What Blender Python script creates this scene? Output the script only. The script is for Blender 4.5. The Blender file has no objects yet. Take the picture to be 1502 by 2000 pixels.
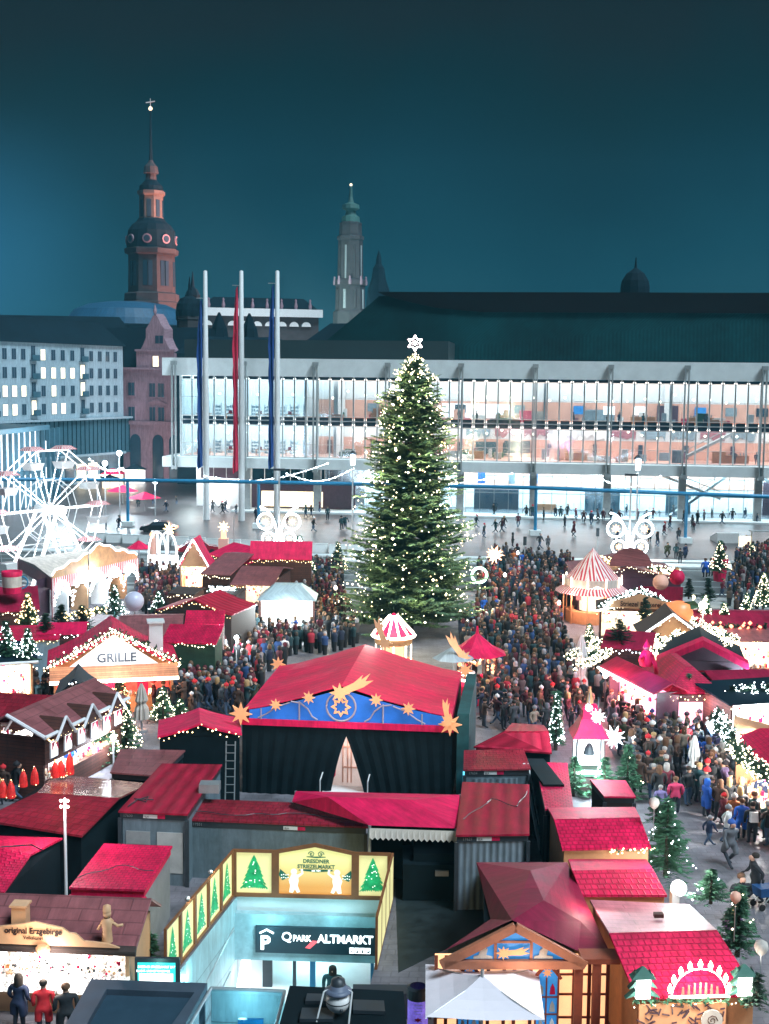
import bpy, math, random
from mathutils import Vector, Matrix, Quaternion
from math import sin, cos, pi, radians, sqrt, atan2
random.seed(7)
S = bpy.context.scene
C = S.collection
# ------------------------------------------------------------ camera
CAM_H, FPX, PITCH, ROLL = 19.5, 2500.0, math.atan(265/2500), radians(.6)
Fv = Vector((0, cos(PITCH), -sin(PITCH)))
_R0 = Vector((1, 0, 0)); _U0 = Vector((0, sin(PITCH), cos(PITCH)))
Rv = _R0*cos(ROLL) + _U0*sin(ROLL); Uv = _U0*cos(ROLL) - _R0*sin(ROLL)
camd = bpy.data.cameras.new('camera'); cam = bpy.data.objects.new('camera', camd); C.objects.link(cam)
camd.sensor_fit = 'VERTICAL'; camd.sensor_height = 24; camd.lens = 30; camd.clip_start = .5; camd.clip_end = 3000
m3 = Matrix((Rv, Uv, -Fv)).transposed()
cam.matrix_world = Matrix.Translation((0, 0, CAM_H)) @ m3.to_4x4()
S.camera = cam
# ------------------------------------------------------------ night sky
W = bpy.data.worlds.new('World'); S.world = W; W.use_nodes = True
nt = W.node_tree; N = nt.nodes; LK = nt.links; N.clear()
def wn(t, **k):
    n = N.new(t)
    for a, b in k.items(): setattr(n, a, b)
    return n
out = wn('ShaderNodeOutputWorld'); bg = wn('ShaderNodeBackground'); bg.inputs[1].default_value = .85
tc = wn('ShaderNodeTexCoord'); sep = wn('ShaderNodeSeparateXYZ'); LK.new(tc.outputs['Generated'], sep.inputs[0])
rmp = wn('ShaderNodeValToRGB'); el = rmp.color_ramp.elements
SKY = [(0.0, (.008, .046, .066)), (.04, (.006, .042, .064)), (.09, (.0025, .030, .048)), (.15, (.001, .016, .026)), (.20, (.0012, .0095, .013)), (.25, (.0045, .0068, .008)), (1.0, (.003, .008, .011))]
el[0].position = SKY[0][0]; el[0].color = (*SKY[0][1], 1); el[1].position = 1; el[1].color = (*SKY[-1][1], 1)
for p, c in SKY[1:-1]:
    e = el.new(p); e.color = (*c, 1)
nz = wn('ShaderNodeTexNoise'); nz.inputs['Scale'].default_value = 5.5; nz.inputs['Detail'].default_value = 4
LK.new(tc.outputs['Generated'], nz.inputs['Vector'])
ma = wn('ShaderNodeMath', operation='MULTIPLY_ADD'); ma.inputs[1].default_value = .13; LK.new(nz.outputs[0], ma.inputs[0])
sb = wn('ShaderNodeMath', operation='SUBTRACT'); sb.inputs[1].default_value = .065; LK.new(sep.outputs[2], sb.inputs[0]); LK.new(sb.outputs[0], ma.inputs[2])
LK.new(ma.outputs[0], rmp.inputs[0])
# a glow of city haze low in the west
vm = wn('ShaderNodeVectorMath', operation='DISTANCE'); vm.inputs[1].default_value = (-.31, .945, .085); LK.new(tc.outputs['Generated'], vm.inputs[0])
mr = wn('ShaderNodeMapRange', interpolation_type='SMOOTHSTEP'); mr.inputs['From Min'].default_value = .13; mr.inputs['From Max'].default_value = 0
LK.new(vm.outputs['Value'], mr.inputs['Value'])
mx = wn('ShaderNodeMix', data_type='RGBA', blend_type='ADD'); mx.clamp_factor = True
mx.inputs['B'].default_value = (.008, .042, .082, 1)
LK.new(mr.outputs[0], mx.inputs['Factor']); LK.new(rmp.outputs[0], mx.inputs['A'])
LK.new(mx.outputs['Result'], bg.inputs[0]); LK.new(bg.outputs[0], out.inputs[0])
# weak light from the town behind the camera
sd = bpy.data.lights.new('town_light', 'SUN'); sd.energy = 2.5; sd.angle = radians(25); sd.color = (.74, .90, 1.0)
sun = bpy.data.objects.new('town_light', sd); C.objects.link(sun)
sun.rotation_euler = Vector((-.52, .42, -.95)).to_track_quat('-Z', 'Y').to_euler()
S.view_settings.view_transform = 'Standard'; S.view_settings.look = 'None'; S.view_settings.exposure = .9; S.view_settings.gamma = 1
cy = S.cycles
cy.use_denoising = True; cy.max_bounces = 5; cy.diffuse_bounces = 2; cy.glossy_bounces = 3; cy.transmission_bounces = 3; cy.transparent_max_bounces = 10
cy.sample_clamp_indirect = 3; cy.sample_clamp_direct = 0; cy.caustics_reflective = False; cy.caustics_refractive = False
try: cy.use_light_tree = True
except Exception: pass

# ------------------------------------------------------------ pixel -> place
def ray(px, py): return Fv*FPX + Rv*(px-751) - Uv*(py-1000)
CP = Vector((0, 0, CAM_H))
def gp(px, py, z=0.0):
    d = ray(px, py); t = (z-CAM_H)/d.z; return CP + d*t
def dp(px, py, Y):
    d = ray(px, py); return CP + d*(Y/d.y)
def proj(p):
    v = Vector(p)-CP; f = v.dot(Fv); return 751+FPX*v.dot(Rv)/f, 1000-FPX*v.dot(Uv)/f
# ------------------------------------------------------------ materials
MT = {}
def mat(name, col=(.5, .5, .5), rough=.7, metal=0, noise=.18, ns=2.0, bump=0, emit=None, es=0, objcol=False, nosample=False, kind=None, p=None, spec=.5):
    if name in MT: return MT[name]
    m = bpy.data.materials.new(name); m.use_nodes = True; t = m.node_tree; n = t.nodes; l = t.links
    b = n['Principled BSDF']; b.inputs['Roughness'].default_value = rough; b.inputs['Metallic'].default_value = metal
    b.inputs['Specular IOR Level'].default_value = spec
    b.inputs['Base Color'].default_value = (*col, 1)
    tc = n.new('ShaderNodeTexCoord')
    base = None
    def rgb(c):
        r = n.new('ShaderNodeRGB'); r.outputs[0].default_value = (*c, 1); return r.outputs[0]
    def mix(f, a, b_, bt='MIX'):
        x = n.new('ShaderNodeMix'); x.data_type = 'RGBA'; x.blend_type = bt
        if isinstance(f, (int, float)): x.inputs['Factor'].default_value = f
        else: l.new(f, x.inputs['Factor'])
        l.new(a, x.inputs['A']); l.new(b_, x.inputs['B']); return x.outputs['Result']
    def vec(s, src='Object', o=(0, 0, 0)):
        mp = n.new('ShaderNodeMapping'); mp.inputs['Scale'].default_value = s; mp.inputs['Location'].default_value = o
        l.new(tc.outputs[src], mp.inputs[0]); return mp.outputs[0]
    h = None
    if kind in ('tiles', 'pavers'):      # uv in metres: u along the eave, v up the slope
        br = n.new('ShaderNodeTexBrick'); l.new(vec((1, 1, 1), 'UV'), br.inputs['Vector'])
        br.inputs['Scale'].default_value = 1; br.inputs['Brick Width'].default_value = p[0]; br.inputs['Row Height'].default_value = p[1]
        br.inputs['Mortar Size'].default_value = .03; br.inputs['Mortar Smooth'].default_value = .6
        br.inputs['Color1'].default_value = (*col, 1); br.inputs['Color2'].default_value = (*[c*.84 for c in col], 1); br.inputs['Mortar'].default_value = (*[c*(.6 if kind == 'tiles' else .72) for c in col], 1)
        base = br.outputs['Color']; h = br.outputs['Fac']
    elif kind == 'ribs':
        wv = n.new('ShaderNodeTexWave'); wv.wave_profile = 'SIN'; wv.inputs['Scale'].default_value = p[0]; wv.inputs['Distortion'].default_value = 0
        l.new(vec((1, 0, 0), 'UV'), wv.inputs['Vector'])
        base = mix(wv.outputs['Fac'], rgb([c*.65 for c in col]), rgb(col)); h = wv.outputs['Fac']
    elif kind == 'stripes':
        wv = n.new('ShaderNodeTexWave'); wv.inputs['Scale'].default_value = p[0]; wv.inputs['Distortion'].default_value = 0
        l.new(vec((1, 0, 0), 'UV'), wv.inputs['Vector'])
        cr = n.new('ShaderNodeMath'); cr.operation = 'GREATER_THAN'; cr.inputs[1].default_value = .5; l.new(wv.outputs['Fac'], cr.inputs[0])
        base = mix(cr.outputs[0], rgb(col), rgb(p[1]))
    elif kind == 'boards':
        br = n.new('ShaderNodeTexBrick'); l.new(vec((1, 1, 1), 'UV'), br.inputs['Vector'])
        br.inputs['Scale'].default_value = 1; br.inputs['Brick Width'].default_value = p[0]; br.inputs['Row Height'].default_value = p[1]; br.inputs['Mortar Size'].default_value = .012
        br.inputs['Color1'].default_value = (*col, 1); br.inputs['Color2'].default_value = (*[c*.7 for c in col], 1); br.inputs['Mortar'].default_value = (*[c*.25 for c in col], 1)
        base = br.outputs['Color']; h = br.outputs['Fac']
    elif kind == 'gradient':   # emissive print: uv v in 0..1
        gr = n.new('ShaderNodeSeparateXYZ'); l.new(tc.outputs['UV'], gr.inputs[0])
        base = mix(gr.outputs[1], rgb(col), rgb(p)); 
    elif kind == 'objcol':
        oi = n.new('ShaderNodeObjectInfo'); base = oi.outputs['Color']
    else: base = rgb(col)
    if noise:
        nn = n.new('ShaderNodeTexNoise'); nn.inputs['Scale'].default_value = ns; nn.inputs['Detail'].default_value = 5; nn.inputs['Roughness'].default_value = .65
        l.new(tc.outputs['Object'], nn.inputs['Vector'])
        r = n.new('ShaderNodeMapRange'); r.inputs['From Min'].default_value = .25; r.inputs['From Max'].default_value = .75
        r.inputs['To Min'].default_value = 1-noise*1.4; r.inputs['To Max'].default_value = 1+noise*.9; l.new(nn.outputs[0], r.inputs[0])
        hs = n.new('ShaderNodeHueSaturation'); l.new(base, hs.inputs['Color']); l.new(r.outputs[0], hs.inputs['Value']); base = hs.outputs[0]
        rr = n.new('ShaderNodeMapRange'); rr.inputs['To Min'].default_value = max(.05, rough-.12); rr.inputs['To Max'].default_value = min(1, rough+.12); l.new(nn.outputs[0], rr.inputs[0]); l.new(rr.outputs[0], b.inputs['Roughness'])
        if bump and h is None: h = nn.outputs[0]
    if kind in ('tiles', 'ribs', 'boards') or 'tarpaulin' in name or 'canvas' in name or 'render' in name or 'container' in name:   # streaks of dirt and wear
        n2 = n.new('ShaderNodeTexNoise'); n2.inputs['Scale'].default_value = 1.0; n2.inputs['Detail'].default_value = 6; n2.inputs['Roughness'].default_value = .7; l.new(vec((3.2, .55, 1), 'UV'), n2.inputs['Vector'])
        r2 = n.new('ShaderNodeMapRange'); r2.inputs['From Min'].default_value = .3; r2.inputs['From Max'].default_value = .7; r2.inputs['To Min'].default_value = .62; r2.inputs['To Max'].default_value = 1.12; l.new(n2.outputs[0], r2.inputs[0])
        h2 = n.new('ShaderNodeHueSaturation'); l.new(base, h2.inputs['Color']); l.new(r2.outputs[0], h2.inputs['Value']); base = h2.outputs[0]
    l.new(base, b.inputs['Base Color'])
    if bump and h is not None:
        bp = n.new('ShaderNodeBump'); bp.inputs['Strength'].default_value = bump; bp.inputs['Distance'].default_value = .04; l.new(h, bp.inputs['Height']); l.new(bp.outputs[0], b.inputs['Normal'])
    if es:
        if emit is None: l.new(base, b.inputs['Emission Color'])
        else: b.inputs['Emission Color'].default_value = (*emit, 1)
        b.inputs['Emission Strength'].default_value = es
    if nosample: m.cycles.emission_sampling = 'NONE'
    MT[name] = m; return m
def glassmat(name, tint=(.8, .9, .95), clear=.8):
    m = bpy.data.materials.new(name); m.use_nodes = True; t = m.node_tree; n = t.nodes; l = t.links; n.clear()
    o = n.new('ShaderNodeOutputMaterial'); x = n.new('ShaderNodeMixShader'); x.inputs[0].default_value = 1-clear
    a = n.new('ShaderNodeBsdfTransparent'); a.inputs[0].default_value = (*tint, 1); g = n.new('ShaderNodeBsdfGlossy'); g.inputs['Roughness'].default_value = .08; g.inputs[0].default_value = (.8, .9, 1, 1)
    l.new(a.outputs[0], x.inputs[1]); l.new(g.outputs[0], x.inputs[2]); l.new(x.outputs[0], o.inputs[0]); MT[name] = m; return m
RED = (.76, .010, .088)
M = dict(
 tile=mat('red_tiles', RED, .55, kind='tiles', p=(.22, .2), bump=.6, noise=.34, ns=1.3, spec=.2),
 tile_dk=mat('dull_red_tiles', (.34, .016, .038), .5, spec=.3, kind='tiles', p=(.32, .3), bump=.6, noise=.4, ns=.9),
 ribred=mat('red_ribbed_sheet', (.44, .016, .05), .5, kind='ribs', p=(.52,), bump=.5, noise=.22, ns=1.0, spec=.15),
 tarp=mat('red_tarpaulin', (.76, .010, .095), .6, spec=.25, noise=.26, ns=1.1, bump=.7),
 tarp_dk=mat('wine_red_tarpaulin', (.34, .008, .05), .6, spec=.25, noise=.3, ns=.9, bump=.6),
 mauve=mat('mauve_felt', (.30, .10, .11), .5, kind='tiles', p=(1.0, .5), bump=.3, noise=.25, ns=.8),
 pale=mat('pale_pink_felt', (.50, .20, .24), .45, kind='tiles', p=(2.2, .55), bump=.2, noise=.18, ns=.8),
 wood=mat('brown_boards', (.11, .036, .026), .7, kind='boards', p=(3.0, .16), bump=.3),
 wood_lt=mat('light_wood', (.55, .26, .12), .6, noise=.15, ns=3), wood_dk=mat('dark_wood', (.045, .03, .028), .75, noise=.2, ns=3),
 ply=mat('plywood', (.62, .36, .20), .6, noise=.1, ns=2), snow=mat('snow_trim', (.72, .74, .78), .9, noise=.08, ns=4, bump=.3),
 cont=mat('container_grey', (.14, .20, .24), .55, noise=.22, ns=1.1), contrib=mat('container_ribbed', (.22, .28, .33), .5, kind='ribs', p=(1.3,), bump=.8, noise=.12),
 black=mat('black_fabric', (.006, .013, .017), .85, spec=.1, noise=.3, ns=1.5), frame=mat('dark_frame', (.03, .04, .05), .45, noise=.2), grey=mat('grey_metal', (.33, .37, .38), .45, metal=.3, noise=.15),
 white=mat('white_paint', (.66, .69, .70), .6, noise=.06), mull=mat('mullion_grey', (.50, .54, .55), .5), cream=mat('cream_canvas', (.66, .60, .54), .8, noise=.1, ns=2), steel=mat('galvanised', (.45, .48, .5), .4, metal=.6, noise=.15),
 concrete=mat('concrete', (.36, .38, .38), .85, noise=.2, ns=1.4, bump=.2), concrete_lt=mat('pale_concrete', (.70, .77, .78), .8, noise=.1, ns=.6),
 green=mat('fir_green', (.05, .16, .085), .8, noise=.45, ns=.8), green_dk=mat('hedge_green', (.02, .06, .035), .85, noise=.4, ns=2), bark=mat('bark', (.06, .04, .03), .9, bump=.5),
 bulb=mat('warm_bulb', (1, .9, .7), .5, noise=0, emit=(1, .86, .58), es=7, nosample=True), bulbc=mat('cold_bulb', (.9, .95, 1), .5, noise=0, emit=(.82, .94, 1), es=8, nosample=True),
 bulbg=mat('golden_bulb', (1, .8, .4), .5, noise=0, emit=(1, .70, .32), es=5, nosample=True), bulbr=mat('red_bulb', (1, .2, .1), .5, noise=0, emit=(1, .22, .12), es=3, nosample=True),
 tube=mat('light_tube', (1, 1, 1), .5, noise=0, emit=(.92, .95, 1), es=1.6), tubew=mat('warm_light_tube', (1, 1, 1), .5, noise=0, emit=(1, .82, .62), es=3.5),
 tubeg=mat('green_white_tube', (1, 1, 1), .5, noise=0, emit=(.8, 1, .72), es=3.5),
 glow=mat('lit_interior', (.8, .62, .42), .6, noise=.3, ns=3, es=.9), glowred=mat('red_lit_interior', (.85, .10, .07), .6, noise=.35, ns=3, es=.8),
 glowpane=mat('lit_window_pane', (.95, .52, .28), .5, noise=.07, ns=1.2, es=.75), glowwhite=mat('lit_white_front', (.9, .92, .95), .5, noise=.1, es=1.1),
 orange=mat('orange_star_board', (.80, .36, .16), .6, noise=.08, es=.22), blue=mat('blue_board', (.012, .11, .42), .5, noise=.25, ns=.7, es=.35), bluelit=mat('blue_picture', (.03, .2, .5), .5, noise=.25, ns=1.5, es=.5),
 skin=mat('skin', (.50, .28, .20), .6, noise=.05), coat=mat('coat_cloth', kind='objcol', rough=.8, noise=.15, ns=5), trousers=mat('dark_trousers', (.02, .026, .04), .85, noise=.2), jeans=mat('blue_jeans', (.05, .09, .16), .85), hair_dk=mat('dark_hair', (.03, .02, .015), .7), 
 asphalt=mat('asphalt', (.075, .095, .10), .55, noise=.3, ns=.35, bump=.1), copper=mat('dark_copper', (.003, .018, .022), .7, kind=None, noise=.35, ns=.12),
 slate=mat('slate_roof', (.006, .018, .028), .85, spec=.1, noise=.3, ns=.2), stone_dk=mat('dark_sandstone', (.045, .04, .045), .85, noise=.35, ns=.5, bump=.2), pinkstone=mat('pink_render', (.32, .21, .26), .85, noise=.12, ns=.4), plaster=mat('pale_render', (.30, .41, .48), .9, noise=.1, ns=.3),
 arcade=mat('teal_panels', (.035, .10, .14), .5, noise=.2), maroon=mat('maroon_panels', (.09, .045, .07), .4, noise=.2), pane_dk=mat('dark_pane', (.03, .06, .09), .15, noise=.1), pane_warm=mat('warm_lit_pane', (.9, .75, .5), .4, noise=.3, ns=1.5, es=1.3),
 pipe=mat('blue_pipe', (.02, .22, .42), .4, noise=.1), salmon=mat('salmon_wall', (.84, .46, .35), .6, noise=.12, ns=.5), iwhite=mat('interior_white', (.85, .87, .87), .7, noise=.06), shelf=mat('shelf_grey', (.25, .33, .38), .6, noise=.3, ns=2),
 ceil=mat('ceiling_light', (1, 1, 1), .5, noise=0, emit=(.85, .97, 1), es=2.6), ceilw=mat('warm_ceiling_light', (1, 1, 1), .5, noise=0, emit=(1, .88, .82), es=2.3),
 gold=mat('golden_ornament', (.45, .26, .12), .5, noise=.3, ns=2, es=.12), carred=mat('car_paint_red', (.3, .01, .03), .25, noise=0), carblk=mat('car_paint_black', (.01, .015, .02), .2, noise=0), tyre=mat('tyre', (.01, .01, .01), .8),
)
glassmat('clear_glass'); M['glass'] = MT['clear_glass']; M['starglow'] = mat('orange_star_glow', (1, .6, .3), .5, noise=0, emit=(1, .50, .22), es=1.3)
M['cyanwall'] = mat('pale_wall_tiles', (.42, .62, .66), .45, kind='boards', p=(2.4, 1.2), noise=.15, ns=.8, bump=.1)
M['paving'] = mat('stone_paving', (.065, .058, .062), .38, kind='pavers', p=(2.4, 1.6), noise=.35, ns=.22, bump=.15)
M['marketfloor'] = mat('trodden_paving', (.17, .165, .19), .6, kind='pavers', p=(.6, .4), noise=.45, ns=.7, bump=.35)
M['redwhite'] = mat('red_white_stripes', (.55, .03, .05), .7, kind='stripes', p=(1.05, (.75, .70, .70)), noise=.06)
M['shelfy'] = mat('goods_mixed', (.6, .55, .5), .6, noise=.9, ns=3, es=.25)

# ------------------------------------------------------------ geometry
class MB:
    def __init__(s): s.v = []; s.f = []; s.uv = []; s.mi = []
    def face(s, pts, m=0, uv=None):
        i = len(s.v); s.v += [tuple(p) for p in pts]; s.f.append(tuple(range(i, i+len(pts)))); s.mi.append(m)
        if uv is None:
            a = Vector(pts[0]); b = Vector(pts[1]); d = Vector(pts[-1])
            w = (b-a).length; h = (d-a).length; uv = [(0, 0), (w, 0), (w, h), (0, h)] if len(pts) == 4 else [((Vector(q)-a).dot((b-a).normalized() if w else Vector((1, 0, 0))), (Vector(q)-a).z) for q in pts]
        s.uv.append(uv); return s
    def hexa(s, b, t, m=0):   # bottom 4, top 4 (ccw from above)
        n = len(b)
        s.face(list(reversed(b)), m); s.face(t, m)
        for i in range(n):
            j = (i+1) % n; s.face([b[i], b[j], t[j], t[i]], m)
        return s
    def box(s, x0, x1, y0, y1, z0, z1, m=0):
        return s.hexa([(x0, y0, z0), (x1, y0, z0), (x1, y1, z0), (x0, y1, z0)], [(x0, y0, z1), (x1, y0, z1), (x1, y1, z1), (x0, y1, z1)], m)
    def prism(s, pts, z0, z1, m=0):
        return s.hexa([(p[0], p[1], z0) for p in pts], [(p[0], p[1], z1) for p in pts], m)
    def vplate(s, pts, y0, y1, m=0):   # outline in x,z (ccw seen from the front), thickness in y
        n = len(pts); a = [(p[0], y0, p[1]) for p in pts]; b = [(p[0], y1, p[1]) for p in pts]
        s.face(a, m); s.face(list(reversed(b)), m)
        for i in range(n):
            j = (i+1) % n; s.face([a[j], a[i], b[i], b[j]], m)
        return s
    def slab(s, pts, t, m=0):   # thick sheet below a (possibly sloping) polygon
        a = [Vector(p) for p in pts]; b = [p-Vector((0, 0, t)) for p in a]
        s.face(a, m); s.face(list(reversed(b)), m)
        for i in range(len(a)):
            j = (i+1) % len(a); s.face([b[i], b[j], a[j], a[i]], m)
        return s
    def tube(s, pts, r, n=6, m=0, r2=None, cap=True):
        pts = [Vector(p) for p in pts]; rings = []; k0 = len(s.v)
        for i, p in enumerate(pts):
            d = (pts[min(i+1, len(pts)-1)]-pts[max(i-1, 0)]).normalized()
            u = d.cross(Vector((0, 0, 1)));
            if u.length < .05: u = Vector((1, 0, 0))
            u.normalize(); w = u.cross(d); rr = r if r2 is None else r+(r2-r)*i/max(1, len(pts)-1)
            for k in range(n):
                a = 2*pi*k/n; s.v.append(tuple(p+(u*cos(a)+w*sin(a))*rr))
        for i in range(len(pts)-1):
            for k in range(n):
                q = (k+1) % n; s.f.append((k0+i*n+k, k0+i*n+q, k0+(i+1)*n+q, k0+(i+1)*n+k)); s.mi.append(m); s.uv.append([(k/n, i), (q/n, i), (q/n, i+1), (k/n, i+1)])
        if cap:
            for i in (0, len(pts)-1):
                s.f.append(tuple(k0+i*n+k for k in range(n))); s.mi.append(m); s.uv.append([(0, 0)]*n)
        return s
    def lathe(s, prof, n=12, c=(0, 0, 0), m=0, a0=0.0):
        k0 = len(s.v); u0 = 0
        for (r, z) in prof:
            for k in range(n):
                a = 2*pi*k/n+a0; s.v.append((c[0]+r*cos(a), c[1]+r*sin(a), c[2]+z))
        for i in range(len(prof)-1):
            for k in range(n):
                q = (k+1) % n; s.f.append((k0+i*n+k, k0+i*n+q, k0+(i+1)*n+q, k0+(i+1)*n+k)); s.mi.append(m)
                L = 2*pi*max(prof[i][0], prof[i+1][0])/n; s.uv.append([(k*L, prof[i][1]), ((k+1)*L, prof[i][1]), ((k+1)*L, prof[i+1][1]), (k*L, prof[i+1][1])])
        return s
    def ball(s, c, r, m=0, n=8, h=5):
        return s.lathe([(max(1e-4, r*sin(pi*i/h)), -r*cos(pi*i/h)) for i in range(h+1)], n, c, m)
    def gem(s, c, r, m=0):   # a tiny bulb
        k = len(s.v); x, y, z = c
        s.v += [(x+r, y, z), (x, y+r, z), (x-r, y, z), (x, y-r, z), (x, y, z+r), (x, y, z-r)]
        for a, b in ((0, 1), (1, 2), (2, 3), (3, 0)):
            s.f.append((k+a, k+b, k+4)); s.f.append((k+b, k+a, k+5)); s.mi += [m, m]; s.uv += [[(0, 0)]*3]*2
        return s
    def bar(s, a, b, w, h=None, m=0):
        a = Vector(a); b = Vector(b); h = h or w; d = (b-a).normalized(); u = d.cross(Vector((0, 0, 1)))
        if u.length < .05: u = Vector((1, 0, 0))
        u.normalize(); v = u.cross(d)
        f = lambda p: [p-u*w/2-v*h/2, p+u*w/2-v*h/2, p+u*w/2+v*h/2, p-u*w/2+v*h/2]
        A = f(a); B = f(b); s.face(list(reversed(A)), m); s.face(B, m)
        for i in range(4):
            j = (i+1) % 4; s.face([A[i], A[j], B[j], B[i]], m)
        return s
    def build(s, name, mats, parent=None, smooth=False, loc=None):
        me = bpy.data.meshes.new(name); off = Vector((0, 0, 0)); o = bpy.data.objects.new(name, me)
        if parent is not None:
            r = parent
            while r.parent: r = r.parent
            off = ORG.get(r.name, off)
        elif loc is not None: off = Vector(loc); o.location = off; ORG[o.name] = off
        vs = [(a-off.x, b-off.y, c-off.z) for a, b, c in s.v] if off.length else s.v
        me.from_pydata(vs, [], s.f)
        for q in (mats if isinstance(mats, (list, tuple)) else [mats]): me.materials.append(M[q] if isinstance(q, str) else q)
        uvl = me.uv_layers.new(name='uv'); d = [c for f in s.uv for p in f for c in p]
        if len(d) == 2*len(me.loops): uvl.data.foreach_set('uv', d)
        me.polygons.foreach_set('material_index', s.mi)
        if smooth: me.polygons.foreach_set('use_smooth', [True]*len(me.polygons))
        me.update(); C.objects.link(o)
        if parent is not None: o.parent = parent
        return o
ORG = {}
def tag(o, label=None, cat=None, group=None, kind=None):
    for k, v in (('label', label), ('category', cat), ('group', group), ('kind', kind)):
        if v: o[k] = v
    return o
def thing(name, label, cat, loc=(0, 0, 0), rz=0, group=None, world=False):
    o = bpy.data.objects.new(name, None); C.objects.link(o); o.location = loc; o.rotation_euler = (0, 0, rz); o.empty_display_size = .3
    if world: ORG[o.name] = Vector(loc)
    return tag(o, label, cat, group)
def kids(o): return list(KID.get(o.name, ())) or [c for c in C.objects if c.parent == o]
KID = {}
def copy_tree(o, parent=None, loc=None, rz=None, sc=None):
    c = o.copy(); C.objects.link(c); c.parent = parent
    if loc is not None: c.location = loc
    if rz is not None: c.rotation_euler = (0, 0, rz)
    if sc is not None: c.scale = (sc, sc, sc)
    if o.name not in KID: KID[o.name] = [x for x in C.objects if x.parent == o]
    for ch in KID[o.name]: copy_tree(ch, c)
    return c
def lamp(p, w, col=(1, .85, .7), r=.12):
    d = bpy.data.lights.new('lamp', 'POINT'); d.energy = w*.74; d.color = col; d.shadow_soft_size = r
    o = bpy.data.objects.new('lamp', d); C.objects.link(o); o.location = p; return o
def spot(p, at, w, col, ang=40, r=.3):
    d = bpy.data.lights.new('spotlight', 'SPOT'); d.energy = w; d.color = col; d.spot_size = radians(ang); d.spot_blend = .6; d.shadow_soft_size = r
    o = bpy.data.objects.new('spotlight', d); C.objects.link(o); o.location = p; o.rotation_euler = (Vector(at)-Vector(p)).to_track_quat('-Z', 'Y').to_euler(); return o
def star(n, R, r, cx=0, cz=0, a0=pi/2):
    return [(cx+(R if i % 2 == 0 else r)*cos(a0+pi*i/n), cz+(R if i % 2 == 0 else r)*sin(a0+pi*i/n)) for i in range(2*n)]
def text(s_, size, m, parent, loc, rot=(pi/2, 0, 0), ext=.01, bold=.0, name='lettering', align='CENTER', sx=1.0):
    cu = bpy.data.curves.new('t', 'FONT'); cu.body = s_; cu.size = size; cu.extrude = ext; cu.offset = bold; cu.align_x = align; cu.resolution_u = 3
    o = bpy.data.objects.new('t', cu); C.objects.link(o)
    me = bpy.data.meshes.new_from_object(o.evaluated_get(bpy.context.evaluated_depsgraph_get())); bpy.data.objects.remove(o)
    me.materials.clear(); me.materials.append(M[m] if isinstance(m, str) else m)
    t = bpy.data.objects.new(name, me); C.objects.link(t); t.parent = parent; t.location = loc; t.rotation_euler = rot; t.scale = (sx, 1, 1); return t
FOOT = []   # plan outlines nobody may stand in
def inside(p, poly):
    r = False; j = len(poly)-1
    for i in range(len(poly)):
        a, b = poly[i], poly[j]
        if (a[1] > p[1]) != (b[1] > p[1]) and p[0] < (b[0]-a[0])*(p[1]-a[1])/(b[1]-a[1])+a[0]: r = not r
        j = i
    return r
def side2(a, b, t=0): return Vector((b[0]-a[0], b[1]-a[1]))
# ============================================================ SETTING
g = MB(); g.face([(-900, -100, 0), (900, -100, 0), (900, 1500, 0), (-900, 1500, 0)])
PIT = [gp(463, 1750), gp(762, 1758), gp(727, 1935), gp(345, 1905)]   # corners of the garage stairs, far left first
PIT = [(p.x, p.y) for p in PIT]
# the ground has a real opening where the garage stairs go down
xs0, xs1 = min(p[0] for p in PIT), max(p[0] for p in PIT)
g = MB(); BIG = 900
def gquad(a, b, c, d): g.face([(p[0], p[1], 0) for p in (a, b, c, d)])
FLp, FRp, NRp, NLp = PIT; NRp = (NRp[0]-.6, NRp[1]-5); NLp = (NLp[0]-1.0, NLp[1]-5)
gquad((-BIG, FLp[1]), (FLp[0], FLp[1]), (FLp[0], 1500), (-BIG, 1500)); gquad((FLp[0], FLp[1]), (FRp[0], FRp[1]), (FRp[0], 1500), (FLp[0], 1500)); gquad((FRp[0], FRp[1]), (BIG, FRp[1]), (BIG, 1500), (FRp[0], 1500))
gquad((-BIG, -100), (NLp[0], -100), (NLp[0], NLp[1]), (-BIG, NLp[1])); gquad((NLp[0], -100), (NRp[0], -100), (NRp[0], NRp[1]), (NLp[0], NLp[1])); gquad((NRp[0], -100), (BIG, -100), (BIG, NRp[1]), (NRp[0], NRp[1]))
gquad((-BIG, NLp[1]), (NLp[0], NLp[1]), (FLp[0], FLp[1]), (-BIG, FLp[1])); gquad((NRp[0], NRp[1]), (BIG, NRp[1]), (BIG, FRp[1]), (FRp[0], FRp[1]))
tag(g.build('ground', 'marketfloor'), kind='structure')
RA = radians(-3.0)
def rp(x, y, z=0):    # street frame: x along the street, y away from the camera
    return (x*cos(RA)-(y-130)*sin(RA), 130+x*sin(RA)+(y-130)*cos(RA), z)
def strip(name, x0, x1, y0, y1, z, m, kind='structure', lift=0):
    b = MB(); b.hexa([rp(x0, y0, -.05), rp(x1, y0, -.05), rp(x1, y1, -.05), rp(x0, y1, -.05)], [rp(x0, y0, z), rp(x1, y0, z), rp(x1, y1, z), rp(x0, y1, z)]); return tag(b.build(name, m), kind=kind)
strip('road', -300, 300, 116, 137, .006, 'asphalt')
strip('pavement', -300, 300, 138.5, 238, .12, 'paving')
strip('kerb', -300, 300, 137, 138.5, .14, 'concrete_lt')
b = MB()
for y, w in ((117.0, .35), (121.2, .12), (124.6, .12), (131.5, .12), (134.2, .12)):
    b.hexa([rp(-200, y, .004), rp(200, y, .004), rp(200, y+w, .004), rp(-200, y+w, .004)], [rp(-200, y, .012), rp(200, y, .012), rp(200, y+w, .012), rp(-200, y+w, .012)])
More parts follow.
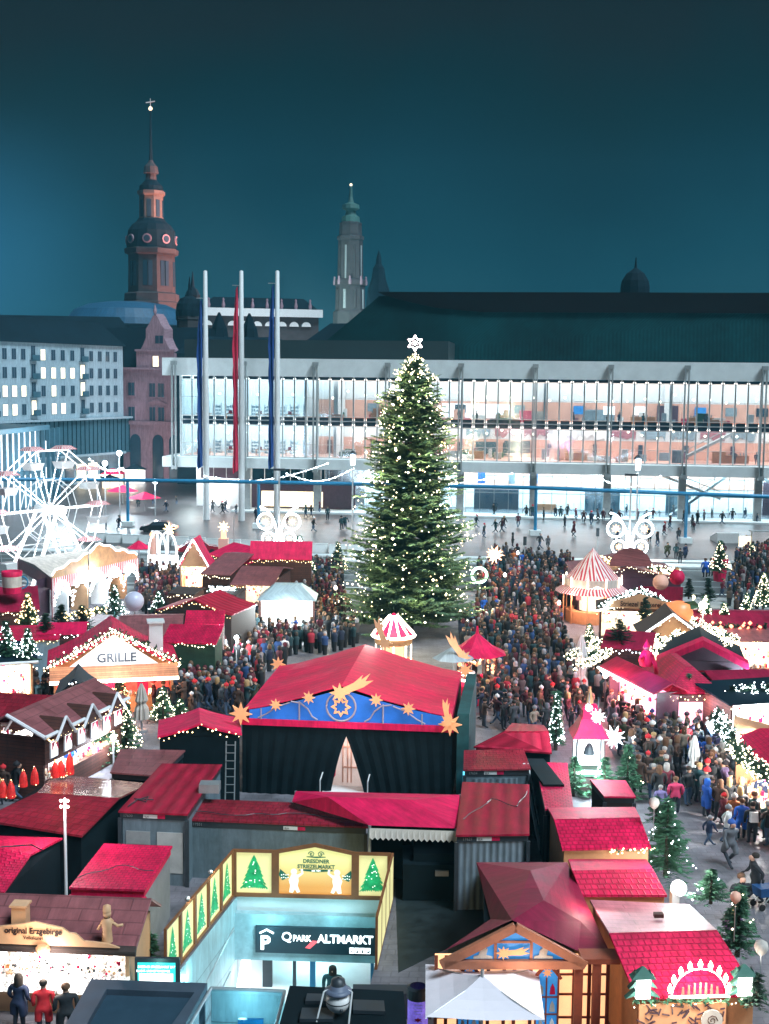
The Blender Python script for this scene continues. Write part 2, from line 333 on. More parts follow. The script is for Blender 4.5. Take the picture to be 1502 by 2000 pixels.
tag(b.build('road_marking', 'concrete_lt'), kind='structure')
strip('tram_platform', -5, 120, 133.2, 135.6, .16, 'concrete_lt'); strip('path', -300, 300, 110, 115.5, .012, 'concrete')

b = MB(); b.prism([(p.x, p.y) for p in (gp(778, 1900), gp(960, 1810), gp(940, 1700), gp(890, 1640), gp(770, 1665))], -.05, .008); tag(b.build('painted_yard_shade', mat('yard_shade_paint', (.022, .035, .04), .5, kind='pavers', p=(1.2, .8), noise=.4, bump=.2)), kind='structure')  # ground patch coloured dark to paint in the shade between the containers
# ============================================================ CONCERT HALL WITH GLASS FRONT
PL = dp(318, 900, 182.5); PR = dp(1502, 900, 172.3)
ang = atan2(PR.y-PL.y, PR.x-PL.x)
KH = thing('glass_front_hall', 'long white slab-roofed concert hall with two glazed storeys lit from inside, across the street', 'building', (PL.x, PL.y, .12), ang)
Lh = 104
b = MB(); b.box(0, Lh, 0, 20, 19.2, 21.7); b.build('roof_slab', 'concrete_lt', KH)
b = MB(); b.box(0, Lh, -.3, 2.2, 6.25, 7.7); b.box(0, 1.2, 2.2, 18, 6.25, 7.7); b.build('floor_slab', 'concrete_lt', KH)
b = MB(); b.box(1.9, 2.1, 2.2, 18, 7.7, 19.2); b.build('side_wall', 'concrete_lt', KH)
cols = [1.8+10.15*i for i in range(11)]
for x in cols:
    c = MB(); 
    for s_ in (-.32, .18): c.box(x+s_, x+s_+.17, -.75, -.32, 5.9, 21.2)
    c.box(x-.36, x+.42, -.77, -.1, 20.7, 21.25); c.box(x-.36, x+.42, -.77, -.31, 6.0, 6.5)
    c.build('double_post', 'grey', KH)
for i, x in enumerate(cols[1:]):
    c = MB(); c.box(x-.45, x+.55, 1.0, 2.0, 0, 6.25); c.build('pillar', 'concrete', KH)
# floors, ceilings and inner walls
b = MB(); b.box(2.1, Lh, 2.3, 15, 12.55, 13.0); b.build('floor', 'iwhite', KH)
b = MB(); b.box(2.1, Lh, 2.3, 15, 7.7, 7.78); b.build('floor', 'salmon', KH)
b = MB(); b.box(2.1, 21.5, 3, 14, 18.8, 18.9); b.box(2.1, 21.5, 3, 14, 12.35, 12.45); b.build('ceiling_light', 'ceil', KH)
b = MB(); b.box(21.7, Lh, 3, 14, 18.8, 18.9); b.box(21.7, Lh, 3, 14, 12.35, 12.45); b.build('ceiling_light', 'ceilw', KH)
b = MB(); b.box(2.1, 20, 12, 12.2, 7.8, 18.8); b.box(20, Lh, 11.0, 11.2, 15.9, 18.8); b.box(20, Lh, 11.0, 11.2, 10.4, 12.3); b.build('back_wall', 'iwhite', KH)
b = MB(); b.box(20.05, Lh, 11.02, 11.25, 13.0, 15.88); b.box(20.05, Lh, 11.02, 11.25, 7.8, 10.38); b.build('panelled_wall', 'salmon', KH)
b = MB(); b.box(20.0, 20.3, 2.6, 11, 7.8, 18.8); b.box(24, 24.6, 4, 11, 13, 18.8); b.box(24, 24.4, 4, 11, 7.8, 12.3); b.build('partition', 'iwhite', KH)
random.seed(3)
for z0 in (7.8, 13.0):
    for k in range(9):
        x = 3+k*1.95; s_ = MB()
        s_.box(x, x+1.3, 9, 9.6, z0, z0+.08); s_.box(x, x+.06, 9, 9.6, z0, z0+2.2); s_.box(x+1.24, x+1.3, 9, 9.6, z0, z0+2.2)
        for q in range(4):
            s_.box(x, x+1.3, 9, 9.6, z0+.5*q+.45, z0+.5*q+.5)
            for w in range(4): s_.box(x+.1+w*.28, x+.1+w*.28+random.uniform(.1, .24), 9.1, 9.5, z0+.5*q, z0+.5*q+random.uniform(.15, .4), 1)
        s_.build('book_shelf', ['white', 'shelf'], KH)
    for k in range(4):
        x = 3.5+k*4.4; s_ = MB(); s_.box(x, x+2.2, 5, 6, z0+.7, z0+.78); s_.box(x+.1, x+.2, 5.1, 5.2, z0, z0+.7); s_.box(x+2, x+2.1, 5.1, 5.2, z0, z0+.7); s_.box(x+.4, x+.9, 5.3, 5.6, z0+.78, z0+1.2, 1)
        s_.build('reading_desk', ['wood_lt', 'carred'], KH)
for (x0, x1, z0, z1, y, m_) in ((39, 49, 13.5, 15.5, 10.9, 'glowwhite'), (60, 64, 13.1, 14.9, 10.9, 'shelf'), (53, 53.6, 13, 15.6, 10.9, 'salmon'), (34, 36, 8, 10, 10.8, 'wood_lt'),
                              (44, 47, 8.2, 10, 10.8, 'arcade'), (48.2, 52, 8.4, 10.2, 10.8, 'pane_dk'), (63, 66, 8, 10.1, 10.8, 'salmon'), (70, 73, 13.2, 15.6, 10.9, 'maroon')):
    MB().box(x0, x1, y, y+.08, z0, z1).build('wall_panel', m_, KH)
for x, z0 in ((29, 13), (33.5, 13), (47, 13), (66, 13), (74, 13), (31, 7.8), (42, 7.8), (57, 7.8), (79, 7.8)):
    s_ = MB(); s_.box(x, x+3.4, 6, 6.8, z0, z0+1.0); s_.box(x-.05, x+3.45, 5.9, 6.9, z0+1.0, z0+1.08)
    for w in range(8): s_.box(x+.2+w*.4, x+.35+w*.4, 6.2, 6.4, z0+1.08, z0+random.uniform(1.2, 1.5), 1)
    s_.build('bar_counter', ['wood_lt', 'shelf'], KH)
random.seed(44)
for z0 in (7.8, 13.0):
    lampsm = MB()
    for k in range(44):
        x = 4+k*2.2; lampsm.ball((x, random.choice([4.5, 6.5, 8.5]), z0+random.choice([3.2, 3.6, 4.2])), .16, 0, 6, 4)
    lampsm.build('pendant_lamp', 'bulb', KH)
    for k in range(46):
        x = random.uniform(21, 96); w_ = random.uniform(.5, 2.2); y = random.uniform(3.5, 9.5); h = random.uniform(.5, 1.9)
        MB().box(x, x+w_, y, y+.5, z0, z0+h).build('furniture', random.choice(['shelf', 'wood_lt', 'white', 'tarp', 'cream', 'pale', 'iwhite', 'green', 'iwhite', 'salmon']), KH)
for k in range(16): x = 28+k*4.3; MB().box(x, x+.25, 3.2, 10.9, 13.0, 18.75).build('cross_wall', 'iwhite', KH) if k % 4 == 2 else MB().box(x, x+1.6, 10.6, 10.9, 14.2, 15.4).build('wall_picture', random.choice(['glowwhite', 'bluelit', 'shelf', 'pane_dk']), KH)
for k in range(12): x = 22+k*6.5; MB().box(x, x+.6, 10.6, 10.9, 8, 9.9).build('doorway', random.choice(['pane_dk', 'wood', 'maroon']), KH)
# frieze of pale pictures along the lower storey
for k in range(14):
    x = 30+k*4.2; f_ = MB(); pts = []
    for q in range(10): pts.append((x+q*.38, 10.8+random.uniform(-.3, .5)))
    f_.vplate([(x, 12.2)]+[(a, z) for a, z in pts]+[(x+3.6, 12.2)], 10.7, 10.85); f_.build('wall_painting', random.choice(['shelf', 'pale', 'iwhite', 'plaster']), KH)
# zigzag stairs at the right
for (x0, x1, z0, z1, y) in ((72, 80, 0.1, 6.3, 7), (72.5, 81, 7.8, 12.4, 7), (84, 92, 6.3, .1, 7), (70, 78.5, 6.2, 2.9, 5)):
    s_ = MB(); s_.bar((x0, y, z0), (x1, y, z1), 1.6, .35); s_.build('stair_flight', 'concrete', KH)
    s_ = MB(); s_.tube([(x0, y-.8, z0+1), (x1, y-.8, z1+1)], .07, 5); s_.build('handrail', 'grey', KH)
# curtain wall
bays = [2.2]+cols[1:]
for i in range(len(bays)-1):
    x0, x1 = bays[i], bays[i+1]; n_ = 6
    f_ = MB()
    for k in range(n_ + (1 if i == 0 else 0)):
        x = x0+(x1-x0)*k/n_ if i else x0+(x1-x0)*k/n_
        f_.box(x-.09, x+.09, 1.75, 2.0, 7.7, 19.2)
    for z, h in ((18.62, .09), (13.55, .09), (12.95, .1), (12.2, .1), (7.72, .1)): f_.box(x0+.1, x1-.1, 1.79, 1.98, z, z+h)
    for z in (16.2, 9.6): f_.box(x0+.1, x1-.1, 1.85, 1.95, z, z+.05)
    f_.build('window_frame', 'mull', KH)
    g_ = MB(); g_.box(x0, x1, 2.06, 2.09, 7.8, 12.2); g_.box(x0, x1, 2.06, 2.09, 13.6, 18.6); g_.build('glazing', 'glass', KH)
    d_ = MB()
    for k in range(n_):
        a = x0+(x1-x0)*k/n_+.2; c_ = x0+(x1-x0)*(k+1)/n_-.2
        for z0, z1 in ((18.75, 19.15), (13.05, 13.5), (12.32, 12.9)): d_.box(a, c_, 1.95, 2.04, z0, z1)
    d_.build('spandrel_pane', 'pane_dk', KH)
# street level
b = MB(); b.box(0, Lh, 5.5, 20, 6.0, 6.25); b.build('ceiling_light', mat('ceiling_light_low', (1, 1, 1), .5, noise=0, emit=(.8, .97, 1), es=7), KH)
b = MB(); b.box(11, 27.2, 4, 4.3, 0, 4.2); b.box(4.2, 11, 5.0, 5.2, 4.3, 6.25); b.build('panel_wall', 'maroon', KH)
b = MB(); b.box(27.2, Lh, 14, 14.2, 0, 6.2); b.box(3, 11, 7, 7.2, 0, 6.2); b.build('back_wall', 'iwhite', KH)
b = MB(); b.box(27.5, Lh, 13.8, 13.98, 3.4, 4.2); b.box(27.5, Lh, 13.8, 13.98, 4.9, 5.3); b.build('panelled_wall', 'salmon', KH)
sw = MB(); sw.box(13.5, 22.5, 3.86, 3.98, .5, 2.7); sw.build('shop_window', 'pane_warm', KH)
for x, w, z0, z1, m_ in ((44, 6.5, 0, 3.2, 'pane_dk'), (60, 5, 0, 3.4, 'arcade'), (71.5, 3.5, 0, 3.3, 'arcade'), (85, 12, 0, 5, 'maroon'), (36, 3, 0, 2.2, 'shelf'), (53, 3, 0, 1.2, 'wood_lt'), (29.5, 2.2, .8, 1.5, 'green'), (44.5, 1.1, 4.0, 6.0, 'blue'), (49, .9, 4, 6, 'shelf'), (52, 1.2, 4.1, 6, 'bluelit')):
    MB().box(x, x+w, 9, 9.4, z0, z1).build('inner_booth', m_, KH)
for i in range(2, 10):
    x0, x1 = cols[i], min(cols[i]+10.15, Lh); f_ = MB()
    for k in range(5): f_.box(x0+k*2.03+.6, x0+k*2.03+.68, 4.1, 4.2, 0, 6.2)
    f_.box(x0+.6, x1+.5, 4.12, 4.18, 3.1, 3.2); f_.build('window_frame', 'grey', KH)
    MB().box(x0+.6, x1+.5, 4.24, 4.26, .1, 6.1).build('glazing', 'glass', KH)
f_ = MB()
for k in range(12): f_.box(4.2+k*1.9, 4.28+k*1.9, 4.9, 4.98, 4.2, 6.25)
f_.build('window_frame', 'white', KH)
MB().box(10, Lh, -.5, 4.0, 0, .25).build('front_step', 'concrete_lt', KH)
for x, m_ in ((5.2, 'tube'), (7.6, 'glowwhite')): MB().box(x, x+1.0, 4.5, 4.7, 0, 4.3).build('lit_panel', m_, KH)
# a copper-clad hall volume over the roof
cb = [dp(775, 700, 205), dp(1700, 700, 196)]; a2 = atan2(cb[1].y-cb[0].y, cb[1].x-cb[0].x)
b = MB(); b.box(1, 40, 8, 60, 21, 24.5)
b.build('auditorium_block', M['copper'], KH)
hx = lambda px: (px-318)/1184*83.9*1.12-3.2
b = MB()
for (xa, xb, z) in ((32, 118, 30.3),):
    pts = [(xa-4, 32.3), (xa-1, 31.3), (xa+5, 30.0), (xa+12, 29.4), (xb, 29.4), (xb, 32.4), (xa-4, 32.4)]
    b.vplate(pts, 22, 70)
b.build('auditorium_roof', mat('roof_dark', (.007, .004, .005), .9, spec=.05, noise=.2, ns=.1), KH)
b = MB(); b.hexa([(16, 21, 21.5), (118, 21, 21.5), (118, 70, 21.5), (16, 70, 21.5)], [(28, 23, 31.8), (118, 23, 31.8), (118, 70, 31.8), (28, 70, 31.8)])
b.build('auditorium_wall', mat('copper_ribs', (.003, .046, .054), .85, spec=.1, kind='ribs', p=(.55,), noise=.5, ns=.08, bump=.3), KH)
b = MB(); b.lathe([(2.6, 0), (2.6, 2.2), (2.4, 3.3), (1.6, 4.6), (.6, 5.3), (.25, 5.6), (.1, 7.4)], 12, (0, 0, 0)); p = dp(1240, 580, 230)
tag(b.build('roof_cupola', 'slate', loc=None), 'small dark domed cupola showing above the long dark hall roof', 'cupola'); o = C.objects['roof_cupola']; o.location = (p.x, p.y, p.z-.5)
st = MB(); st.box(-4, 4, -4, 4, -40, .1); st.build('tower_body', 'slate', o)

# ============================================================ APARTMENT BLOCK ON THE LEFT
A0 = Vector((-61.6, 205, 0)); A1 = Vector((-47.8, 234, 0)); dirA = (A1-A0).normalized(); aA = atan2(dirA.y, dirA.x)
# local x runs away from the camera along the front, local y to the left (behind the front)
AB = thing('apartment_block', 'pale four-storey apartment block with many tall windows and dark roof at the square', 'building', (A0.x, A0.y, 0), aA)
LA = (A1-A0).length
b = MB(); b.box(-20, LA, 0, 14, 11.7, 24.4); b.build('wall', 'plaster', AB)
b = MB(); b.hexa([(-20, -.5, 24.4), (LA+.4, -.5, 24.4), (LA+.4, 15, 24.4), (-20, 15, 24.4)], [(-20, 3.5, 28.6), (LA-2, 3.5, 28.6), (LA-2, 12, 28.6), (-20, 12, 28.6)]); b.build('roof', 'slate', AB)
b = MB(); b.box(-20, LA+3, -.2, 13, 5.2, 11.6); b.build('glazed_storey', 'arcade', AB)
b = MB(); b.box(-20, LA+3.5, -.9, 13, 11.4, 11.75); b.box(-20, LA, -.5, -.1, 5.0, 5.4); b.build('cornice', 'plaster', AB)
b = MB(); b.box(-20, LA, 1.2, 13, 0, 5.0); b.build('shop_front', 'plaster', AB)
f_ = MB()
for k in range(38): f_.box(-8+k*1.15, -7.92+k*1.15, -.32, -.2, 5.5, 11.3)
f_.build('mullion', 'slate', AB)
random.seed(11)
lit = {(3, 1), (2, 0), (1, 4), (1, 5), (1, 6), (0, 4), (0, 5), (0, 7), (1, 2), (0, 1), (2, 9), (2, 10), (1, 9), (0, 9), (0, 10), (2, 12), (1, 12), (3, 8), (2, 8), (2, 11)}
xw = [-8, -6.3, -3.2, -1.5, 1.2, 3.4, 5.6, 8.0, 10.4, 13, 15.4, 17.9, 20.6, 23, 25.4, 27.6, 29.8]
for r_ in range(4):
    for k, x in enumerate(xw):
        z = 12.6+r_*3.0; tall = k in (3, 7, 12); w_ = MB(); h = 2.3 if tall else 1.75
        w_.box(x-.68, x+.68, -.06, .05, z-.12, z+h+.1); o = w_.build('window', 'plaster', AB)
        li = (r_, k) in lit; MB().box(x-.5, x-.04, -.10, -.03, z, z+h).box(x+.04, x+.5, -.10, -.03, z, z+h).build('pane', 'pane_warm' if li else 'pane_dk', o)
        if tall: MB().box(x-.9, x+.9, -.75, -.68, z-.1, z+.8).box(x-.9, x+.9, -.7, -.06, z-.18, z-.1).build('balcony', 'arcade', AB)
for k in range(9):
    x = 1+k*3.2; MB().box(x, x+2.4, 1.1, 1.18, .4, 3.6).build('shop_window', random.choice(['pane_warm', 'glowwhite', 'pane_dk']), AB)
MB().box(9, 10.4, -1.2, -.6, 6.5, 8.2).build('lit_sign', 'glowwhite', AB)
# corner pavilion in front of it
p0 = dp(-40, 850, 166); p1 = dp(80, 838, 188); ap = atan2(p1.y-p0.y, p1.x-p0.x)
PV = thing('corner_pavilion', 'low glass pavilion glowing white at the left edge, in front of the apartment block', 'building', (p0.x, p0.y, 0), ap)
Lp = (Vector((p1.x, p1.y))-Vector((p0.x, p0.y))).length
b = MB(); b.box(-10, Lp+1, -1, 12, 11.2, 11.9); b.build('roof', 'arcade', PV)
b = MB(); b.box(-10, Lp, .6, 1, .2, 11.2); b.build('lit_front', 'glowwhite', PV)
f_ = MB()
for k in range(18): f_.box(k*2.1-6, k*2.1-5.6, 0, .5, 0, 11.2)
f_.box(-10, Lp, 0, .4, 5.0, 5.6); f_.build('mullion', 'arcade', PV)

# ============================================================ GABLED SANDSTONE HOUSE
q0 = dp(241, 800, 236); q1 = dp(352, 800, 232)
GH = thing('gabled_house', 'pink rendered corner house with stepped baroque gable, left of the glass hall', 'building', (q0.x, q0.y, 0), atan2(q1.y-q0.y, q1.x-q0.x))
zz = lambda py, D=236: 19.5+(731-py)*D/2500
wG = 12.5
b = MB(); b.box(0, wG, 0, 14, zz(825), zz(722)); b.build('wall', 'pinkstone', GH)
b = MB(); b.box(0, wG, -.15, 14, 0, zz(828)); b.build('ground_storey', 'pinkstone', GH)
b = MB(); b.box(-.2, wG+.2, -.6, 14, zz(723), zz(719)); b.box(-.2, wG+.2, -.5, 0, zz(829), zz(822)); b.build('cornice', 'pinkstone', GH)
b = MB(); gx = 6.8
pr = [(-3.9, 722), (3.9, 722), (3.9, 686), (3.0, 684), (2.5, 676), (1.9, 662), (1.9, 645), (1.2, 636), (.5, 622), (0, 616), (-.5, 622), (-1.2, 636), (-1.9, 645), (-1.9, 662), (-2.5, 676), (-3.0, 684), (-3.9, 686)]
b.vplate([(gx+x, zz(y)) for x, y in pr], -.1, 3); b.build('gable', 'pinkstone', GH)
b = MB(); b.box(gx-4.1, gx+4.1, -.35, -.1, zz(688), zz(684)); b.lathe([(.25, 0), (.35, .5), (.05, 1.6)], 8, (gx, 0, zz(616))); b.build('cornice', 'pinkstone', GH)
b = MB(); b.hexa([(-12, 1, zz(722)), (wG+.3, 1, zz(722)), (wG+.3, 15, zz(722)), (-12, 15, zz(722))], [(-12, 6, zz(640)), (wG, 6, zz(640)), (wG, 12, zz(640)), (-12, 12, zz(640))]); b.build('roof', 'slate', GH)
for (x, y0, y1, w, li) in ((6.4, 717, 697, 1.1, 1), (9.6, 717, 702, .8, 1), (6.9, 673, 658, 1.6, 0), (1.2, 773, 748, 1.3, 0), (5.6, 775, 749, 1.2, 0), (7.4, 775, 749, 1.2, 0), (1.2, 821, 795, 1.3, 0), (5.6, 821, 795, 1.2, 0), (7.4, 821, 795, 1.2, 0), (10.6, 775, 749, 1.1, 0), (10.6, 821, 795, 1.1, 0)):
    w_ = MB().box(x-.15, x+w+.15, -.2, .05, zz(y0)-.15, zz(y1)+.15).build('window', 'pinkstone', GH)
    MB().box(x, x+w/2-.04, -.24, -.15, zz(y0), zz(y1)).box(x+w/2+.04, x+w, -.24, -.15, zz(y0), zz(y1)).build('pane', 'pane_warm' if li else 'pane_dk', w_)
b = MB(); b.vplate([(4.9, zz(788)), (9.2, zz(788)), (7.1, zz(779))], -.35, 0); b.build('pediment', 'pinkstone', GH)
for x in (1.5, 6.2, 9.6):
    MB().vplate([(x, 0.5)]+[(x+2.2, .5)]+[(x+1.1+1.1*cos(a*pi/8), 7.2+1.3*sin(a*pi/8)) for a in range(9)], -.3, -.16).build('arched_doorway', 'pane_dk', GH)
# ============================================================ FAR TOWERS AND ROOFS
def lathe_px(items, cx, D, n, mats, name, label, cat, base_px, a0=0.0, parts=None):
    base = dp(cx, base_px, D); t = thing(name, label, cat, (base.x, base.y, 0), 0)
    for nm, m_, prof, nn in items:
        b = MB(); b.lathe([(w*D/2500/2, dp(cx, y, D).z) for w, y in prof], nn, (0, 0, 0), a0=a0); b.build(nm, m_, t)
    return t, base
T1, B1 = lathe_px([('tower_shaft', 'stone_dk', [(118, 760), (118, 592), (108, 590), (106, 575), (92, 572), (90, 500), (104, 497), (106, 488), (96, 486)], 8),
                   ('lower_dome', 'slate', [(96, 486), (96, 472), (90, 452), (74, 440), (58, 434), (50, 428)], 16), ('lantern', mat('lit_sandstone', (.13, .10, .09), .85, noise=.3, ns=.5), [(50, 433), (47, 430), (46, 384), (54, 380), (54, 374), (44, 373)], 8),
                   ('upper_dome', 'slate', [(46, 374), (44, 364), (28, 356), (22, 352)], 16), ('small_lantern', 'stone_dk', [(22, 354), (20, 340), (30, 339), (26, 326), (12, 318), (6, 312)], 10), ('spire', 'slate', [(8, 316), (5, 280), (2.5, 216), (1.5, 213)], 6)],
                  298, 350, 8, None, 'castle_tower', 'tallest tower with dark domes and long spire, lit pink on its right side', 'tower', 700, a0=pi/8)
b = MB(); zt = dp(298, 212, 350).z
b.ball((0, 0, zt), .55); b.build('gilded_ball', 'pane_warm', T1); b = MB(); b.bar((0, 0, zt), (0, 0, zt+2.6), .15); b.bar((-1.2, 0, zt+1.5), (1.2, 0, zt+1.9), .25); b.build('weather_vane', 'white', T1)
for (a, y0, y1, r_, w) in [(k*pi/4-pi/2+d, 560, 512, 6.05, 1.1) for k in range(-2, 3) for d in (-.12, .12)]+[(k*pi/4-pi/2, 425, 392, 3.05, 1.1) for k in range(-2, 3)]:
    z0, z1 = dp(298, y0, 350).z, dp(298, y1, 350).z; c_, s2 = cos(a), sin(a); n_ = Vector((c_, s2, 0)); t_ = Vector((-s2, c_, 0)); p = n_*(r_*.99)
    w_ = MB(); w_.hexa([p-t_*w/2-n_*.3+Vector((0, 0, z0)), p-t_*w/2+n_*.12+Vector((0, 0, z0)), p+t_*w/2+n_*.12+Vector((0, 0, z0)), p+t_*w/2-n_*.3+Vector((0, 0, z0))], [p-t_*w/2-n_*.3+Vector((0, 0, z1)), p-t_*w/2+n_*.12+Vector((0, 0, z1)), p+t_*w/2+n_*.12+Vector((0, 0, z1)), p+t_*w/2-n_*.3+Vector((0, 0, z1))]); w_.build('window', 'pane_dk', T1)
for k in range(-2, 3):
    a = k*pi/4-pi/2; z = dp(298, 470, 350).z; n_ = Vector((cos(a), sin(a), 0)); w_ = MB(); w_.tube([n_*5.6+Vector((0, 0, z)), n_*6.8+Vector((0, 0, z))], 1.25, 12); o = w_.build('dormer_window', 'pinkstone', T1)
    MB().tube([n_*6.75+Vector((0, 0, z)), n_*6.9+Vector((0, 0, z))], .85, 12).build('pane', 'pane_dk', o)
T2, B2 = lathe_px([('tower_shaft', 'stone_dk', [(66, 760), (66, 610), (58, 606), (56, 560), (62, 557), (60, 548), (50, 545), (47, 470), (52, 468), (52, 462), (44, 460), (42, 440), (44, 436), (36, 434)], 8),
                   ('onion_top', mat('verdigris', (.05, .14, .13), .6), [(36, 436), (34, 424), (22, 420), (18, 412), (34, 408), (32, 400), (12, 396), (7, 385), (5, 366), (2, 362)], 12)],
                  683, 450, 8, None, 'church_tower', 'slender openwork church tower lit greenish white, behind the fir tree top', 'tower', 700)
b = MB(); b.ball((0, 0, dp(683, 361, 450).z), .5); b.build('gilded_ball', 'pane_warm', T2)
for k in range(8):
    a = -pi/2+k*pi/4
    for (y0, y1, r_, w) in ((545, 480, 4.6, .9), (603, 566, 5.4, 1.3)):
        z0, z1 = dp(683, y0, 450).z, dp(683, y1, 450).z; n_ = Vector((cos(a+pi/8), sin(a+pi/8), 0)); MB().tube([n_*(r_*.85)+Vector((0, 0, z0)), n_*(r_*.85)+Vector((0, 0, z1))], w/2.2, 8).build('column', M['steel'] if k % 3 == 1 else 'stone_dk', T2)
    z = dp(683, 557, 450).z; n_ = Vector((cos(a), sin(a), 0)); MB().lathe([(.5, 0), (.6, .9), (.35, 2.2), (.4, 2.6), (.1, 3.0)], 6, (n_.x*5.4, n_.y*5.4, z)).build('statue', 'pinkstone', T2)
T3, B3 = lathe_px([('roof', 'slate', [(50, 760), (48, 600), (42, 566), (28, 545), (22, 524), (12, 516), (9, 504), (1, 488)], 8)], 738, 430, 8, None, 'pointed_tower', 'dark pointed tower roof just right of the slender church tower', 'tower', 700)
T4, B4 = lathe_px([('tower_shaft', 'stone_dk', [(50, 800), (50, 627), (54, 624), (54, 618)], 8), ('dome', 'slate', [(54, 618), (54, 606), (50, 594), (38, 584), (12, 578), (5, 566), (6, 560), (1, 540)], 16)], 371, 262, 8, None, 'domed_turret', 'squat dark domed turret behind the gabled house, left of the flagpoles', 'tower', 700)
T5, B5 = lathe_px([('roof', mat('lit_membrane', (.02, .09, .17), .5, kind='tiles', p=(3.4, 3.4), noise=.2, emit=(.02, .16, .34), es=.07), [(238, 640), (230, 624), (200, 606), (150, 595), (80, 590), (5, 588)], 40), ('drum', 'slate', [(246, 800), (246, 638), (238, 636)], 40)], 250, 300, 8, None, 'lattice_dome', 'low domed glass roof with blue lattice glow below the tall castle tower', 'glass roof', 700)
def block(name, label, px0, px1, D0, D1, ytop, yb, roofy, wall, roof, deep=14):
    a = dp(px0, 700, D0); b_ = dp(px1, 700, D1); r = atan2(b_.y-a.y, b_.x-a.x); L = (b_-a).length
    t = thing(name, label, 'building', (a.x, a.y, 0), r); z = dp(px0, ytop, D0).z; zr = dp(px0, roofy, D0).z
    MB().box(0, L, 0, deep, 0, z).build('wall', wall, t)
    MB().hexa([(-.4, -.4, z), (L+.4, -.4, z), (L+.4, deep, z), (-.4, deep, z)], [(3, 4, zr), (L-3, 4, zr), (L-3, deep-4, zr), (3, deep-4, zr)]).build('roof', roof, t)
    return t, L, z
t, L, z = block('palace_wing', 'palace wing with floodlit white cornice and dark roof behind the flagpoles', 395, 622, 300, 306, 604, 0, 577, 'stone_dk', 'slate')
MB().box(-.8, L+.8, -1.2, -.1, z-1.4, z+.4).build('cornice', 'white', t)
for k in range(9): MB().vplate([(1.2+k*2.9+1.1*cos(a*pi/8), z-3.6+1.1*sin(a*pi/8)) for a in range(9)], -.5, -.05).build('window_arch', 'white', t)
for k in range(8): MB().lathe([(.3, 0), (.42, .7), (.2, 1.7), (.28, 2.0), (.05, 2.4)], 6, (1.5+k*3.4, -.4, z+.4)).build('statue', 'pinkstone', t)
block('dark_roofed_house', 'dark hipped roof rising between the palace wing and the long hall', 600, 790, 238, 232, 668, 0, 630, 'slate', 'slate')
block('dark_roofed_house', 'long low dark roof behind the flagpoles, just over the glass hall', 345, 560, 226, 224, 690, 0, 656, 'slate', 'slate')
block('dark_roofed_house', 'dark roofline above the apartment block at the left edge', -60, 262, 262, 268, 655, 0, 612, 'slate', 'slate')
for x, y, D, l in ((428, 610, 250, 'thin dark tree top between first and second flagpole'), (487, 612, 252, 'thin dark tree top right of the red flag'), (376, 530, 330, None)):
    if l:
        p = dp(x, y, D); t = thing('bare_tree', l, 'tree', (p.x, p.y, 0)); MB().lathe([(.4, 0), (.3, p.z-8)], 6).build('trunk', 'bark', t); MB().lathe([(.2, p.z-9), (2.0, p.z-6), (1.5, p.z-3), (.2, p.z)], 7).build('crown', 'slate', t)
    else:
        p = dp(x, y, D); t = thing('ridge_turret', 'thin pointed roof turret behind the domed turret', 'turret', (p.x, p.y, 0)); MB().lathe([(1.6, 0), (1.6, p.z-7), (2.0, p.z-6), (1.2, p.z-4.5), (.5, p.z-4), (.1, p.z)], 8).build('roof', 'slate', t)
spot((B1.x+75, B1.y-14, 22), (B1.x, B1.y, 55), 520000, (1, .36, .28), 46, 1.0)
spot((B1.x+70, B1.y-30, 22), (B1.x, B1.y, 68), 420000, (1, .42, .30), 18, 1.0)
spot((B2.x-22, B2.y-55, 24), (B2.x-1, B2.y, 45), 160000, (.7, 1, .95), 50, 1.0)
p = dp(510, 640, 285); spot((p.x, p.y-3, 22), (p.x, p.y+20, 33), 7000, (.9, .95, 1), 130, 1.0)
p = dp(310, 800, 222); spot((p.x+6, p.y-10, 3), (p.x-2, p.y+14, 14), 5200, (1, .72, .72), 90, .6)
for px_, D, w in ((60, 190, 5000), (180, 205, 4000)):
    p = dp(px_, 850, D); lamp((p.x+8, p.y-14, 9), w, (.72, .9, 1), .5)
# ============================================================ FLAGPOLES
for px_, y0, m_, yt, yb, l in ((403, 1015, 'navy', 585, 912, 'tall white flagpole with hanging dark blue banner, nearest the corner of the hall'), (472, 1017, 'rose', 560, 920, 'tall white flagpole with hanging red banner, middle of three'), (541, 1021, 'navy2', 556, 912, 'tall white flagpole with hanging blue banner, right beside the glass front middle')):
    base = gp(px_, y0, .12); D = base.y; zt = dp(px_, 530, D).z
    t = thing('flagpole', l, 'flagpole', base, 0, 'flagpoles before the glass hall')
    MB().lathe([(.45, 0), (.42, 1.5), (.40, zt*.5), (.26, zt-.1), (.1, zt)], 10).build('pole', 'white', t, smooth=True)
    fm = mat('banner_blue', (.006, .05, .22), .8, noise=.25, ns=.5) if m_ != 'rose' else mat('banner_red', (.55, .012, .06), .8, noise=.2, ns=.5)
    f_ = MB(); z1, z0 = dp(px_, yt, D).z, dp(px_, yb, D).z; n_ = 22; row = []
    for i in range(n_+1):
        z = z1+(z0-z1)*i/n_; w = .3+.45*min(1, i/6)*(1-.25*math.sin(i*.9)**2); row.append([(-.42-w*q/4, -.22+.16*sin(q*2.2+i*.35), z-.12*q) for q in range(5)])
    for i in range(n_):
        for q in range(4): f_.face([row[i][q], row[i+1][q], row[i+1][q+1], row[i][q+1]])
    f_.build('banner', fm, t, smooth=True); MB().box(-1.2, .2, -.06, .06, z1, z1+.1).build('banner_arm', 'steel', t)
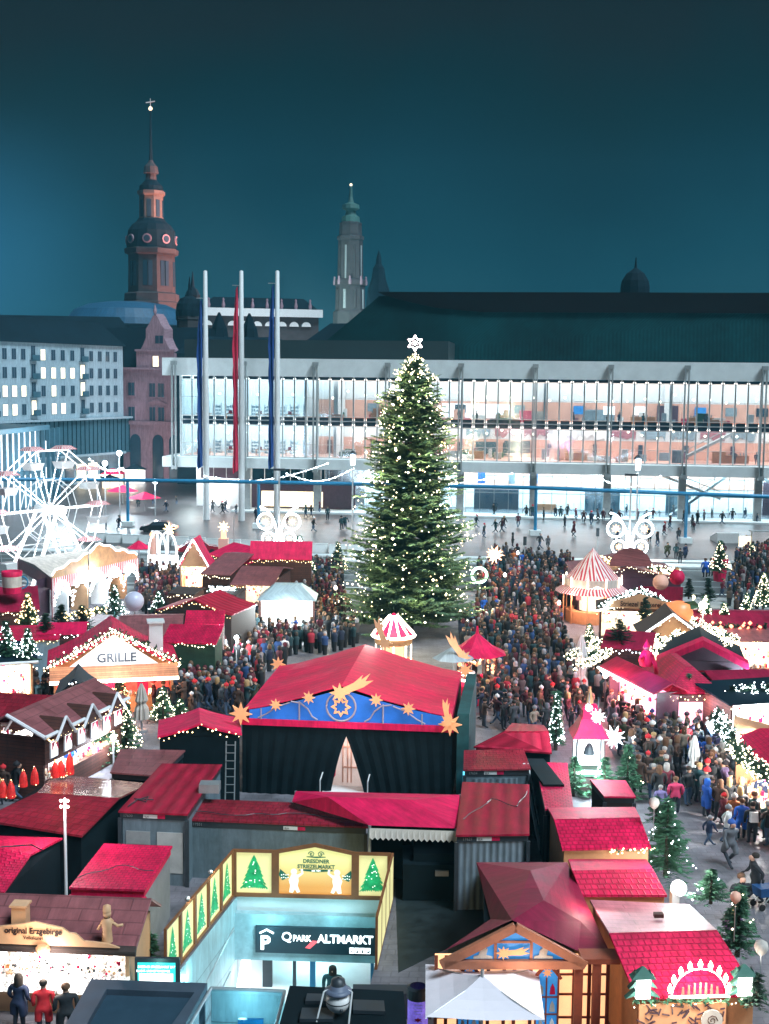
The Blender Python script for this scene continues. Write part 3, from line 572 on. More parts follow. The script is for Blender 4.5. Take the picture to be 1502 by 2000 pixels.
# ============================================================ BLUE PIPE ON POSTS
PP = [gp(x, y) for x, y in ((-160, 1027), (250, 1029), (505, 1033), (777, 1040), (1045, 1047), (1338, 1062), (1640, 1076))]
pa = thing('site_water_pipe', 'long blue pipe carried high on blue posts across the whole square', 'pipe', (0, 0, 0))
MB().tube([(p.x, p.y, 6.0) for p in PP], .24, 10).build('pipe', 'pipe', pa, smooth=True)
for p in PP:
    q = MB(); q.tube([(p.x, p.y, 0), (p.x, p.y, 5.8)], .2, 8); q.build('post', 'pipe', pa); MB().box(p.x-.7, p.x+.7, p.y-.7, p.y+.7, 0, .75).build('foot_block', 'concrete_lt', pa)
# ============================================================ CONCRETE BARRIERS
nb = 0; pts = [gp(160+i*2, 1058+i*2*.05) for i in range(270)]; acc = 0; last = None
bl = MB(); bl.hexa([(-.95, -.3, 0), (.95, -.3, 0), (.95, .3, 0), (-.95, .3, 0)], [(-.95, -.12, 1.05), (.95, -.12, 1.05), (.95, .12, 1.05), (-.95, .12, 1.05)]); bl.box(-.95, .95, -.14, .14, 1.06, 1.14)
br0 = tag(bl.build('barrier_block', 'concrete_lt'), 'pale concrete barrier block in the long row along the street behind the left stalls', 'barrier', 'barrier blocks along the street')
first = True
for p in pts:
    if last is None or (p-last).length > 2.02:
        o = br0 if first else br0.copy()
        if not first: C.objects.link(o)
        first = False; o.location = p; o.rotation_euler = (0, 0, radians(-4)); last = p
# ============================================================ STREET LAMPS, CARS, BUTTERFLY LIGHTS
def street_lamp(px_, y0, ytop, label):
    b0 = gp(px_, y0); zt = dp(px_, ytop, b0.y).z; t = thing('street_lamp', label, 'street lamp', b0)
    MB().lathe([(.14, 0), (.12, 1), (.08, zt-1.8)], 8).build('pole', 'steel', t); MB().lathe([(.22, zt-1.8), (.3, zt-1.7), (.32, zt-.5)], 8).build('lamp_glass', 'tube', t); MB().lathe([(.5, zt-.5), (.45, zt-.3), (.1, zt)], 8).build('lamp_cap', 'frame', t)
    lamp((b0.x, b0.y-.8, zt-.9), 900, (.85, .95, 1), .3); return t
street_lamp(688, 1050, 880, 'slim street lamp with white lantern left of the giant fir')
street_lamp(1241, 1075, 888, 'slim street lamp with white lantern behind the right butterfly lights')
for (px_, y0, yt, l) in ((545, 1062, 915, 'butterfly-shaped light ornament of white scrolls and stars on a mast, before the blue-bannered flagpole'), (1228, 1092, 925, 'butterfly-shaped light ornament of white scrolls and stars on a mast, over the back stall')):
    b0 = gp(px_, y0); t = thing('butterfly_light', l, 'light ornament', b0, 0, 'butterfly light ornaments over the street'); s_ = 2500/b0.y; zt = dp(px_, yt, b0.y).z
    MB().lathe([(.13, 0), (.09, zt)], 8).build('mast', 'steel', t); MB().box(-.7, .7, -.15, .15, zt-.25, zt).build('lamp_head', 'frame', t)
    zc = dp(px_, 1018 if px_ < 900 else 1032, b0.y).z; w = MB()
    for s in (-1, 1):
        for cz, cx, R_ in ((zc, 1.55, .92), (zc-2.0, 1.2, .72)):
            w.tube([(s*(cx+R_*cos(a*pi/8)), -.3, cz+R_*sin(a*pi/8)) for a in range(17)], .11, 6)
        w.tube([(s*(.3+1.9*(i/8)**1.5), -.3, zc-1+2.7*sin(i/8*1.5)) for i in range(9)], .10, 6); w.tube([(s*.18, -.3, zc-3.2), (s*.3, -.3, zc-1)], .10, 6)
    w.build('light_tube', 'bulbc', t)
    for s in (-1, 1):
        for cz, cx, R_ in ((zc, 1.55, .5), (zc-2.0, 1.2, .38)):
            MB().vplate(star(8, R_, R_*.45, s*cx, cz), -.36, -.28).build('star', 'starglow', t)
    lamp((b0.x, b0.y-1.5, zc-1), 700, (1, .93, .85), .6)
def car(px_, y0, rz, paint, label, l=4.4):
    p = gp(px_, y0); t = thing('parked_car', label, 'car', p, rz, 'cars on the street')
    side = [(-2.2, .35), (-2.15, .8), (-1.7, .95), (-1.1, 1.42), (.5, 1.46), (1.15, .98), (2.05, .85), (2.2, .6), (2.2, .35)]
    MB().vplate([(x, z) for x, z in side], -.85, .85).build('body', paint, t)
    MB().vplate([(-1.45, .98), (-1.02, 1.36), (.42, 1.39), (.9, .99)], -.87, .87).build('side_window', 'pane_dk', t)
    for x in (-1.35, 1.4):
        for y in (-.8, .8): w = MB(); w.tube([(x, y-.12, .33), (x, y+.12, .33)], .33, 12); w.build('wheel', 'tyre', t)
    for y in (-.6, .6): MB().ball((-2.2, y, .7), .14).build('tail_light', 'bulbr', t)
car(310, 1040, pi, 'carblk', 'dark hatchback parked behind the concrete barriers near the ferris wheel'); car(388, 1082, .2, 'carred', 'red car roof showing behind the left stalls and red tent')
# traffic signals and bus shelter
for px_, y0, l in ((1166, 1090, 'traffic signal on a thin post beside the street, left of right butterfly lights'), (1024, 1110, 'thin white signal post beside the crowd right of the fir')):
    p = gp(px_, y0); t = thing('traffic_signal', l, 'traffic signal', p); MB().lathe([(.06, 0), (.06, 3.2)], 6).build('post', 'steel', t); MB().box(-.16, .16, -.14, .14, 2.4, 3.3).build('signal_head', 'frame', t)
p = gp(1500, 1085); t = thing('tram_shelter', 'glass-roofed tram shelter at the right edge of the street', 'shelter', p)
MB().slab([(-2, -1, 2.9), (3, -1, 2.9), (3, 1, 2.75), (-2, 1, 2.75)], .12).build('roof', 'steel', t)
for x in (-1.8, 2.7): MB().lathe([(.08, 0), (.08, 2.8)], 6, (x, .5, 0)).build('post', 'white', t)
MB().box(-3.2, -1.9, .3, .45, .9, 2.1).build('lit_poster', 'pane_warm', t)
p = gp(1420, 1062); t = thing('info_pillar', 'small white information cabinet standing on the pavement in front of the hall', 'cabinet', p); MB().box(-1.3, 1.3, -.4, .4, 0, 1.3).hexa([(-1.3, .4, 0), (.9, .4, 0), (.9, 3, 0), (-1.3, 3, 0)], [(-1.3, .4, 1.2), (.9, .4, 1.2), (.9, 3, .5), (-1.3, 3, .5)]).build('body', 'white', t)
# gatherings on the left square: parasols, lit booth
for px_, y0, m_, l in ((240, 985, 'tarp', 'low red cafe parasol group on the far square, left one'), (283, 1000, 'tarp', 'low red cafe parasol on the far square, right of its neighbour'), (215, 960, 'slate', 'large dark cafe parasol on the far square beside the ferris wheel')):
    p = gp(px_, y0); t = thing('cafe_parasol', l, 'parasol', p); MB().lathe([(.05, 0), (.05, 2.6)], 6).build('pole', 'steel', t); MB().lathe([(2.4, 2.0), (.05, 2.9)], 8).build('canopy', m_, t); MB().lathe([(.05, .7), (.6, .72), (.6, .76), (.02, .78)], 10, (1.2, -1, 0)).build('table', 'white', t)
p = gp(278, 925); t = thing('festive_booth', 'glowing red and gold festive booth at the foot of the pink gabled house', 'booth', p)
MB().box(-2.6, 2.6, 0, 3, 0, 3).build('lit_front', 'glow', t); MB().hexa([(-3, -.6, 3), (3, -.6, 3), (3, 3.4, 3), (-3, 3.4, 3)], [(-1.5, 1.2, 4.2), (1.5, 1.2, 4.2), (1.5, 1.6, 4.2), (-1.5, 1.6, 4.2)]).build('roof', 'tarp', t)
MB().vplate(star(5, .9, .4, 0, 5.2), -.1, .1).build('star', 'bulbc', t); lamp((p.x, p.y-2, 3.5), 500, (1, .5, .4))
for k, (px_, y0, l) in enumerate(((218, 955, 'small glowing booth behind the ferris wheel, nearest the wheel rim'), (262, 945, 'small glowing booth before the pink gabled house, left of the festive booth'), (322, 935, 'small glowing booth beside the corner of the hall'), (205, 925, 'small glowing booth at the foot of the apartment block'))):
    p = gp(px_, y0); t = thing('square_booth', l, 'booth', p); MB().box(-1.6, 1.6, 0, 2, 0, 2.5).build('lit_front', ['glow', 'glowwhite', 'glowred', 'glow'][k], t); MB().hexa([(-1.9, -.5, 2.5), (1.9, -.5, 2.5), (1.9, 2.3, 2.5), (-1.9, 2.3, 2.5)], [(-.3, .8, 3.4), (.3, .8, 3.4), (.3, 1.2, 3.4), (-.3, 1.2, 3.4)]).build('roof', ['tarp', 'slate', 'tarp', 'slate'][k], t)
    b = MB()
    for q in range(26): b.gem((-1.9+q*.152, -.55, 2.45-.12*(q % 2)), .09)
    b.build('light_string', 'bulb', t); lamp((p.x, p.y-1.6, 2.6), 260, (1, .75, .6), .3)
for px_, y0, w in ((205, 905, 1000), (303, 940, 900), (190, 935, 1000), (233, 885, 700)):
    p = dp(px_, y0, 175); t = thing('flood_lamp', {205: 'bright floodlight on a mast in front of the apartment block', 303: 'bright white lamp globe near the festive booth', 190: 'bright floodlight right beside the ferris wheel rim', 233: 'bright lamp globe left of the festive booth'}[px_], 'lamp', (p.x, p.y, 0))
    MB().lathe([(.1, 0), (.07, p.z)], 6).build('pole', 'steel', t); MB().ball((0, 0, p.z), .38).build('lamp_globe', 'bulbc', t, smooth=True); lamp((p.x, p.y-1, p.z), w, (.8, .93, 1), .5)
for k, (xa, ya, xb, yb) in enumerate(((175, 897, 240, 915), (0, 0, 0, 0))):
    if xa:
        a = dp(xa, ya, 160); b_ = dp(xb, yb, 175); w = MB(); 
        for i in range(14): q = a.lerp(b_, i/13); w.gem((q.x, q.y, q.z-.8*sin(pi*i/13)), .16)
        tag(w.build('light_string', 'bulbc'), 'string of white bulbs hanging from the ferris wheel mast over the square', 'light string')
for (xa, ya, xb, yb, D) in ((400, 930, 640, 905, 168), (560, 925, 690, 915, 165), (1165, 930, 1290, 930, 150), (700, 930, 1000, 925, 168)):
    a = dp(xa, ya, D); b_ = dp(xb, yb, D+2); w = MB(); 
    for i in range(12): q = a.lerp(b_, i/11); w.gem((q.x, q.y, q.z-1.3*sin(pi*i/11)), .13)
    w.tube([(a.lerp(b_, i/11)-Vector((0, 0, 1.3*sin(pi*i/11)))) for i in range(12)], .02, 3)
    tag(w.build('light_string', 'bulbc'), f'string of white bulbs sagging in front of the hall {"beside the flagpoles" if xa==400 else "left of the slim street lamp" if xa==560 else "around the right street lamp" if xa==1165 else "behind the giant fir"}', 'light string')
# ============================================================ MARKET: generic builders
def frame_of(A, B):
    a = atan2(B.y-A.y, B.x-A.x); return a, (Vector((B.x, B.y))-Vector((A.x, A.y))).length
def hut(label, FL, FR, ze, depth=None, bpy_=None, roof='ridge_x', rise=.9, rm='tile', wm='wood', over=.3, front='closed', power=0, lc=(1, .8, .6), glow='glow', group=None, name='market_stall', cat='market stall', rf=.5, fascia=None, tubes=None, drop=0, base=0, under=None, snow=False, goods=True):
    A = gp(*FL, ze); B = gp(*FR, ze); r, w = frame_of(A, B)
    if depth is None: q = gp((FL[0]+FR[0])/2, bpy_, ze+(rise if roof in ('shed',) else 0)); depth = max(1.2, (q-(A+B)/2).dot(Vector((-sin(r), cos(r), 0))))
    t = thing(name, label, cat, (A.x, A.y, base), r, group)
    c, s = cos(r), sin(r); FOOT.append([(A.x+x*c-y*s, A.y+x*s+y*c) for x, y in ((-.2, -.2), (w+.2, -.2), (w+.2, depth+.2), (-.2, depth+.2))])
    z = ze-base; o = over; d = depth; b = MB(); th = .09
    if roof == 'flat': b.slab([(-o, -o, z), (w+o, -o, z), (w+o, d+o, z+rise), (-o, d+o, z+rise)], th)
    elif roof == 'shed': b.slab([(-o, -o, z), (w+o, -o, z), (w+o, d+o, z+rise), (-o, d+o, z+rise)], th)
    elif roof == 'ridge_x':
        y = d*rf; b.slab([(-o, -o, z), (w+o, -o, z), (w+o, y, z+rise), (-o, y, z+rise)], th); b.slab([(w+o, d+o, z), (-o, d+o, z), (-o, y, z+rise), (w+o, y, z+rise)], th)
    elif roof == 'ridge_y':
        x = w*rf; n = 4
        for i in range(n):   # slopes sag a little like stretched cloth
            u0, u1 = i/n, (i+1)/n; sg = lambda u: u-.10*sin(pi*u)
            b.slab([(-o+(x+o)*u0, d+o, z+rise*sg(u0)), (-o+(x+o)*u0, -o, z+rise*sg(u0)), (-o+(x+o)*u1, -o, z+rise*sg(u1)), (-o+(x+o)*u1, d+o, z+rise*sg(u1))], th)
            b.slab([(w+o-(w-x+o)*u0, -o, z+rise*sg(u0)), (w+o-(w-x+o)*u0, d+o, z+rise*sg(u0)), (w+o-(w-x+o)*u1, d+o, z+rise*sg(u1)), (w+o-(w-x+o)*u1, -o, z+rise*sg(u1))], th)
    elif roof == 'hip':
        m = min(w, d)*.42; R1 = [(m, m), (w-m, m), (w-m, d-m), (m, d-m)]; R0 = [(-o, -o), (w+o, -o), (w+o, d+o), (-o, d+o)]
        for i in range(4):
            j = (i+1) % 4; b.face([(*R0[i], z), (*R0[j], z), (*R1[j], z+rise), (*R1[i], z+rise)])
        b.face([(*p, z+rise) for p in R1]); b.face([(*p, z-.05) for p in reversed(R0)])
    b.build('roof', rm, t)
    W_ = MB(); zt = z-.1
    if front == 'open':
        W_.box(0, .12, 0, d, 0, zt); W_.box(w-.12, w, 0, d, 0, zt); W_.box(0, w, d-.1, d, 0, zt)
    else: W_.box(0, w, 0, d, 0, zt)
    if roof == 'ridge_y': W_.vplate([(0, zt+.02), (w, zt+.02), (w*rf, zt+rise*.95)], .02, .14); W_.vplate([(0, zt+.02), (w, zt+.02), (w*rf, zt+rise*.95)], d-.14, d-.02)
    W_.build('wall', wm, t)
    if front == 'open':
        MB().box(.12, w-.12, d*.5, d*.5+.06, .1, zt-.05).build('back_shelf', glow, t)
        MB().box(.12, w-.12, .05, .75, 0, .95).build('counter', wm, t)
        if goods:
            G_ = MB(); random.seed(int(abs(A.x*13+A.y*7)))
            for i in range(int(w*16)):
                x, y = random.uniform(.2, w-.3), random.uniform(.1, .6); h = random.uniform(.06, .3); q = random.uniform(.05, .14); G_.box(x, x+q, y, y+q, .96, .96+h, random.choice([0, 0, 1, 2, 3]))
            for i in range(int(w*9)):
                x, zq = random.uniform(.2, w-.3), random.uniform(1.2, zt-.3); q = random.uniform(.06, .2); G_.box(x, x+q, d*.5-.14, d*.5-.02, zq, zq+q*1.2, random.choice([0, 1, 2, 3]))
            for i in range(int(w*3)):
                x = random.uniform(.2, w-.3); q = random.uniform(.08, .17); G_.ball((x, random.uniform(.05, .5), zt-random.uniform(.3, .7)), q*.6, random.choice([0, 1, 4]), 6, 4)
            tag(G_.build('goods', ['shelfy', 'tarp', 'wood_lt', 'bulbg', 'iwhite'], t), kind='stuff')
        if power:
            lamp(t.matrix_basis @ Vector((w/2, .25, zt-.35)), power, lc, .15)
    if fascia: MB().box(-o, w+o, -o-.08, -o-.01, z-.42, z+.02).build('fascia', fascia, t)
    if tubes:
        if roof == 'ridge_y': MB().tube([(-o, -o-.12, z-.05), (w*rf, -o-.12, z+rise-.03)], .07, 6).tube([(w*rf, -o-.12, z+rise-.03), (w+o, -o-.12, z-.05)], .07, 6).build('light_tube', tubes, t)
        else: MB().tube([(-o, -o-.14, z-.1), (w+o, -o-.14, z-.1)], .07, 6).build('light_tube', tubes, t)
    if snow: MB().tube([(-o, -o-.05, z+.02), (w*rf, -o-.05, z+rise+.03)] if roof == 'ridge_y' else [(-o, -o, z+.03), (w+o, -o, z+.03)], .09, 6).tube([(w*rf, -o-.05, z+rise+.03), (w+o, -o-.05, z+.02)] if roof == 'ridge_y' else [(-o, -o, z+.03), (-o, d*.5, z+rise)], .09, 6).build('snow_trim', 'snow', t)
    if A.y > 50 and name != 'service_hut' and base == 0:
        rs = random.Random(int(A.x*7+A.y*3)); sb2 = MB(); e = o+.1
        ps = [(-o, -e, z-.04), (w*rf, -e, z+rise), (w+o, -e, z-.04)] if roof == 'ridge_y' else [(-o, -e, z-.04), (w+o, -e, z-.04)]
        for a_, b_ in zip(ps, ps[1:]):
            a_, b_ = Vector(a_), Vector(b_); n_ = int((b_-a_).length/.2)
            for q_ in range(n_): p_ = a_.lerp(b_, (q_+.5)/n_); sb2.gem((p_.x+rs.uniform(-.05, .05), p_.y, p_.z-rs.uniform(0, .3)), rs.uniform(.022, .05))
        sb2.build('light_string', rs.choice(['bulb', 'bulb', 'bulbg', 'bulbc']), t)
    t['_w'] = w; t['_d'] = d; return t
def fir_mesh(h, rad, seed=1, dens=1.0, needle=.22, taper=1.0, base=.12):
    rnd = random.Random(seed); b = MB(); n = int(h*46*dens)+20
    for i in range(n):
        u = (i+rnd.random())/n; z = h*(base+(1-base)*u)*.985; R_ = rad*(1-u)**taper*rnd.uniform(.72, 1.08)+.05*h*.3*(1-u); a = rnd.random()*2*pi
        d = Vector((cos(a), sin(a), 0)); up = .25-.55*(1-u)*rnd.uniform(.3, 1)
        tip = d*R_+Vector((0, 0, z+up*R_)); root = Vector((0, 0, z+.05)); k = max(4, int(R_/needle*2.6)); sd_ = d.cross(Vector((0, 0, 1)))
        for j in range(k):
            f_ = (j+.5)/k; p = root.lerp(tip, f_)-Vector((0, 0, .12*R_*sin(pi*f_)))
            for s in (-1, 1):
                L = needle*rnd.uniform(.7, 1.5)*(1.15-f_*.55); q = p+sd_*s*L+d*L*.6+Vector((0, 0, rnd.uniform(-.35, .15)*L)); wv = d*needle*.16+Vector((0, 0, needle*.12))
                b.face([p-wv, q, p+wv], 0, [(0, 0), (1, 0), (0, 1)])
        b.face([tip-sd_*needle*.4-d*needle*.6, tip+d*needle*.5, tip+sd_*needle*.4-d*needle*.6], 0, [(0, 0), (1, 0), (0, 1)])
    return b
def fir(px_, y0, h, rad, label, zb=0, bulb='bulb', nb=60, seed=1, star_=False, size=.045, pot=False, m_='green', group=None, power=0, lc=(1, .9, .7)):
    p = gp(px_, y0, zb); t = thing('fir_tree', label, 'fir tree', p, 0, group)
    MB().lathe([(.06*h**.5, 0), (.03, h*.9)], 6).build('trunk', 'bark', t)
    fir_mesh(h, rad, seed, needle=.12+.03*h).build('crown', m_, t)
    if pot: MB().lathe([(.25, 0), (.34, .55), (.3, .55)], 10).build('pot', 'maroon', t)
    if nb:
        rnd = random.Random(seed+9); b = MB()
        for i in range(nb):
            u = rnd.random()**1.3; a = rnd.random()*2*pi; r_ = rad*(1-u)*rnd.uniform(.75, 1.0)+.03; b.gem((r_*cos(a), r_*sin(a), h*(.14+.84*u)), size*rnd.uniform(.7, 1.3))
        b.build('light_string', bulb, t)
    if power: lamp((p.x, p.y-rad-.3, zb+h*.5), power, lc, .2)
    if star_: MB().vplate(star(5, .3, .13, 0, h+.2), -.04, .04).build('star', 'bulb', t)
    return t
def garland(pts, th, label, bulb='bulb', per=9, seed=1, size=.045, m_='green_dk', group=None):
    rnd = random.Random(seed); b = MB(); l_ = MB(); pts = [Vector(p) for p in pts]; c0 = pts[0]
    for i in range(len(pts)-1):
        L = (pts[i+1]-pts[i]).length; n = max(2, int(L*26))
        for k in range(n):
            p = pts[i].lerp(pts[i+1], rnd.random()); d = Vector((rnd.gauss(0, 1), rnd.gauss(0, 1), rnd.gauss(0, 1))).normalized()*th*rnd.uniform(.3, 1.1); q = p+d; w = Vector((rnd.gauss(0, 1), rnd.gauss(0, 1), rnd.gauss(0, 1)))*th*.28
            b.face([p-w, q, p+w], 0, [(0, 0), (1, 0), (0, 1)]); b.face([q-w, p+d*.2, q+w], 0, [(0, 0), (1, 0), (0, 1)])
        for k in range(int(L*per)):
            p = pts[i].lerp(pts[i+1], rnd.random()); d = Vector((rnd.gauss(0, 1), -abs(rnd.gauss(0, 1)), rnd.gauss(0, 1))).normalized()*th*rnd.uniform(.7, 1.0); l_.gem(p+d, size*rnd.uniform(.7, 1.3))
    t = thing('fir_garland', label, 'garland', c0, 0, group, world=True); b.build('greenery', m_, t); l_.build('light_string', bulb, t); return t
def closed_parasol(px_, y0, yt, m_, label, r=.32):
    p = gp(px_, y0); zt = dp(px_, yt, p.y).z; t = thing('closed_parasol', label, 'parasol', p); prof = [(.05, 0), (.05, .8)]
    MB().lathe([(.05, 0), (.05, 1.0)], 8).lathe([(.3, 0), (.3, .1), (.02, .12)], 10).build('pole', 'steel', t)
    b = MB(); n = 20; Z = [(r*1.15, .7), (r, 1.3), (r*.62, 1.55), (r*.95, zt*.65), (r*.55, zt*.88), (.05, zt)]
    k0 = len(b.v)
    for (rr, z) in Z:
        for k in range(n): a = 2*pi*k/n; q = rr*(1+.2*(1 if k % 2 else -1)); b.v.append((q*cos(a), q*sin(a), z))
    for i in range(len(Z)-1):
        for k in range(n): q = (k+1) % n; b.f.append((i*n+k, i*n+q, (i+1)*n+q, (i+1)*n+k)); b.mi.append(0); b.uv.append([(0, 0), (1, 0), (1, 1), (0, 1)])
    b.build('folded_cloth', m_, t); return t

# ============================================================ GIANT FIR
BT = gp(797, 1236); s0 = 2500/BT.y; HT = dp(803, 690, BT.y).z
GT = thing('giant_fir', 'giant illuminated fir tree with star on its top in the middle of the market', 'fir tree', BT)
profile = [(1225, 108), (1190, 130), (1150, 137), (1100, 136), (1050, 127), (1000, 111), (950, 100), (900, 93), (850, 82), (800, 71), (750, 54), (722, 34), (705, 18), (690, 5)]
PZ = [(dp(797, y, BT.y).z, w/s0) for y, w in profile]
def prad(z):
    if z <= PZ[0][0]: return PZ[0][1]*.8
    for (z0, r0), (z1, r1) in zip(PZ, PZ[1:]):
        if z0 <= z <= z1: return r0+(r1-r0)*(z-z0)/(z1-z0)
    return .1
rnd = random.Random(5); cr = MB(); lm = MB(); tips = []; BR = MB()
z = 1.3; zs = []
NBR = 1700
for i in range(NBR):
    u = (i+rnd.random())/NBR; z = 1.2+(HT-1.3)*(1-(1-u)**.62) if False else 1.2+(HT-1.4)*u**1.12
    lean = (803-797)/s0*z/HT; a = rnd.random()*2*pi; clump = .86+.14*sin(3*a+z*1.7)+.07*sin(7*a-z*2.9)
    R_ = prad(z)*clump*rnd.choice([rnd.uniform(.5, 1.0), rnd.uniform(.85, 1.2)]); d = Vector((cos(a), sin(a), 0)); sd_ = Vector((-sin(a), cos(a), 0))
    droop = R_*rnd.uniform(-.16, .16)+.05; root = Vector((lean, 0, z+.05*R_)); tip = d*R_+Vector((lean, 0, z+droop))
    k = max(5, int(R_*8)); sub = rnd.uniform(.85, 1.2)
    for j in range(k):
        f_ = (j+.4)/k; 
        if f_ < .25 and R_ > 2: continue
        p = root.lerp(tip, f_)-Vector((0, 0, .09*R_*sin(pi*f_)))
        for s in (-1, 1):
            L = (.50*(1.15-f_)+.14)*sub*rnd.uniform(.6, 1.2)*min(1, .35+R_/3.5); q = p+sd_*s*L+d*L*.55+Vector((0, 0, -rnd.uniform(.05, .4)*L)); wv = d*.075+Vector((0, 0, .05*rnd.uniform(-1, 1)))
            cr.face([p-wv*1.6, q-wv*.3, q+wv*.3, p+wv*1.6], 0, [(0, 0), (1, 0), (1, 1), (0, 1)])
            if rnd.random() < .5:
                q2 = p+(q-p)*.6; q3 = q2+d*L*.4-Vector((0, 0, .15*L)); cr.face([q2-sd_*.06, q3, q2+sd_*.06], 0, [(0, 0), (1, 0), (0, 1)])
    cr.face([tip-sd_*.12-d*.3, tip+d*.25, tip+sd_*.12-d*.3], 0, [(0, 0), (1, 0), (0, 1)])
    if R_ > prad(z)*.8: tips.append((tip, a, z))
cr.build('crown', mat('giant_fir_needles', (.115, .21, .105), .75, noise=.5, ns=.55), GT)
MB().lathe([(.42, 0), (.32, HT*.5), (.05, HT-.3)], 10).build('trunk', 'bark', GT)
for nm, cnt, sz, m_ in (('light_string', 800, (.022, .045), 'bulb'), ('light_string', 190, (.06, .11), 'bulb'), ('light_string', 200, (.03, .06), 'bulbg')):
    lm = MB()
    for i in range(cnt):
        u = rnd.random()**(1.12); z = 1.6+(HT-1.8)*u; a = rnd.random()*2*pi
        if sin(a*3.1+z*.9)+sin(z*2.3-a*2) < -.7 and rnd.random() < .7: continue
        cl = .86+.14*sin(3*a+z*1.7)+.07*sin(7*a-z*2.9); r_ = prad(z)*cl*rnd.uniform(.86, 1.08)
        lm.gem((r_*cos(a)+.3*z/HT, r_*sin(a), z-.08*r_), rnd.uniform(*sz))
    for i in range(28):
        u = .9+.1*rnd.random(); z = HT*u; a = rnd.random()*2*pi; r_ = prad(z)*rnd.uniform(.6, 1.15); lm.gem((r_*cos(a)+.25, r_*sin(a), z), sz[0]*1.2)
    lm.build(nm, m_, GT)
for i in range(34):
    z = 2.2+(HT-3.5)*((i+.5)/34)**1.1; a = i*2.4; r_ = prad(z)*1.03+.3
    if sin(a) < .6: lamp(BT+Vector((r_*cos(a), r_*sin(a), z)), 230, (1, .84, .50), .08)
sm = MB()
for k in range(6):
    a = pi/2+k*pi/3; c_ = Vector((cos(a), 0, sin(a))); n_ = Vector((-sin(a), 0, cos(a)))
    sm.tube([c_*.95, c_*.42+n_*.26], .075, 5).tube([c_*.95, c_*.42-n_*.26], .075, 5).tube([(0, 0, 0), c_*.3], .05, 5)
o = sm.build('top_star', mat('star_bulb', (1, .8, .8), .5, noise=0, emit=(1, .80, .82), es=6), GT); o.location = (.25, -.1, HT+.75); o.scale = (.62, .62, .62)
# ============================================================ FERRIS WHEEL
hubp = dp(96, 995, 119); wa = radians(53)   # the wheel's plane is turned away from the picture plane
FW = thing('ferris_wheel', 'white ferris wheel outlined with bright light tubes at the left edge of the market', 'ferris wheel', (hubp.x, hubp.y, 0), wa)
R_ = 5.8; hz = hubp.z; Wd = 1.3
for yo in (-Wd/2, Wd/2):
    P_ = [(R_*sin(radians(18+36*k)), yo, hz+R_*cos(radians(18+36*k))) for k in range(10)]
    b = MB()
    for k in range(10): b.tube([P_[k], P_[(k+1) % 10]], .045, 6)
    b.build('rim', 'tube', FW)
    for k in range(10):
        b = MB(); b.tube([(0, yo*.5, hz), P_[k]], .035, 6); sp = b.build('spoke', 'white', FW); b = MB()
        for q in range(22): b.gem(Vector((0, yo*.5, hz)).lerp(Vector(P_[k]), (q+.5)/22)+Vector((0, -.06, 0)), .062)
        b.build('light_string', 'bulbc', sp)
    b = MB()
    for k in range(10):
        q = [(2.9*sin(radians(18+36*(k+e))), yo*.8, hz+2.9*cos(radians(18+36*(k+e)))) for e in (0, 1)]; b.tube(q, .04, 5)
    b.build('inner_ring', 'white', FW)
MB().tube([(0, -1.7, hz), (0, 1.7, hz)], .45, 12).build('hub', 'white', FW); MB().ball((0, -1.75, hz), .5, 0, 10, 6).build('hub_light', 'bulbc', FW)
for s in (-1, 1):
    for e in (-1, 1): MB().bar((e*.2, s*1.5, hz), (e*3.6, s*1.9, 0), .22).build('support_leg', 'tube', FW)
    MB().bar((-1.8, s*1.7, hz*.5), (1.8, s*1.7, hz*.5), .12).bar((-3, s*1.85, 1.2), (1.2, s*1.6, hz*.66), .08).bar((3, s*1.85, 1.2), (-1.2, s*1.6, hz*.66), .08).build('brace', 'white', FW)
for k in range(10):
    a = radians(18+36*k); x, z = R_*sin(a), hz+R_*cos(a); gnd = MB()
    gnd.hexa([(x-.55, -.6, z-1.75), (x+.55, -.6, z-1.75), (x+.55, .6, z-1.75), (x-.55, .6, z-1.75)], [(x-.8, -.75, z-1.1), (x+.8, -.75, z-1.1), (x+.8, .75, z-1.1), (x-.8, .75, z-1.1)])
    o = gnd.build('gondola', 'white', FW); MB().hexa([(x-.95, -.85, z+.05), (x+.95, -.85, z+.05), (x+.95, .85, z+.05), (x-.95, .85, z+.05)], [(x-.5, -.5, z+.4), (x+.5, -.5, z+.4), (x+.5, .5, z+.4), (x-.5, .5, z+.4)]).build('canopy', 'redwhite', o)
    MB().tube([(x-.7, 0, z-1.1), (x-.8, 0, z+.1)], .03, 4).tube([(x+.7, 0, z-1.1), (x+.8, 0, z+.1)], .03, 4).build('hanger', 'white', o)
q = gp(95, 1145)
for dx, dy, dz, w in ((0, -4, 7, 420), (3, -3, 11, 200), (-3, -4, 4, 250)): lamp((hubp.x+dx, hubp.y+dy, dz), w, (.88, .93, 1), .4)
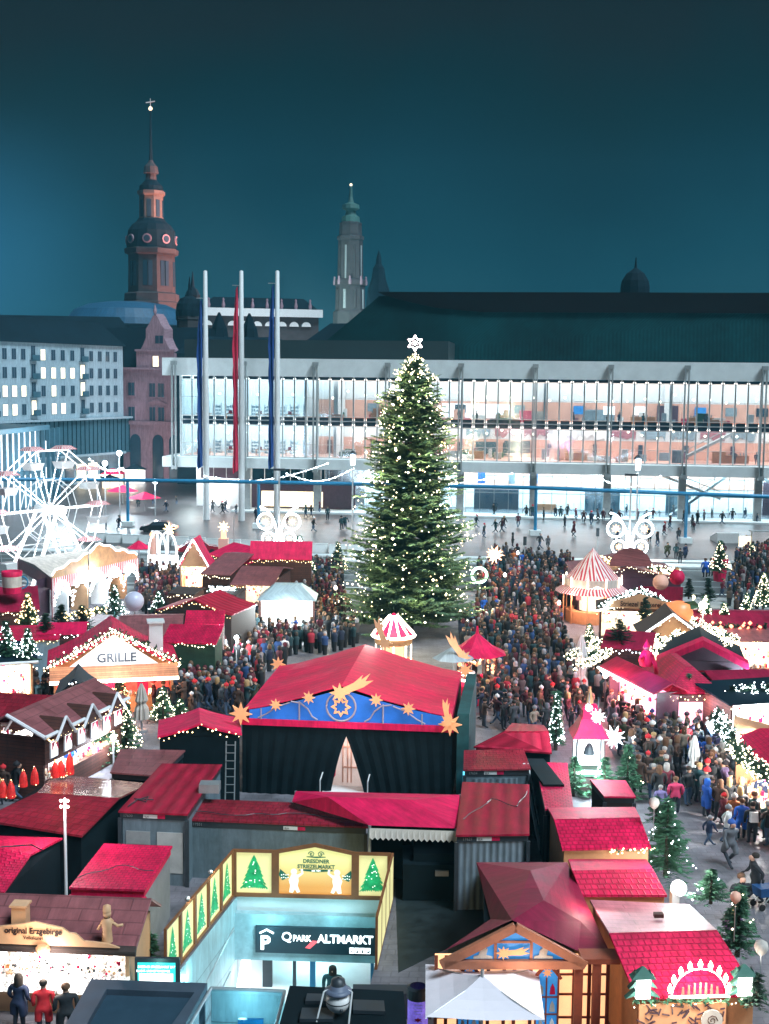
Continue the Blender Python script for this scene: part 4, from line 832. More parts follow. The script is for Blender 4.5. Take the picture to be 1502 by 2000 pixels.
# carousel tent in front of it
A = gp(102, 1130, 3.3); B = gp(268, 1090, 3.3); Cc = gp(232, 1066, 3.3); D_ = gp(36, 1091, 3.3)
t = thing('ride_tent', 'white canvas ride tent with red striped valance and lit golden crest below the ferris wheel', 'tent', (A.x, A.y, 0), 0, world=True)
mid = (A+B+Cc+D_)/4+Vector((0, 0, 1.5)); r1 = (A+D_)/2+Vector((0, 0, .3)); r2 = (B+Cc)/2+Vector((0, 0, .3))
b = MB(); b.face([A, B, r2, r1]); b.face([Cc, D_, r1, r2]); b.face([D_, A, r1]); b.face([B, Cc, r2]); b.build('canvas_roof', 'cream', t)
v = MB()
for p, q in ((D_, A), (A, B)): v.face([p-Vector((0, 0, 1.0)), q-Vector((0, 0, 1.0)), q, p]); 
v.build('valance', 'redwhite', t)
crs = MB(); n = 26; top = []
dAB = (B-A)
for i in range(n+1):
    u = i/n; hgt = .25+1.0*max(0, sin(pi*u))**.6+.7*math.exp(-((u-.55)/.14)**2)+.12*sin(u*40); top.append(A+dAB*u+Vector((0, 0, hgt)))
for i in range(n): crs.face([A+dAB*(i/n), A+dAB*((i+1)/n), top[i+1], top[i]])
crs.build('crest', 'gold', t); MB().tube([p+Vector((0, -.08, 0)) for p in top], .08, 6).build('light_tube', 'tube', t)
for p in (A, B, Cc, D_): MB().tube([(p.x, p.y, 0), (p.x, p.y, 3.3)], .1, 8).build('post', 'redwhite', t)
wn2 = Vector((dAB.y, -dAB.x, 0)).normalized()
lg = MB(); rnd = random.Random(4)
for i in range(420):
    u = rnd.random(); k = int(u*5); uu = u*5-k; zt = 1.0+1.7*sin(pi*uu)**.5; p = A+dAB*u+wn2*.15; lg.gem((p.x, p.y, rnd.uniform(zt-.5, zt+.3)), rnd.uniform(.04, .1))
lg.build('light_string', 'bulbc', t)
bk = MB(); bk.face([A-Vector((0, 0, 3.2))-wn2*1.5, B-Vector((0, 0, 3.2))-wn2*1.5, B-Vector((0, 0, .2))-wn2*1.5, A-Vector((0, 0, .2))-wn2*1.5]); bk.build('backdrop', 'maroon', t)
for k in range(4): p = A+dAB*(.15+.23*k)-wn2*.7; MB().box(p.x-.7, p.x+.7, p.y-.3, p.y+.3, 0, 2.1).build('ride_figure', ['white', 'ply', 'iwhite', 'wood_lt'][k], t)
FOOT.append([(p.x, p.y) for p in (A, B, Cc, D_)])
m_ = (A+B)/2; lamp((m_.x, m_.y-1, 3.0), 520, (.95, .93, 1), .4); lamp((m_.x-4, m_.y-2, 2.2), 300, (1, .9, .95), .4); lamp((m_.x, m_.y, 7.2), 260, (1, .95, .9), .3)
# ============================================================ LEFT SIDE STALLS
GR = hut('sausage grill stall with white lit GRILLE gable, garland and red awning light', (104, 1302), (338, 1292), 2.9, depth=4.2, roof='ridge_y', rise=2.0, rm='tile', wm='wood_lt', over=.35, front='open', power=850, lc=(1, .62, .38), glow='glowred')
w = GR['_w']; d = GR['_d']
MB().vplate([(.9, 2.95), (w-.9, 2.95), (w/2+.1, 4.65), (w/2-.1, 4.65)], -.52, -.40).build('gable_sign', mat('sign_white', (.7, .74, .74), .5, noise=.12, ns=1, es=.25), GR)
text('GRILLE', .72, mat('sign_grey_letters', (.05, .06, .08), .6), GR, (w/2+.15, -.54, 3.15), bold=.02)
aw = MB(); aw.slab([(-.2, -1.5, 2.35), (w+.2, -1.5, 2.35), (w+.2, -.42, 2.95), (-.2, -.42, 2.95)], .08); aw.build('awning', mat('awning_boards', (.75, .28, .14), .6, kind='boards', p=(9, .18), noise=.1), GR)
MB().tube([(-.2, -1.58, 2.3), (w+.2, -1.58, 2.3)], .1, 6).build('light_tube', 'tubew', GR)
b = MB(); 
for i in range(40):
    u = i/39; x = -.3+(w+.6)*u; z = 2.95+2.0*(1-abs(2*u-1)); b.gem((x, -.5, z), .07)
b.build('light_string', 'bulb', GR)
MB().box(w-1.3, w-.5, 1, 1.8, 3, 5.0).box(w-1.4, w-.4, .9, 1.9, 5.0, 5.12).build('chimney', 'white', GR)
for k in range(3): MB().box(.9+k*1.9, 1.5+k*1.9, -.1, .3, 1.0, 2.0).build('hanging_ham', 'tarp', GR)
lamp(GR.matrix_basis @ Vector((w/2, -1.9, 3.9)), 200, (.95, .98, 1), .3); lamp(GR.matrix_basis @ Vector((w/2, -1.7, 2.0)), 420, (1, .6, .42), .3)
O_ = GR.matrix_basis
garland([O_ @ Vector((-.4, -.45, 2.95)), O_ @ Vector((w/2, -.45, 4.98))], .28, 'lit fir garland along the left slope of the grill stall gable', seed=3)
garland([O_ @ Vector((w/2, -.45, 4.98)), O_ @ Vector((w+.4, -.45, 2.95))], .28, 'lit fir garland along the right slope of the grill stall gable', seed=4)
hut('red-roofed stall with green board front right of the grill stall', (318, 1253), (420, 1256), 3.0, bpy_=1220, roof='shed', rise=.7, rm='tile', wm='green_dk', over=.1)
hut('small bright red roof behind the green-fronted stall', (362, 1219), (436, 1219), 3.0, bpy_=1198, roof='shed', rise=.7, rm='tile', wm='wood_dk', over=.05)
hut('long low red double roof with dark gable right of the pale balloon', (308, 1190), (452, 1200), 3.1, bpy_=1172, roof='ridge_y', rise=.9, rm='ribred', wm='wood_dk', over=.1)
hut('mauve tent roof between the pale balloon and the grill stall', (232, 1240), (352, 1238), 2.9, bpy_=1200, roof='ridge_x', rise=.6, rm='mauve', wm='maroon', over=.15, name='market_tent', cat='tent')
hut('flat bright red roof left of the grill stall, under the dark hedge', (74, 1238), (165, 1236), 2.9, bpy_=1217, roof='ridge_x', rise=.4, rm='tarp', wm='wood', over=.1)
hut('long flat red roof behind the small green-lit firs at the left edge', (-60, 1250), (112, 1247), 2.8, bpy_=1228, roof='flat', rise=.2, rm='tile', wm='plaster', over=.1)
hut('wine-red tent with curved roof at the left edge, below the giant cup', (-70, 1196), (72, 1190), 3.0, bpy_=1160, roof='ridge_x', rise=1.1, rm='tarp_dk', wm='wood', over=.2, name='market_tent', cat='tent')
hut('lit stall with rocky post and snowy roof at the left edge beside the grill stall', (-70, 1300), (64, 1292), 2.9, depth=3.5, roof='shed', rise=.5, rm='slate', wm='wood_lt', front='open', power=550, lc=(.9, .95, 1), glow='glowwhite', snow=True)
hut('dark grey tent-roofed kiosk with white arrow sign in front of the grill stall', (112, 1358), (178, 1356), 2.9, depth=3.2, roof='ridge_y', rise=.9, rm='slate', wm='wood', over=.15, name='market_kiosk', cat='kiosk')
V1 = hut('red-roofed craft stall with snowy gable and two lit windows at the left edge', (-60, 1408), (78, 1416), 2.9, bpy_=1365, roof='ridge_x', rise=.9, rm='tile_dk', wm='wood', over=.3, front='open', power=600, lc=(1, .85, .72), snow=True)
V2 = hut('long brown half-timbered stall with lit windows and snowy eaves running towards the grill stall', (84, 1438), (236, 1366), 3.1, depth=3.4, roof='ridge_x', rise=.9, rm='mauve', wm='wood', over=.3, front='open', power=900, lc=(.92, .95, 1), glow='glowwhite', snow=True)
for V, n, z in ((V1, 3, 2.25), (V2, 6, 2.3)):
    w = V['_w']; ng = 2 if n == 3 else 3
    for k in range(ng):
        x = w*(k+.5)/ng; hw = w/ng*.3; gz = 3.05 if n == 3 else 3.2; g_ = MB().hexa([(x-hw, -.42, gz-.35), (x+hw, -.42, gz-.35), (x+hw, .9, gz-.35), (x-hw, .9, gz-.35)], [(x-.02, -.42, gz+.5), (x+.02, -.42, gz+.5), (x+.02, .9, gz+.5), (x-.02, .9, gz+.5)]).build('front_gable', 'wood', V)
        MB().tube([(x-hw-.12, -.48, gz-.38), (x, -.48, gz+.56)], .07, 6).tube([(x, -.48, gz+.56), (x+hw+.12, -.48, gz-.38)], .07, 6).build('snow_trim', 'snow', g_)
    MB().box(0, w, -.1, .1, 1.75, 2.95).build('upper_front', 'wood', V)
    for k in range(n):
        x = w*(k+.3)/n; o = MB().box(x, x+.62, -.16, -.08, 1.95, 2.75).build('window', 'snow', V); MB().box(x+.06, x+.56, -.19, -.15, 2.0, 2.7).build('pane', 'glowwhite', o); MB().vplate([(x+.06, 2.7), (x+.06, 2.3), (x+.3, 2.7)], -.215, -.195).vplate([(x+.56, 2.7), (x+.32, 2.7), (x+.56, 2.3)], -.215, -.195).build('curtain', 'tarp', o)
hut('dark red curved roof with fir edging left of the stage hall', (312, 1437), (468, 1432), 3.2, bpy_=1405, roof='ridge_y', rise=.55, rm='tarp', wm='black', over=.1)
hut('wine-red round tent roof at the left edge beside the green-lit firs', (0, 0), (1, 0), 3) if False else None
# back row left
hut('red banner-fronted stall behind the brightly lit spot left of the giant fir', (488, 1091), (608, 1092), 3.6, bpy_=1068, roof='shed', rise=1.4, rm='tarp', wm='wood', over=.05)
TR = hut('pointed red tent outlined with white tubes behind the left crowd', (352, 1105), (405, 1106), 3.0, depth=2.6, roof='ridge_y', rise=2.4, rm='tarp', wm='ply', over=.2, front='open', tubes='tube', power=420, name='market_tent', cat='tent')
hut('light red long roof behind the pointed red tent, below the red tower post', (412, 1082), (486, 1100), 3.2, bpy_=1062, roof='ridge_x', rise=.9, rm='tarp', wm='stone_dk', over=.2)
hut('grey-brown roof right of the pointed red tent', (395, 1120), (448, 1122), 3.2, bpy_=1075, roof='ridge_x', rise=.8, rm='mauve', wm='wood', over=.15)
hut('low stall with rows of white icicle lights behind the long red double roof', (412, 1160), (460, 1162), 2.9, depth=2.5, roof='flat', rise=.1, rm='wood_dk', wm='stone_dk', over=.1)
hut('brown stall with lit yellow lanterns behind the long red double roof', (330, 1158), (378, 1160), 2.7, depth=2.5, roof='flat', rise=.1, rm='wood_dk', wm='wood', over=.1)
hut('brown roofed stall beside small firs, left of the bright white light', (455, 1140), (530, 1142), 3.0, bpy_=1108, roof='ridge_x', rise=.8, rm='mauve', wm='wood', over=.2, front='open', power=500)
b = garland([gp(408, 1150, 3.0), gp(462, 1152, 3.0)], .25, 'dense white icicle lights along the low stall beside brown lanterns', 'bulbc', 60, 5, .05)
sp_ = gp(560, 1180, 2.6); t = thing('lit_pavilion', 'brilliantly white lit pavilion stall left of the giant fir', 'pavilion', (sp_.x, sp_.y, 0)); FOOT.append([(sp_.x-2.2, sp_.y-.5), (sp_.x+2.2, sp_.y-.5), (sp_.x+2.2, sp_.y+3), (sp_.x-2.2, sp_.y+3)])
MB().hexa([(-2.2, -.3, 2.9), (2.2, -.3, 2.9), (2.2, 3, 2.9), (-2.2, 3, 2.9)], [(-1, 1, 3.9), (1, 1, 3.9), (1, 2, 3.9), (-1, 2, 3.9)]).build('roof', 'plaster', t); MB().box(-2, 2, 1.2, 1.3, 0, 2.8).build('lit_front', 'glowwhite', t)
for x in (-2, 2): MB().box(x-.08, x+.08, 0, .16, 0, 2.9).build('post', 'wood', t)
b = MB(); b.ball((0, 0, 2.3), .35); b.build('flood_lamp', 'bulbc', t); lamp((sp_.x, sp_.y-.6, 2.5), 1500, (.85, .97, 1), .4)
# umbrellas, giant cup, balloon, tower post
p = gp(272, 1115); t = thing('red_parasol', 'open red parasol right of the white ride tent', 'parasol', p); MB().lathe([(.05, 0), (.05, 3)], 6).build('pole', 'steel', t); MB().lathe([(1.25, 2.3), (.05, 3.05)], 8).build('canopy', 'tarp', t)
p = gp(24, 1158, 4.1); t = thing('giant_cup', 'giant red and white mulled wine cup standing on the wine-red tent', 'cup sculpture', p)
MB().lathe([(.62, 0), (.66, .45)], 20).build('cup_base', 'tarp', t, True); MB().lathe([(.66, .45), (.70, 1.2)], 20).build('picture_band', 'cream', t, True); MB().lathe([(.70, 1.2), (.72, 1.55), (.62, 1.55), (.6, 1.3), (.01, 1.3)], 20).build('cup_rim', 'tarp', t, True)
MB().tube([(.7+.4*sin(a*pi/8), 0, .75+.42*cos(a*pi/8)) for a in range(9)], .06, 6).build('handle', 'pipe', t)
p = gp(262, 1197, 3.2); t = MB().ball((0, 0, .8), .68, 0, 20, 14).build('balloon_lamp', mat('balloon_skin', (.42, .45, .58), .35, noise=.05, es=.12), None, True); t.location = p; tag(t, 'pale violet balloon lamp floating above the mauve tent', 'balloon')
MB().lathe([(.04, -3.4), (.04, .2)], 6).build('mast', 'steel', t)
for px_, y0, zt, l in ((175, 1240, 6.5, 'thin white mast beside the dark hedge above the flat red roof'), (457, 1130, 6, 'thin white mast between the back left stalls'), ):
    p = gp(px_, y0); tag(MB().lathe([(.06, 0), (.05, zt)], 6, p).build('mast', 'steel', loc=p), l, 'mast')
p = gp(437, 1100); t = thing('star_tower', 'salmon lamp column crowned with a glowing star behind the left back stalls', 'lamp column', p); MB().box(-.5, .5, -.5, .5, 0, 2.6).build('column', 'salmon', t); MB().box(-.25, .25, -.25, .25, 2.6, 3.3).build('lantern', 'glowpane', t); MB().vplate(star(8, .6, .2, 0, 3.8), -.08, .08).build('star', 'bulbg', t)
p = gp(331, 1100); t = thing('star_post', 'glowing star on a thin post before the dark parked hatchback', 'lamp post', p); MB().lathe([(.04, 0), (.04, 3.2)], 6).build('post', 'steel', t); MB().vplate(star(8, .65, .2, 0, 3.6), -.08, .08).build('star', 'bulbg', t)
for px_, y0, l in ((298, 1105, 'orange candle-shaped figure beside the open red parasol'),):
    p = gp(px_, y0); t = thing('candle_figure', l, 'figure', p); MB().lathe([(.4, 0), (.36, 2.8), (.1, 3)], 10).build('body', 'salmon', t); MB().ball((0, 0, 3.2), .3).build('head', 'glowpane', t)
for px_, y0, l in ((308, 1120, 'white arched light frame, left of the pair behind the left crowd'), (328, 1120, 'white arched light frame, right of the pair behind the left crowd')):
    p = gp(px_, y0); t = thing('arch_light', l, 'light frame', p); MB().tube([(.85*cos(a*pi/8)*(1 if a else 1), 0, 2.2+1.9*sin(a*pi/8)) for a in range(9)], .09, 6).tube([(-.85, 0, 0), (-.85, 0, 2.2)], .09, 6).tube([(.85, 0, 0), (.85, 0, 2.2)], .09, 6).tube([(0, 0, 2), (0, 0, 4.1)], .07, 6).build('light_tube', 'tube', t)
    MB().box(-1, 1, .1, .3, 0, 1.8).build('panel', 'glowwhite', t)
# firs on the left
for i, (px_, y0, h, r_, zb, bl_, nb, l, gm) in enumerate((
    (35, 1250, 2.6, 1.1, 0, 'bulbc', 90, 'greenish lit little fir at the left edge, before the long flat red roof', 'green'), (55, 1225, 2.4, .9, 2.2, 'bulbg', 120, 'fir covered in golden bulbs beside the wine-red tent at the left', 'green'),
    (55, 1290, 1.9, .8, 2.9, 'bulbc', 80, 'white-lit fir on the snowy slate roof at the left edge', 'green'), (12, 1285, 2.2, .9, 2.9, 'bulbc', 70, 'white-lit fir at the very left edge on the slate roof', 'green'),
    (224, 1206, 2.3, 1.0, 2.6, 'bulbc', 60, 'blue-green lit fir right beside the pale balloon', 'green'), (384, 1140, 2.6, 1.0, 0, 'bulbg', 90, 'golden lit fir below the pointed red tent', 'green'),
    (432, 1135, 2.8, 1.1, 0, 'bulb', 90, 'fir with white bulbs and a red bow, right of the pointed red tent', 'green'), (500, 1150, 2.6, 1.0, 0, 'bulb', 90, 'lit fir with red ornament before the brown roofed stall', 'green'),
    (478, 1140, 2.2, .8, 0, 'bulb', 60, 'narrow lit fir between back left stalls', 'green'), (585, 1130, 4.2, 1.5, 0, 'bulbc', 420, 'fir smothered in cold white lights before the red banner stall', 'green'),
    (610, 1150, 2.6, .9, 0, 'bulb', 80, 'small lit fir between the white-lit fir and giant fir', 'green'), (660, 1120, 3.2, 1.2, 0, 'bulb', 60, 'medium lit fir left behind the giant fir', 'green'),
    (247, 1465, 2.4, .95, 0, 'bulb', 110, 'lit fir bush right of the closed cream parasol foot', 'green'), (205, 1490, 2.6, 1.1, 0, 'bulb', 130, 'lit fir bush in front of the half-timbered stall, larger one', 'green'),
    (318, 1410, 2.0, .9, 0, 'bulb', 80, 'lit fir bush right of the closed cream parasol', 'green'), (352, 1415, 1.5, .8, 0, 'bulb', 40, 'low fir bush with few lights above the curved dark red roof', 'green'),
    (90, 1470, 2.9, 1.25, 0, 'bulbg', 150, 'round tree dotted with golden bulbs before the half-timbered stall', 'green_dk'), (228, 1390, 3.0, .9, 0, 'bulbg', 90, 'slim dark tree with golden bulbs at the end of the half-timbered stall', 'green_dk'),
    (120, 1245, 2.2, 1.2, 2.2, 'bulbg', 0, 'dark unlit conifer hedge clump left of the thin mast', 'green_dk'), (160, 1240, 2.0, 1.3, 2.2, 'bulbg', 20, 'dark conifer hedge clump behind the thin mast', 'green_dk'),
    (90, 1255, 1.9, 1.0, 2.2, 'bulbg', 0, 'dark conifer clump left of the flat bright red roof', 'green_dk'), (310, 1195, 1.6, .8, 1.0, 'bulbc', 40, 'small fir with white flowers right of the pale balloon', 'green'))):
    fir(px_, y0, h, r_, l, zb, bl_, nb, seed=i+20, m_=gm, size=.042 if y0 < 1260 else .034)
garland([gp(120, 1205, 3.0), gp(210, 1190, 3.0)], .35, 'golden light garland over the dark hedge below the ride tent', 'bulbg', 24, 8, .06)
closed_parasol(277, 1428, 1335, 'cream', 'closed cream parasol standing before the grill stall crowd')
for i, (px_, y0) in enumerate(((46, 1536), (22, 1558), (38, 1556), (68, 1531), (108, 1518), (120, 1516), (137, 1512))):
    p = gp(px_ if i != 2 else 6, y0, 2.9); t = thing('candle_cone', ('glowing red candle cone on the dull red roof, ' + ('foremost left one', 'leftmost but one', 'leftmost', 'fourth from left', 'first of the cluster of three', 'middle of the cluster of three', 'tallest and rightmost')[i]), 'candle cone', p, 0, 'glowing red candle cones')
    hh = .72 if i != 6 else .95; MB().lathe([(.17, 0), (.18, .1), (.14, hh*.6), (.02, hh)], 10).build('shade', mat('cone_red', (.55, .02, .02), .5, noise=.5, ns=6, es=.25), t)
    b = MB(); rnd = random.Random(i)
    for k in range(34): u = rnd.random(); a = rnd.random()*2*pi; b.gem((.18*(1-u*.9)*cos(a), .18*(1-u*.9)*sin(a), hh*u), .022)
    b.build('light_string', 'bulbg', t)
p = gp(122, 1508, 2.95); lamp((p.x, p.y-.7, 3.9), 60, (1, .25, .1), .1)
# ============================================================ RIGHT SIDE STALLS
H1 = hut('big back stall with low brown roof, pink side banners and golden garlands', (1130, 1125), (1330, 1128), 3.6, bpy_=1100, roof='ridge_y', rise=.9, rm='mauve', wm='maroon', over=.2)
w = H1['_w']
for x0, x1 in ((-.2, w*.4), (w*.58, w+.1)): MB().box(x0, x1, -.5, -.4, 1.7, 2.9).build('side_banner', 'tarp_dk' if x0 > 0 else 'pale', H1)
MB().vplate([(w/2-1.7, 4.5)]+[(w/2-1.7*cos(a*pi/10), 4.5+1.5*sin(a*pi/10)) for a in range(1, 10)]+[(w/2+1.7, 4.5)], -.3, -.1).build('round_gable', 'mauve', H1)
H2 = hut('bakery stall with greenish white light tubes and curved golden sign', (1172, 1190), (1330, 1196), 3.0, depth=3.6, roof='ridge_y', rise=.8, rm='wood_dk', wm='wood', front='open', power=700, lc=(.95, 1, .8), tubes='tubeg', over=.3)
w = H2['_w']; MB().vplate([(w*.12, 3.25), (w*.88, 3.25), (w*.86, 3.7), (w*.5, 4.3), (w*.14, 3.7)], -.5, -.4).build('sign_board', 'ply', H2)
text('Striezel Bäckerei', .5, 'wood', H2, (w*.5, -.52, 3.4), bold=.008, sx=.85)
H3 = hut('white-outlined gable stall full of fairy lights in the right middle', (1256, 1240), (1368, 1243), 3.0, depth=3.4, roof='ridge_y', rise=1.5, rm='wood_dk', wm='ply', front='open', power=650, lc=(1, .9, .8), tubes='tube', over=.25)
H4 = hut('plain brown gabled rear wall hut with red barge boards, right of the sweets stall', (1292, 1284), (1452, 1292), 2.9, depth=4.5, roof='ridge_y', rise=1.15, rm='slate', wm=mat('plum_wall', (.12, .06, .075), .7, noise=.15), over=.15, fascia=None)
w = H4['_w']; b = MB(); 
for x0, z0, x1, z1 in ((-.3, 2.85, w/2, 4.15), (w/2, 4.15, w+.3, 2.85)): b.hexa([(x0, -.45, z0-.4), (x1, -.45, z1-.4), (x1, -.2, z1-.4), (x0, -.2, z0-.4)], [(x0, -.45, z0), (x1, -.45, z1), (x1, .5, z1+.06), (x0, .5, z0+.06)])
b.build('barge_board', 'tarp', H4)
H5 = hut('sweets stall with slanting white-lit red front crowded by customers', (1190, 1302), (1284, 1350), 2.9, depth=1.3, roof='ridge_x', rise=.5, rm='tarp_dk', wm='maroon', front='open', power=900, lc=(1, .35, .42), glow=mat('pink_lit_interior', (.9, .45, .7), .6, noise=.4, ns=2, es=1.3), tubes='tube', over=.4)
H6 = hut('red-roofed corner kiosk with pink-lit window joined to the sweets stall', (1312, 1353), (1400, 1353), 2.7, depth=5.5, roof='hip', rise=1.2, rm='tile', wm='wood_dk', over=.3, power=0)
w = H6['_w']; o = MB().box(.3, w-.4, -.05, .02, .8, 2.3).build('window', 'wood_dk', H6); MB().box(.38, w-.48, -.09, -.04, .9, 2.2).build('pane', mat('pink_window', (.9, .45, .55), .5, noise=.4, ns=2, es=1.2), o)
lamp(H6.matrix_basis @ Vector((w/2, -1.0, 2.3)), 120, (1, .55, .65), .2); lamp(H5.matrix_basis @ Vector((2, -1.4, 2.8)), 550, (1, .30, .28), .3)
hut('pink-lit low tent roof behind the small star lamp at the right edge', (1400, 1332), (1560, 1328), 2.7, depth=2.6, roof='ridge_x', rise=.35, rm='tarp_dk', wm='maroon', over=.2, name='market_tent', cat='tent')
hut('white-glowing stall under green garland at the right edge', (1428, 1372), (1580, 1362), 2.9, depth=3.2, roof='flat', rise=.3, rm='slate', wm='wood', front='open', power=800, lc=(1, .93, .88), glow='glowwhite')
hut('red-roofed stall with glowing counter and slanting wooden sign at the right edge', (1438, 1450), (1540, 1545), 2.8, depth=3.4, roof='ridge_x', rise=.8, rm='tile', wm='wood_lt', front='open', power=1000, lc=(1, .95, .85), glow='glowwhite')
hut('low wine-red roof with orange bulbs in the right distance', (1378, 1228), (1560, 1230), 2.9, bpy_=1192, roof='ridge_x', rise=.6, rm='tarp_dk', wm='wood', over=.2, front='open', power=500)
hut('brown-roofed stall right of the striped round stall, behind the sweets stall', (1180, 1262), (1268, 1268), 2.9, bpy_=1235, roof='ridge_x', rise=.6, rm='tarp_dk', wm='wood', over=.2)
hut('small dark stall roof at the far right beside the tall potted fir', (1420, 1250), (1560, 1252), 2.8, depth=3, roof='flat', rise=.2, rm='mauve', wm='wood', over=.2, front='open', power=600)
# round striped stall
p = gp(1155, 1212); cx = p
t = thing('round_stall', 'round stall with pointed red and white striped roof and white scalloped crown', 'market stall', p); FOOT.append([(p.x-2.8, p.y-2.8), (p.x+2.8, p.y-2.8), (p.x+2.8, p.y+2.8), (p.x-2.8, p.y+2.8)])
z1 = 3.1
MB().lathe([(2.2, 3.45), (.15, 5.75), (.02, 5.95)], 16).build('roof', 'redwhite', t); MB().lathe([(2.3, 2.95), (2.32, 3.55), (2.2, 3.55), (2.2, 2.95)], 10).build('crown_board', 'cream', t); MB().lathe([(3.0, 2.45), (2.3, 2.95)], 16).build('skirt_roof', 'redwhite', t)
for k in range(10): a = 2*pi*k/10; MB().tube([(2.3*cos(a), 2.3*sin(a), 0), (2.3*cos(a), 2.3*sin(a), 2.9)], .06, 6).build('post', 'wood_lt', t); MB().tube([(2.36*cos(a), 2.36*sin(a), 2.95), (2.36*cos(a), 2.36*sin(a), 3.75)], .05, 6).build('light_tube', 'tubew', t)
MB().lathe([(2.1, 0), (2.1, .95), (1.5, .97)], 12).build('counter', 'wood_lt', t); MB().lathe([(1.0, .9), (1.0, 2.8)], 10).build('inner_shelf', 'glow', t); lamp((p.x, p.y-2.6, 2.4), 380, (1, .6, .45), .2); lamp((p.x-2, p.y-2.2, 2.4), 300, (1, .6, .5), .2)
# red conical tents
for (px_, y0, r_, h0, h1, l, pw) in ((930, 1352, 1.9, 2.5, 3.7, 'round red tent-roofed ornament stall right of the stage roof', 300), (1240, 1205, 1.7, 2.6, 3.8, 'red pyramid tent inside the bakery stall light', 250)):
    p = gp(px_, y0); t = thing('round_tent', l, 'tent', p); FOOT.append([(p.x-1.6, p.y-1.6), (p.x+1.6, p.y-1.6), (p.x+1.6, p.y+1.6), (p.x-1.6, p.y+1.6)])
    MB().lathe([(r_, h0), (r_*.55, h0+(h1-h0)*.36), (.12, h1), (.05, h1+.5)], 8, a0=pi/8).build('roof', 'tarp', t); MB().lathe([(1.2, 0), (1.2, .9), (.9, .92)], 8).build('counter', 'wood', t)
    for k in range(8): a = 2*pi*k/8+pi/8; MB().tube([(1.25*cos(a), 1.25*sin(a), .9), (1.3*cos(a), 1.3*sin(a), h0)], .05, 5).build('post', 'wood', t)
    b = MB(); rnd = random.Random(3)
    for k in range(40): a = rnd.random()*2*pi; q = rnd.uniform(.9, 1.3); b.ball((q*cos(a), q*sin(a), rnd.uniform(1.0, h0-.2)), rnd.uniform(.06, .15), rnd.choice([0, 0, 1, 2]), 6, 4)
    tag(b.build('ornaments', ['ply', 'glowpane', 'tarp'], t), kind='stuff'); lamp((p.x, p.y-.9, h0-.2), pw, (1, .6, .4), .15)
# kiddie carousel with comets below the tree
p = gp(768, 1300); t = thing('small_carousel', 'small carousel with red and white pointed roof under the giant fir', 'carousel', p)
zc = lambda y: dp(768, y, p.y).z
R0 = 41*p.y/2500; MB().lathe([(R0, zc(1237)), (R0*.62, zc(1222)), (R0*.2, zc(1203)), (.05, zc(1197))], 12, a0=pi/12).build('roof', 'tarp', t)
b = MB()
for k in range(12): a = 2*pi*k/12+pi/12; b.tube([(R0*cos(a), R0*sin(a), zc(1236)), (R0*.63*cos(a), R0*.63*sin(a), zc(1221)), (R0*.2*cos(a), R0*.2*sin(a), zc(1202))], .07, 5)
b.tube([((R0+.05)*cos(k*pi/12), (R0+.05)*sin(k*pi/12), zc(1240)) for k in range(25)], .1, 5); b.build('light_tube', 'tubew', t)
MB().lathe([(R0*.95, zc(1241)), (R0*.9, zc(1256))], 16).build('frieze', 'gold', t); MB().lathe([(R0*.5, 0), (R0*.5, zc(1240))], 12).build('drum', 'glowpane', t); MB().lathe([(R0, 0), (R0, .4), (.1, .45)], 16).build('platform', 'wood_lt', t)
for k in range(8): a = 2*pi*k/8; MB().tube([(R0*.85*cos(a), R0*.85*sin(a), .4), (R0*.85*cos(a), R0*.85*sin(a), zc(1240))], .05, 5).build('post', 'tubew', t)
lamp((p.x, p.y-R0-.4, 3.6), 260, (1, .75, .5), .2); FOOT.append([(p.x-7, p.y-3), (p.x+7, p.y-3), (p.x+7, p.y+3), (p.x-7, p.y+3)])
def comet(o, x, z, s, y=-.05, flip=1, rot=.6, m_='orange', tail=1.0, th=.1):
    n = star(8, s*.5, s*.24, x, z); tl = [(.15, .22), (.75, .42), (1.25, .75), (1.12, .52), (1.62, .78), (1.32, .42), (1.72, .42), (1.2, .15), (.6, .0), (.2, -.15)]
    c_, s_ = cos(rot), sin(rot); q = [(x+flip*s*tail*(a*c_-b_*s_), z+s*tail*(a*s_+b_*c_)) for a, b_ in tl]
    if flip > 0: q = list(reversed(q))
    b = MB(); b.vplate(n, y-th, y); b.vplate(q, y-th*.7, y-th*.1); return b.build('comet', m_, o)
for px_, y0, fl, rt, l in ((752, 1262, -1, .9, 'wooden comet board on the left of the small carousel'), (905, 1290, -1, .65, 'long wooden comet board arching on the right of the small carousel')):
    q = gp(px_, y0, 2.5); t = thing('comet_board', l, 'comet', (q.x, q.y, 2.5)); MB().tube([(0, .1, -2.5), (0, .1, 0)], .06, 5).build('post', 'steel', t); comet(t, 0, .2, 1.0, flip=fl, rot=rt, m_='ply', tail=1.0)
q = gp(838, 1298, 2.2); t = thing('sleigh_ride', 'open red ride car ring with white light bars right of the small carousel', 'ride', (q.x, q.y, 0)); MB().lathe([(3.2, 0), (3.2, .6), (2.6, .65)], 18).build('track', 'tarp', t); MB().tube([(-2.6, -1.8, 2.6), (2.6, -1.8, 2.0)], .12, 6).tube([(-2.6, -1.8, 2.2), (2.6, -1.8, 1.6)], .08, 6).build('light_tube', 'tubew', t)
for k in range(5): MB().lathe([(.5, .6), (.6, 1.2), (.35, 1.5)], 8, (-2+k, 1.0*sin(k), 0)).build('ride_seat', random.choice(['tarp', 'ply', 'green', 'pipe']), t)
MB().lathe([(.06, 0), (.06, 2.9)], 6, (1.5, .5, 0)).lathe([(1.3, 2.5), (.1, 3.2)], 8, (1.5, .5, 0)).build('umbrella', 'plaster', t); lamp((q.x, q.y-2.4, 2.8), 240, (1, .75, .55), .2)
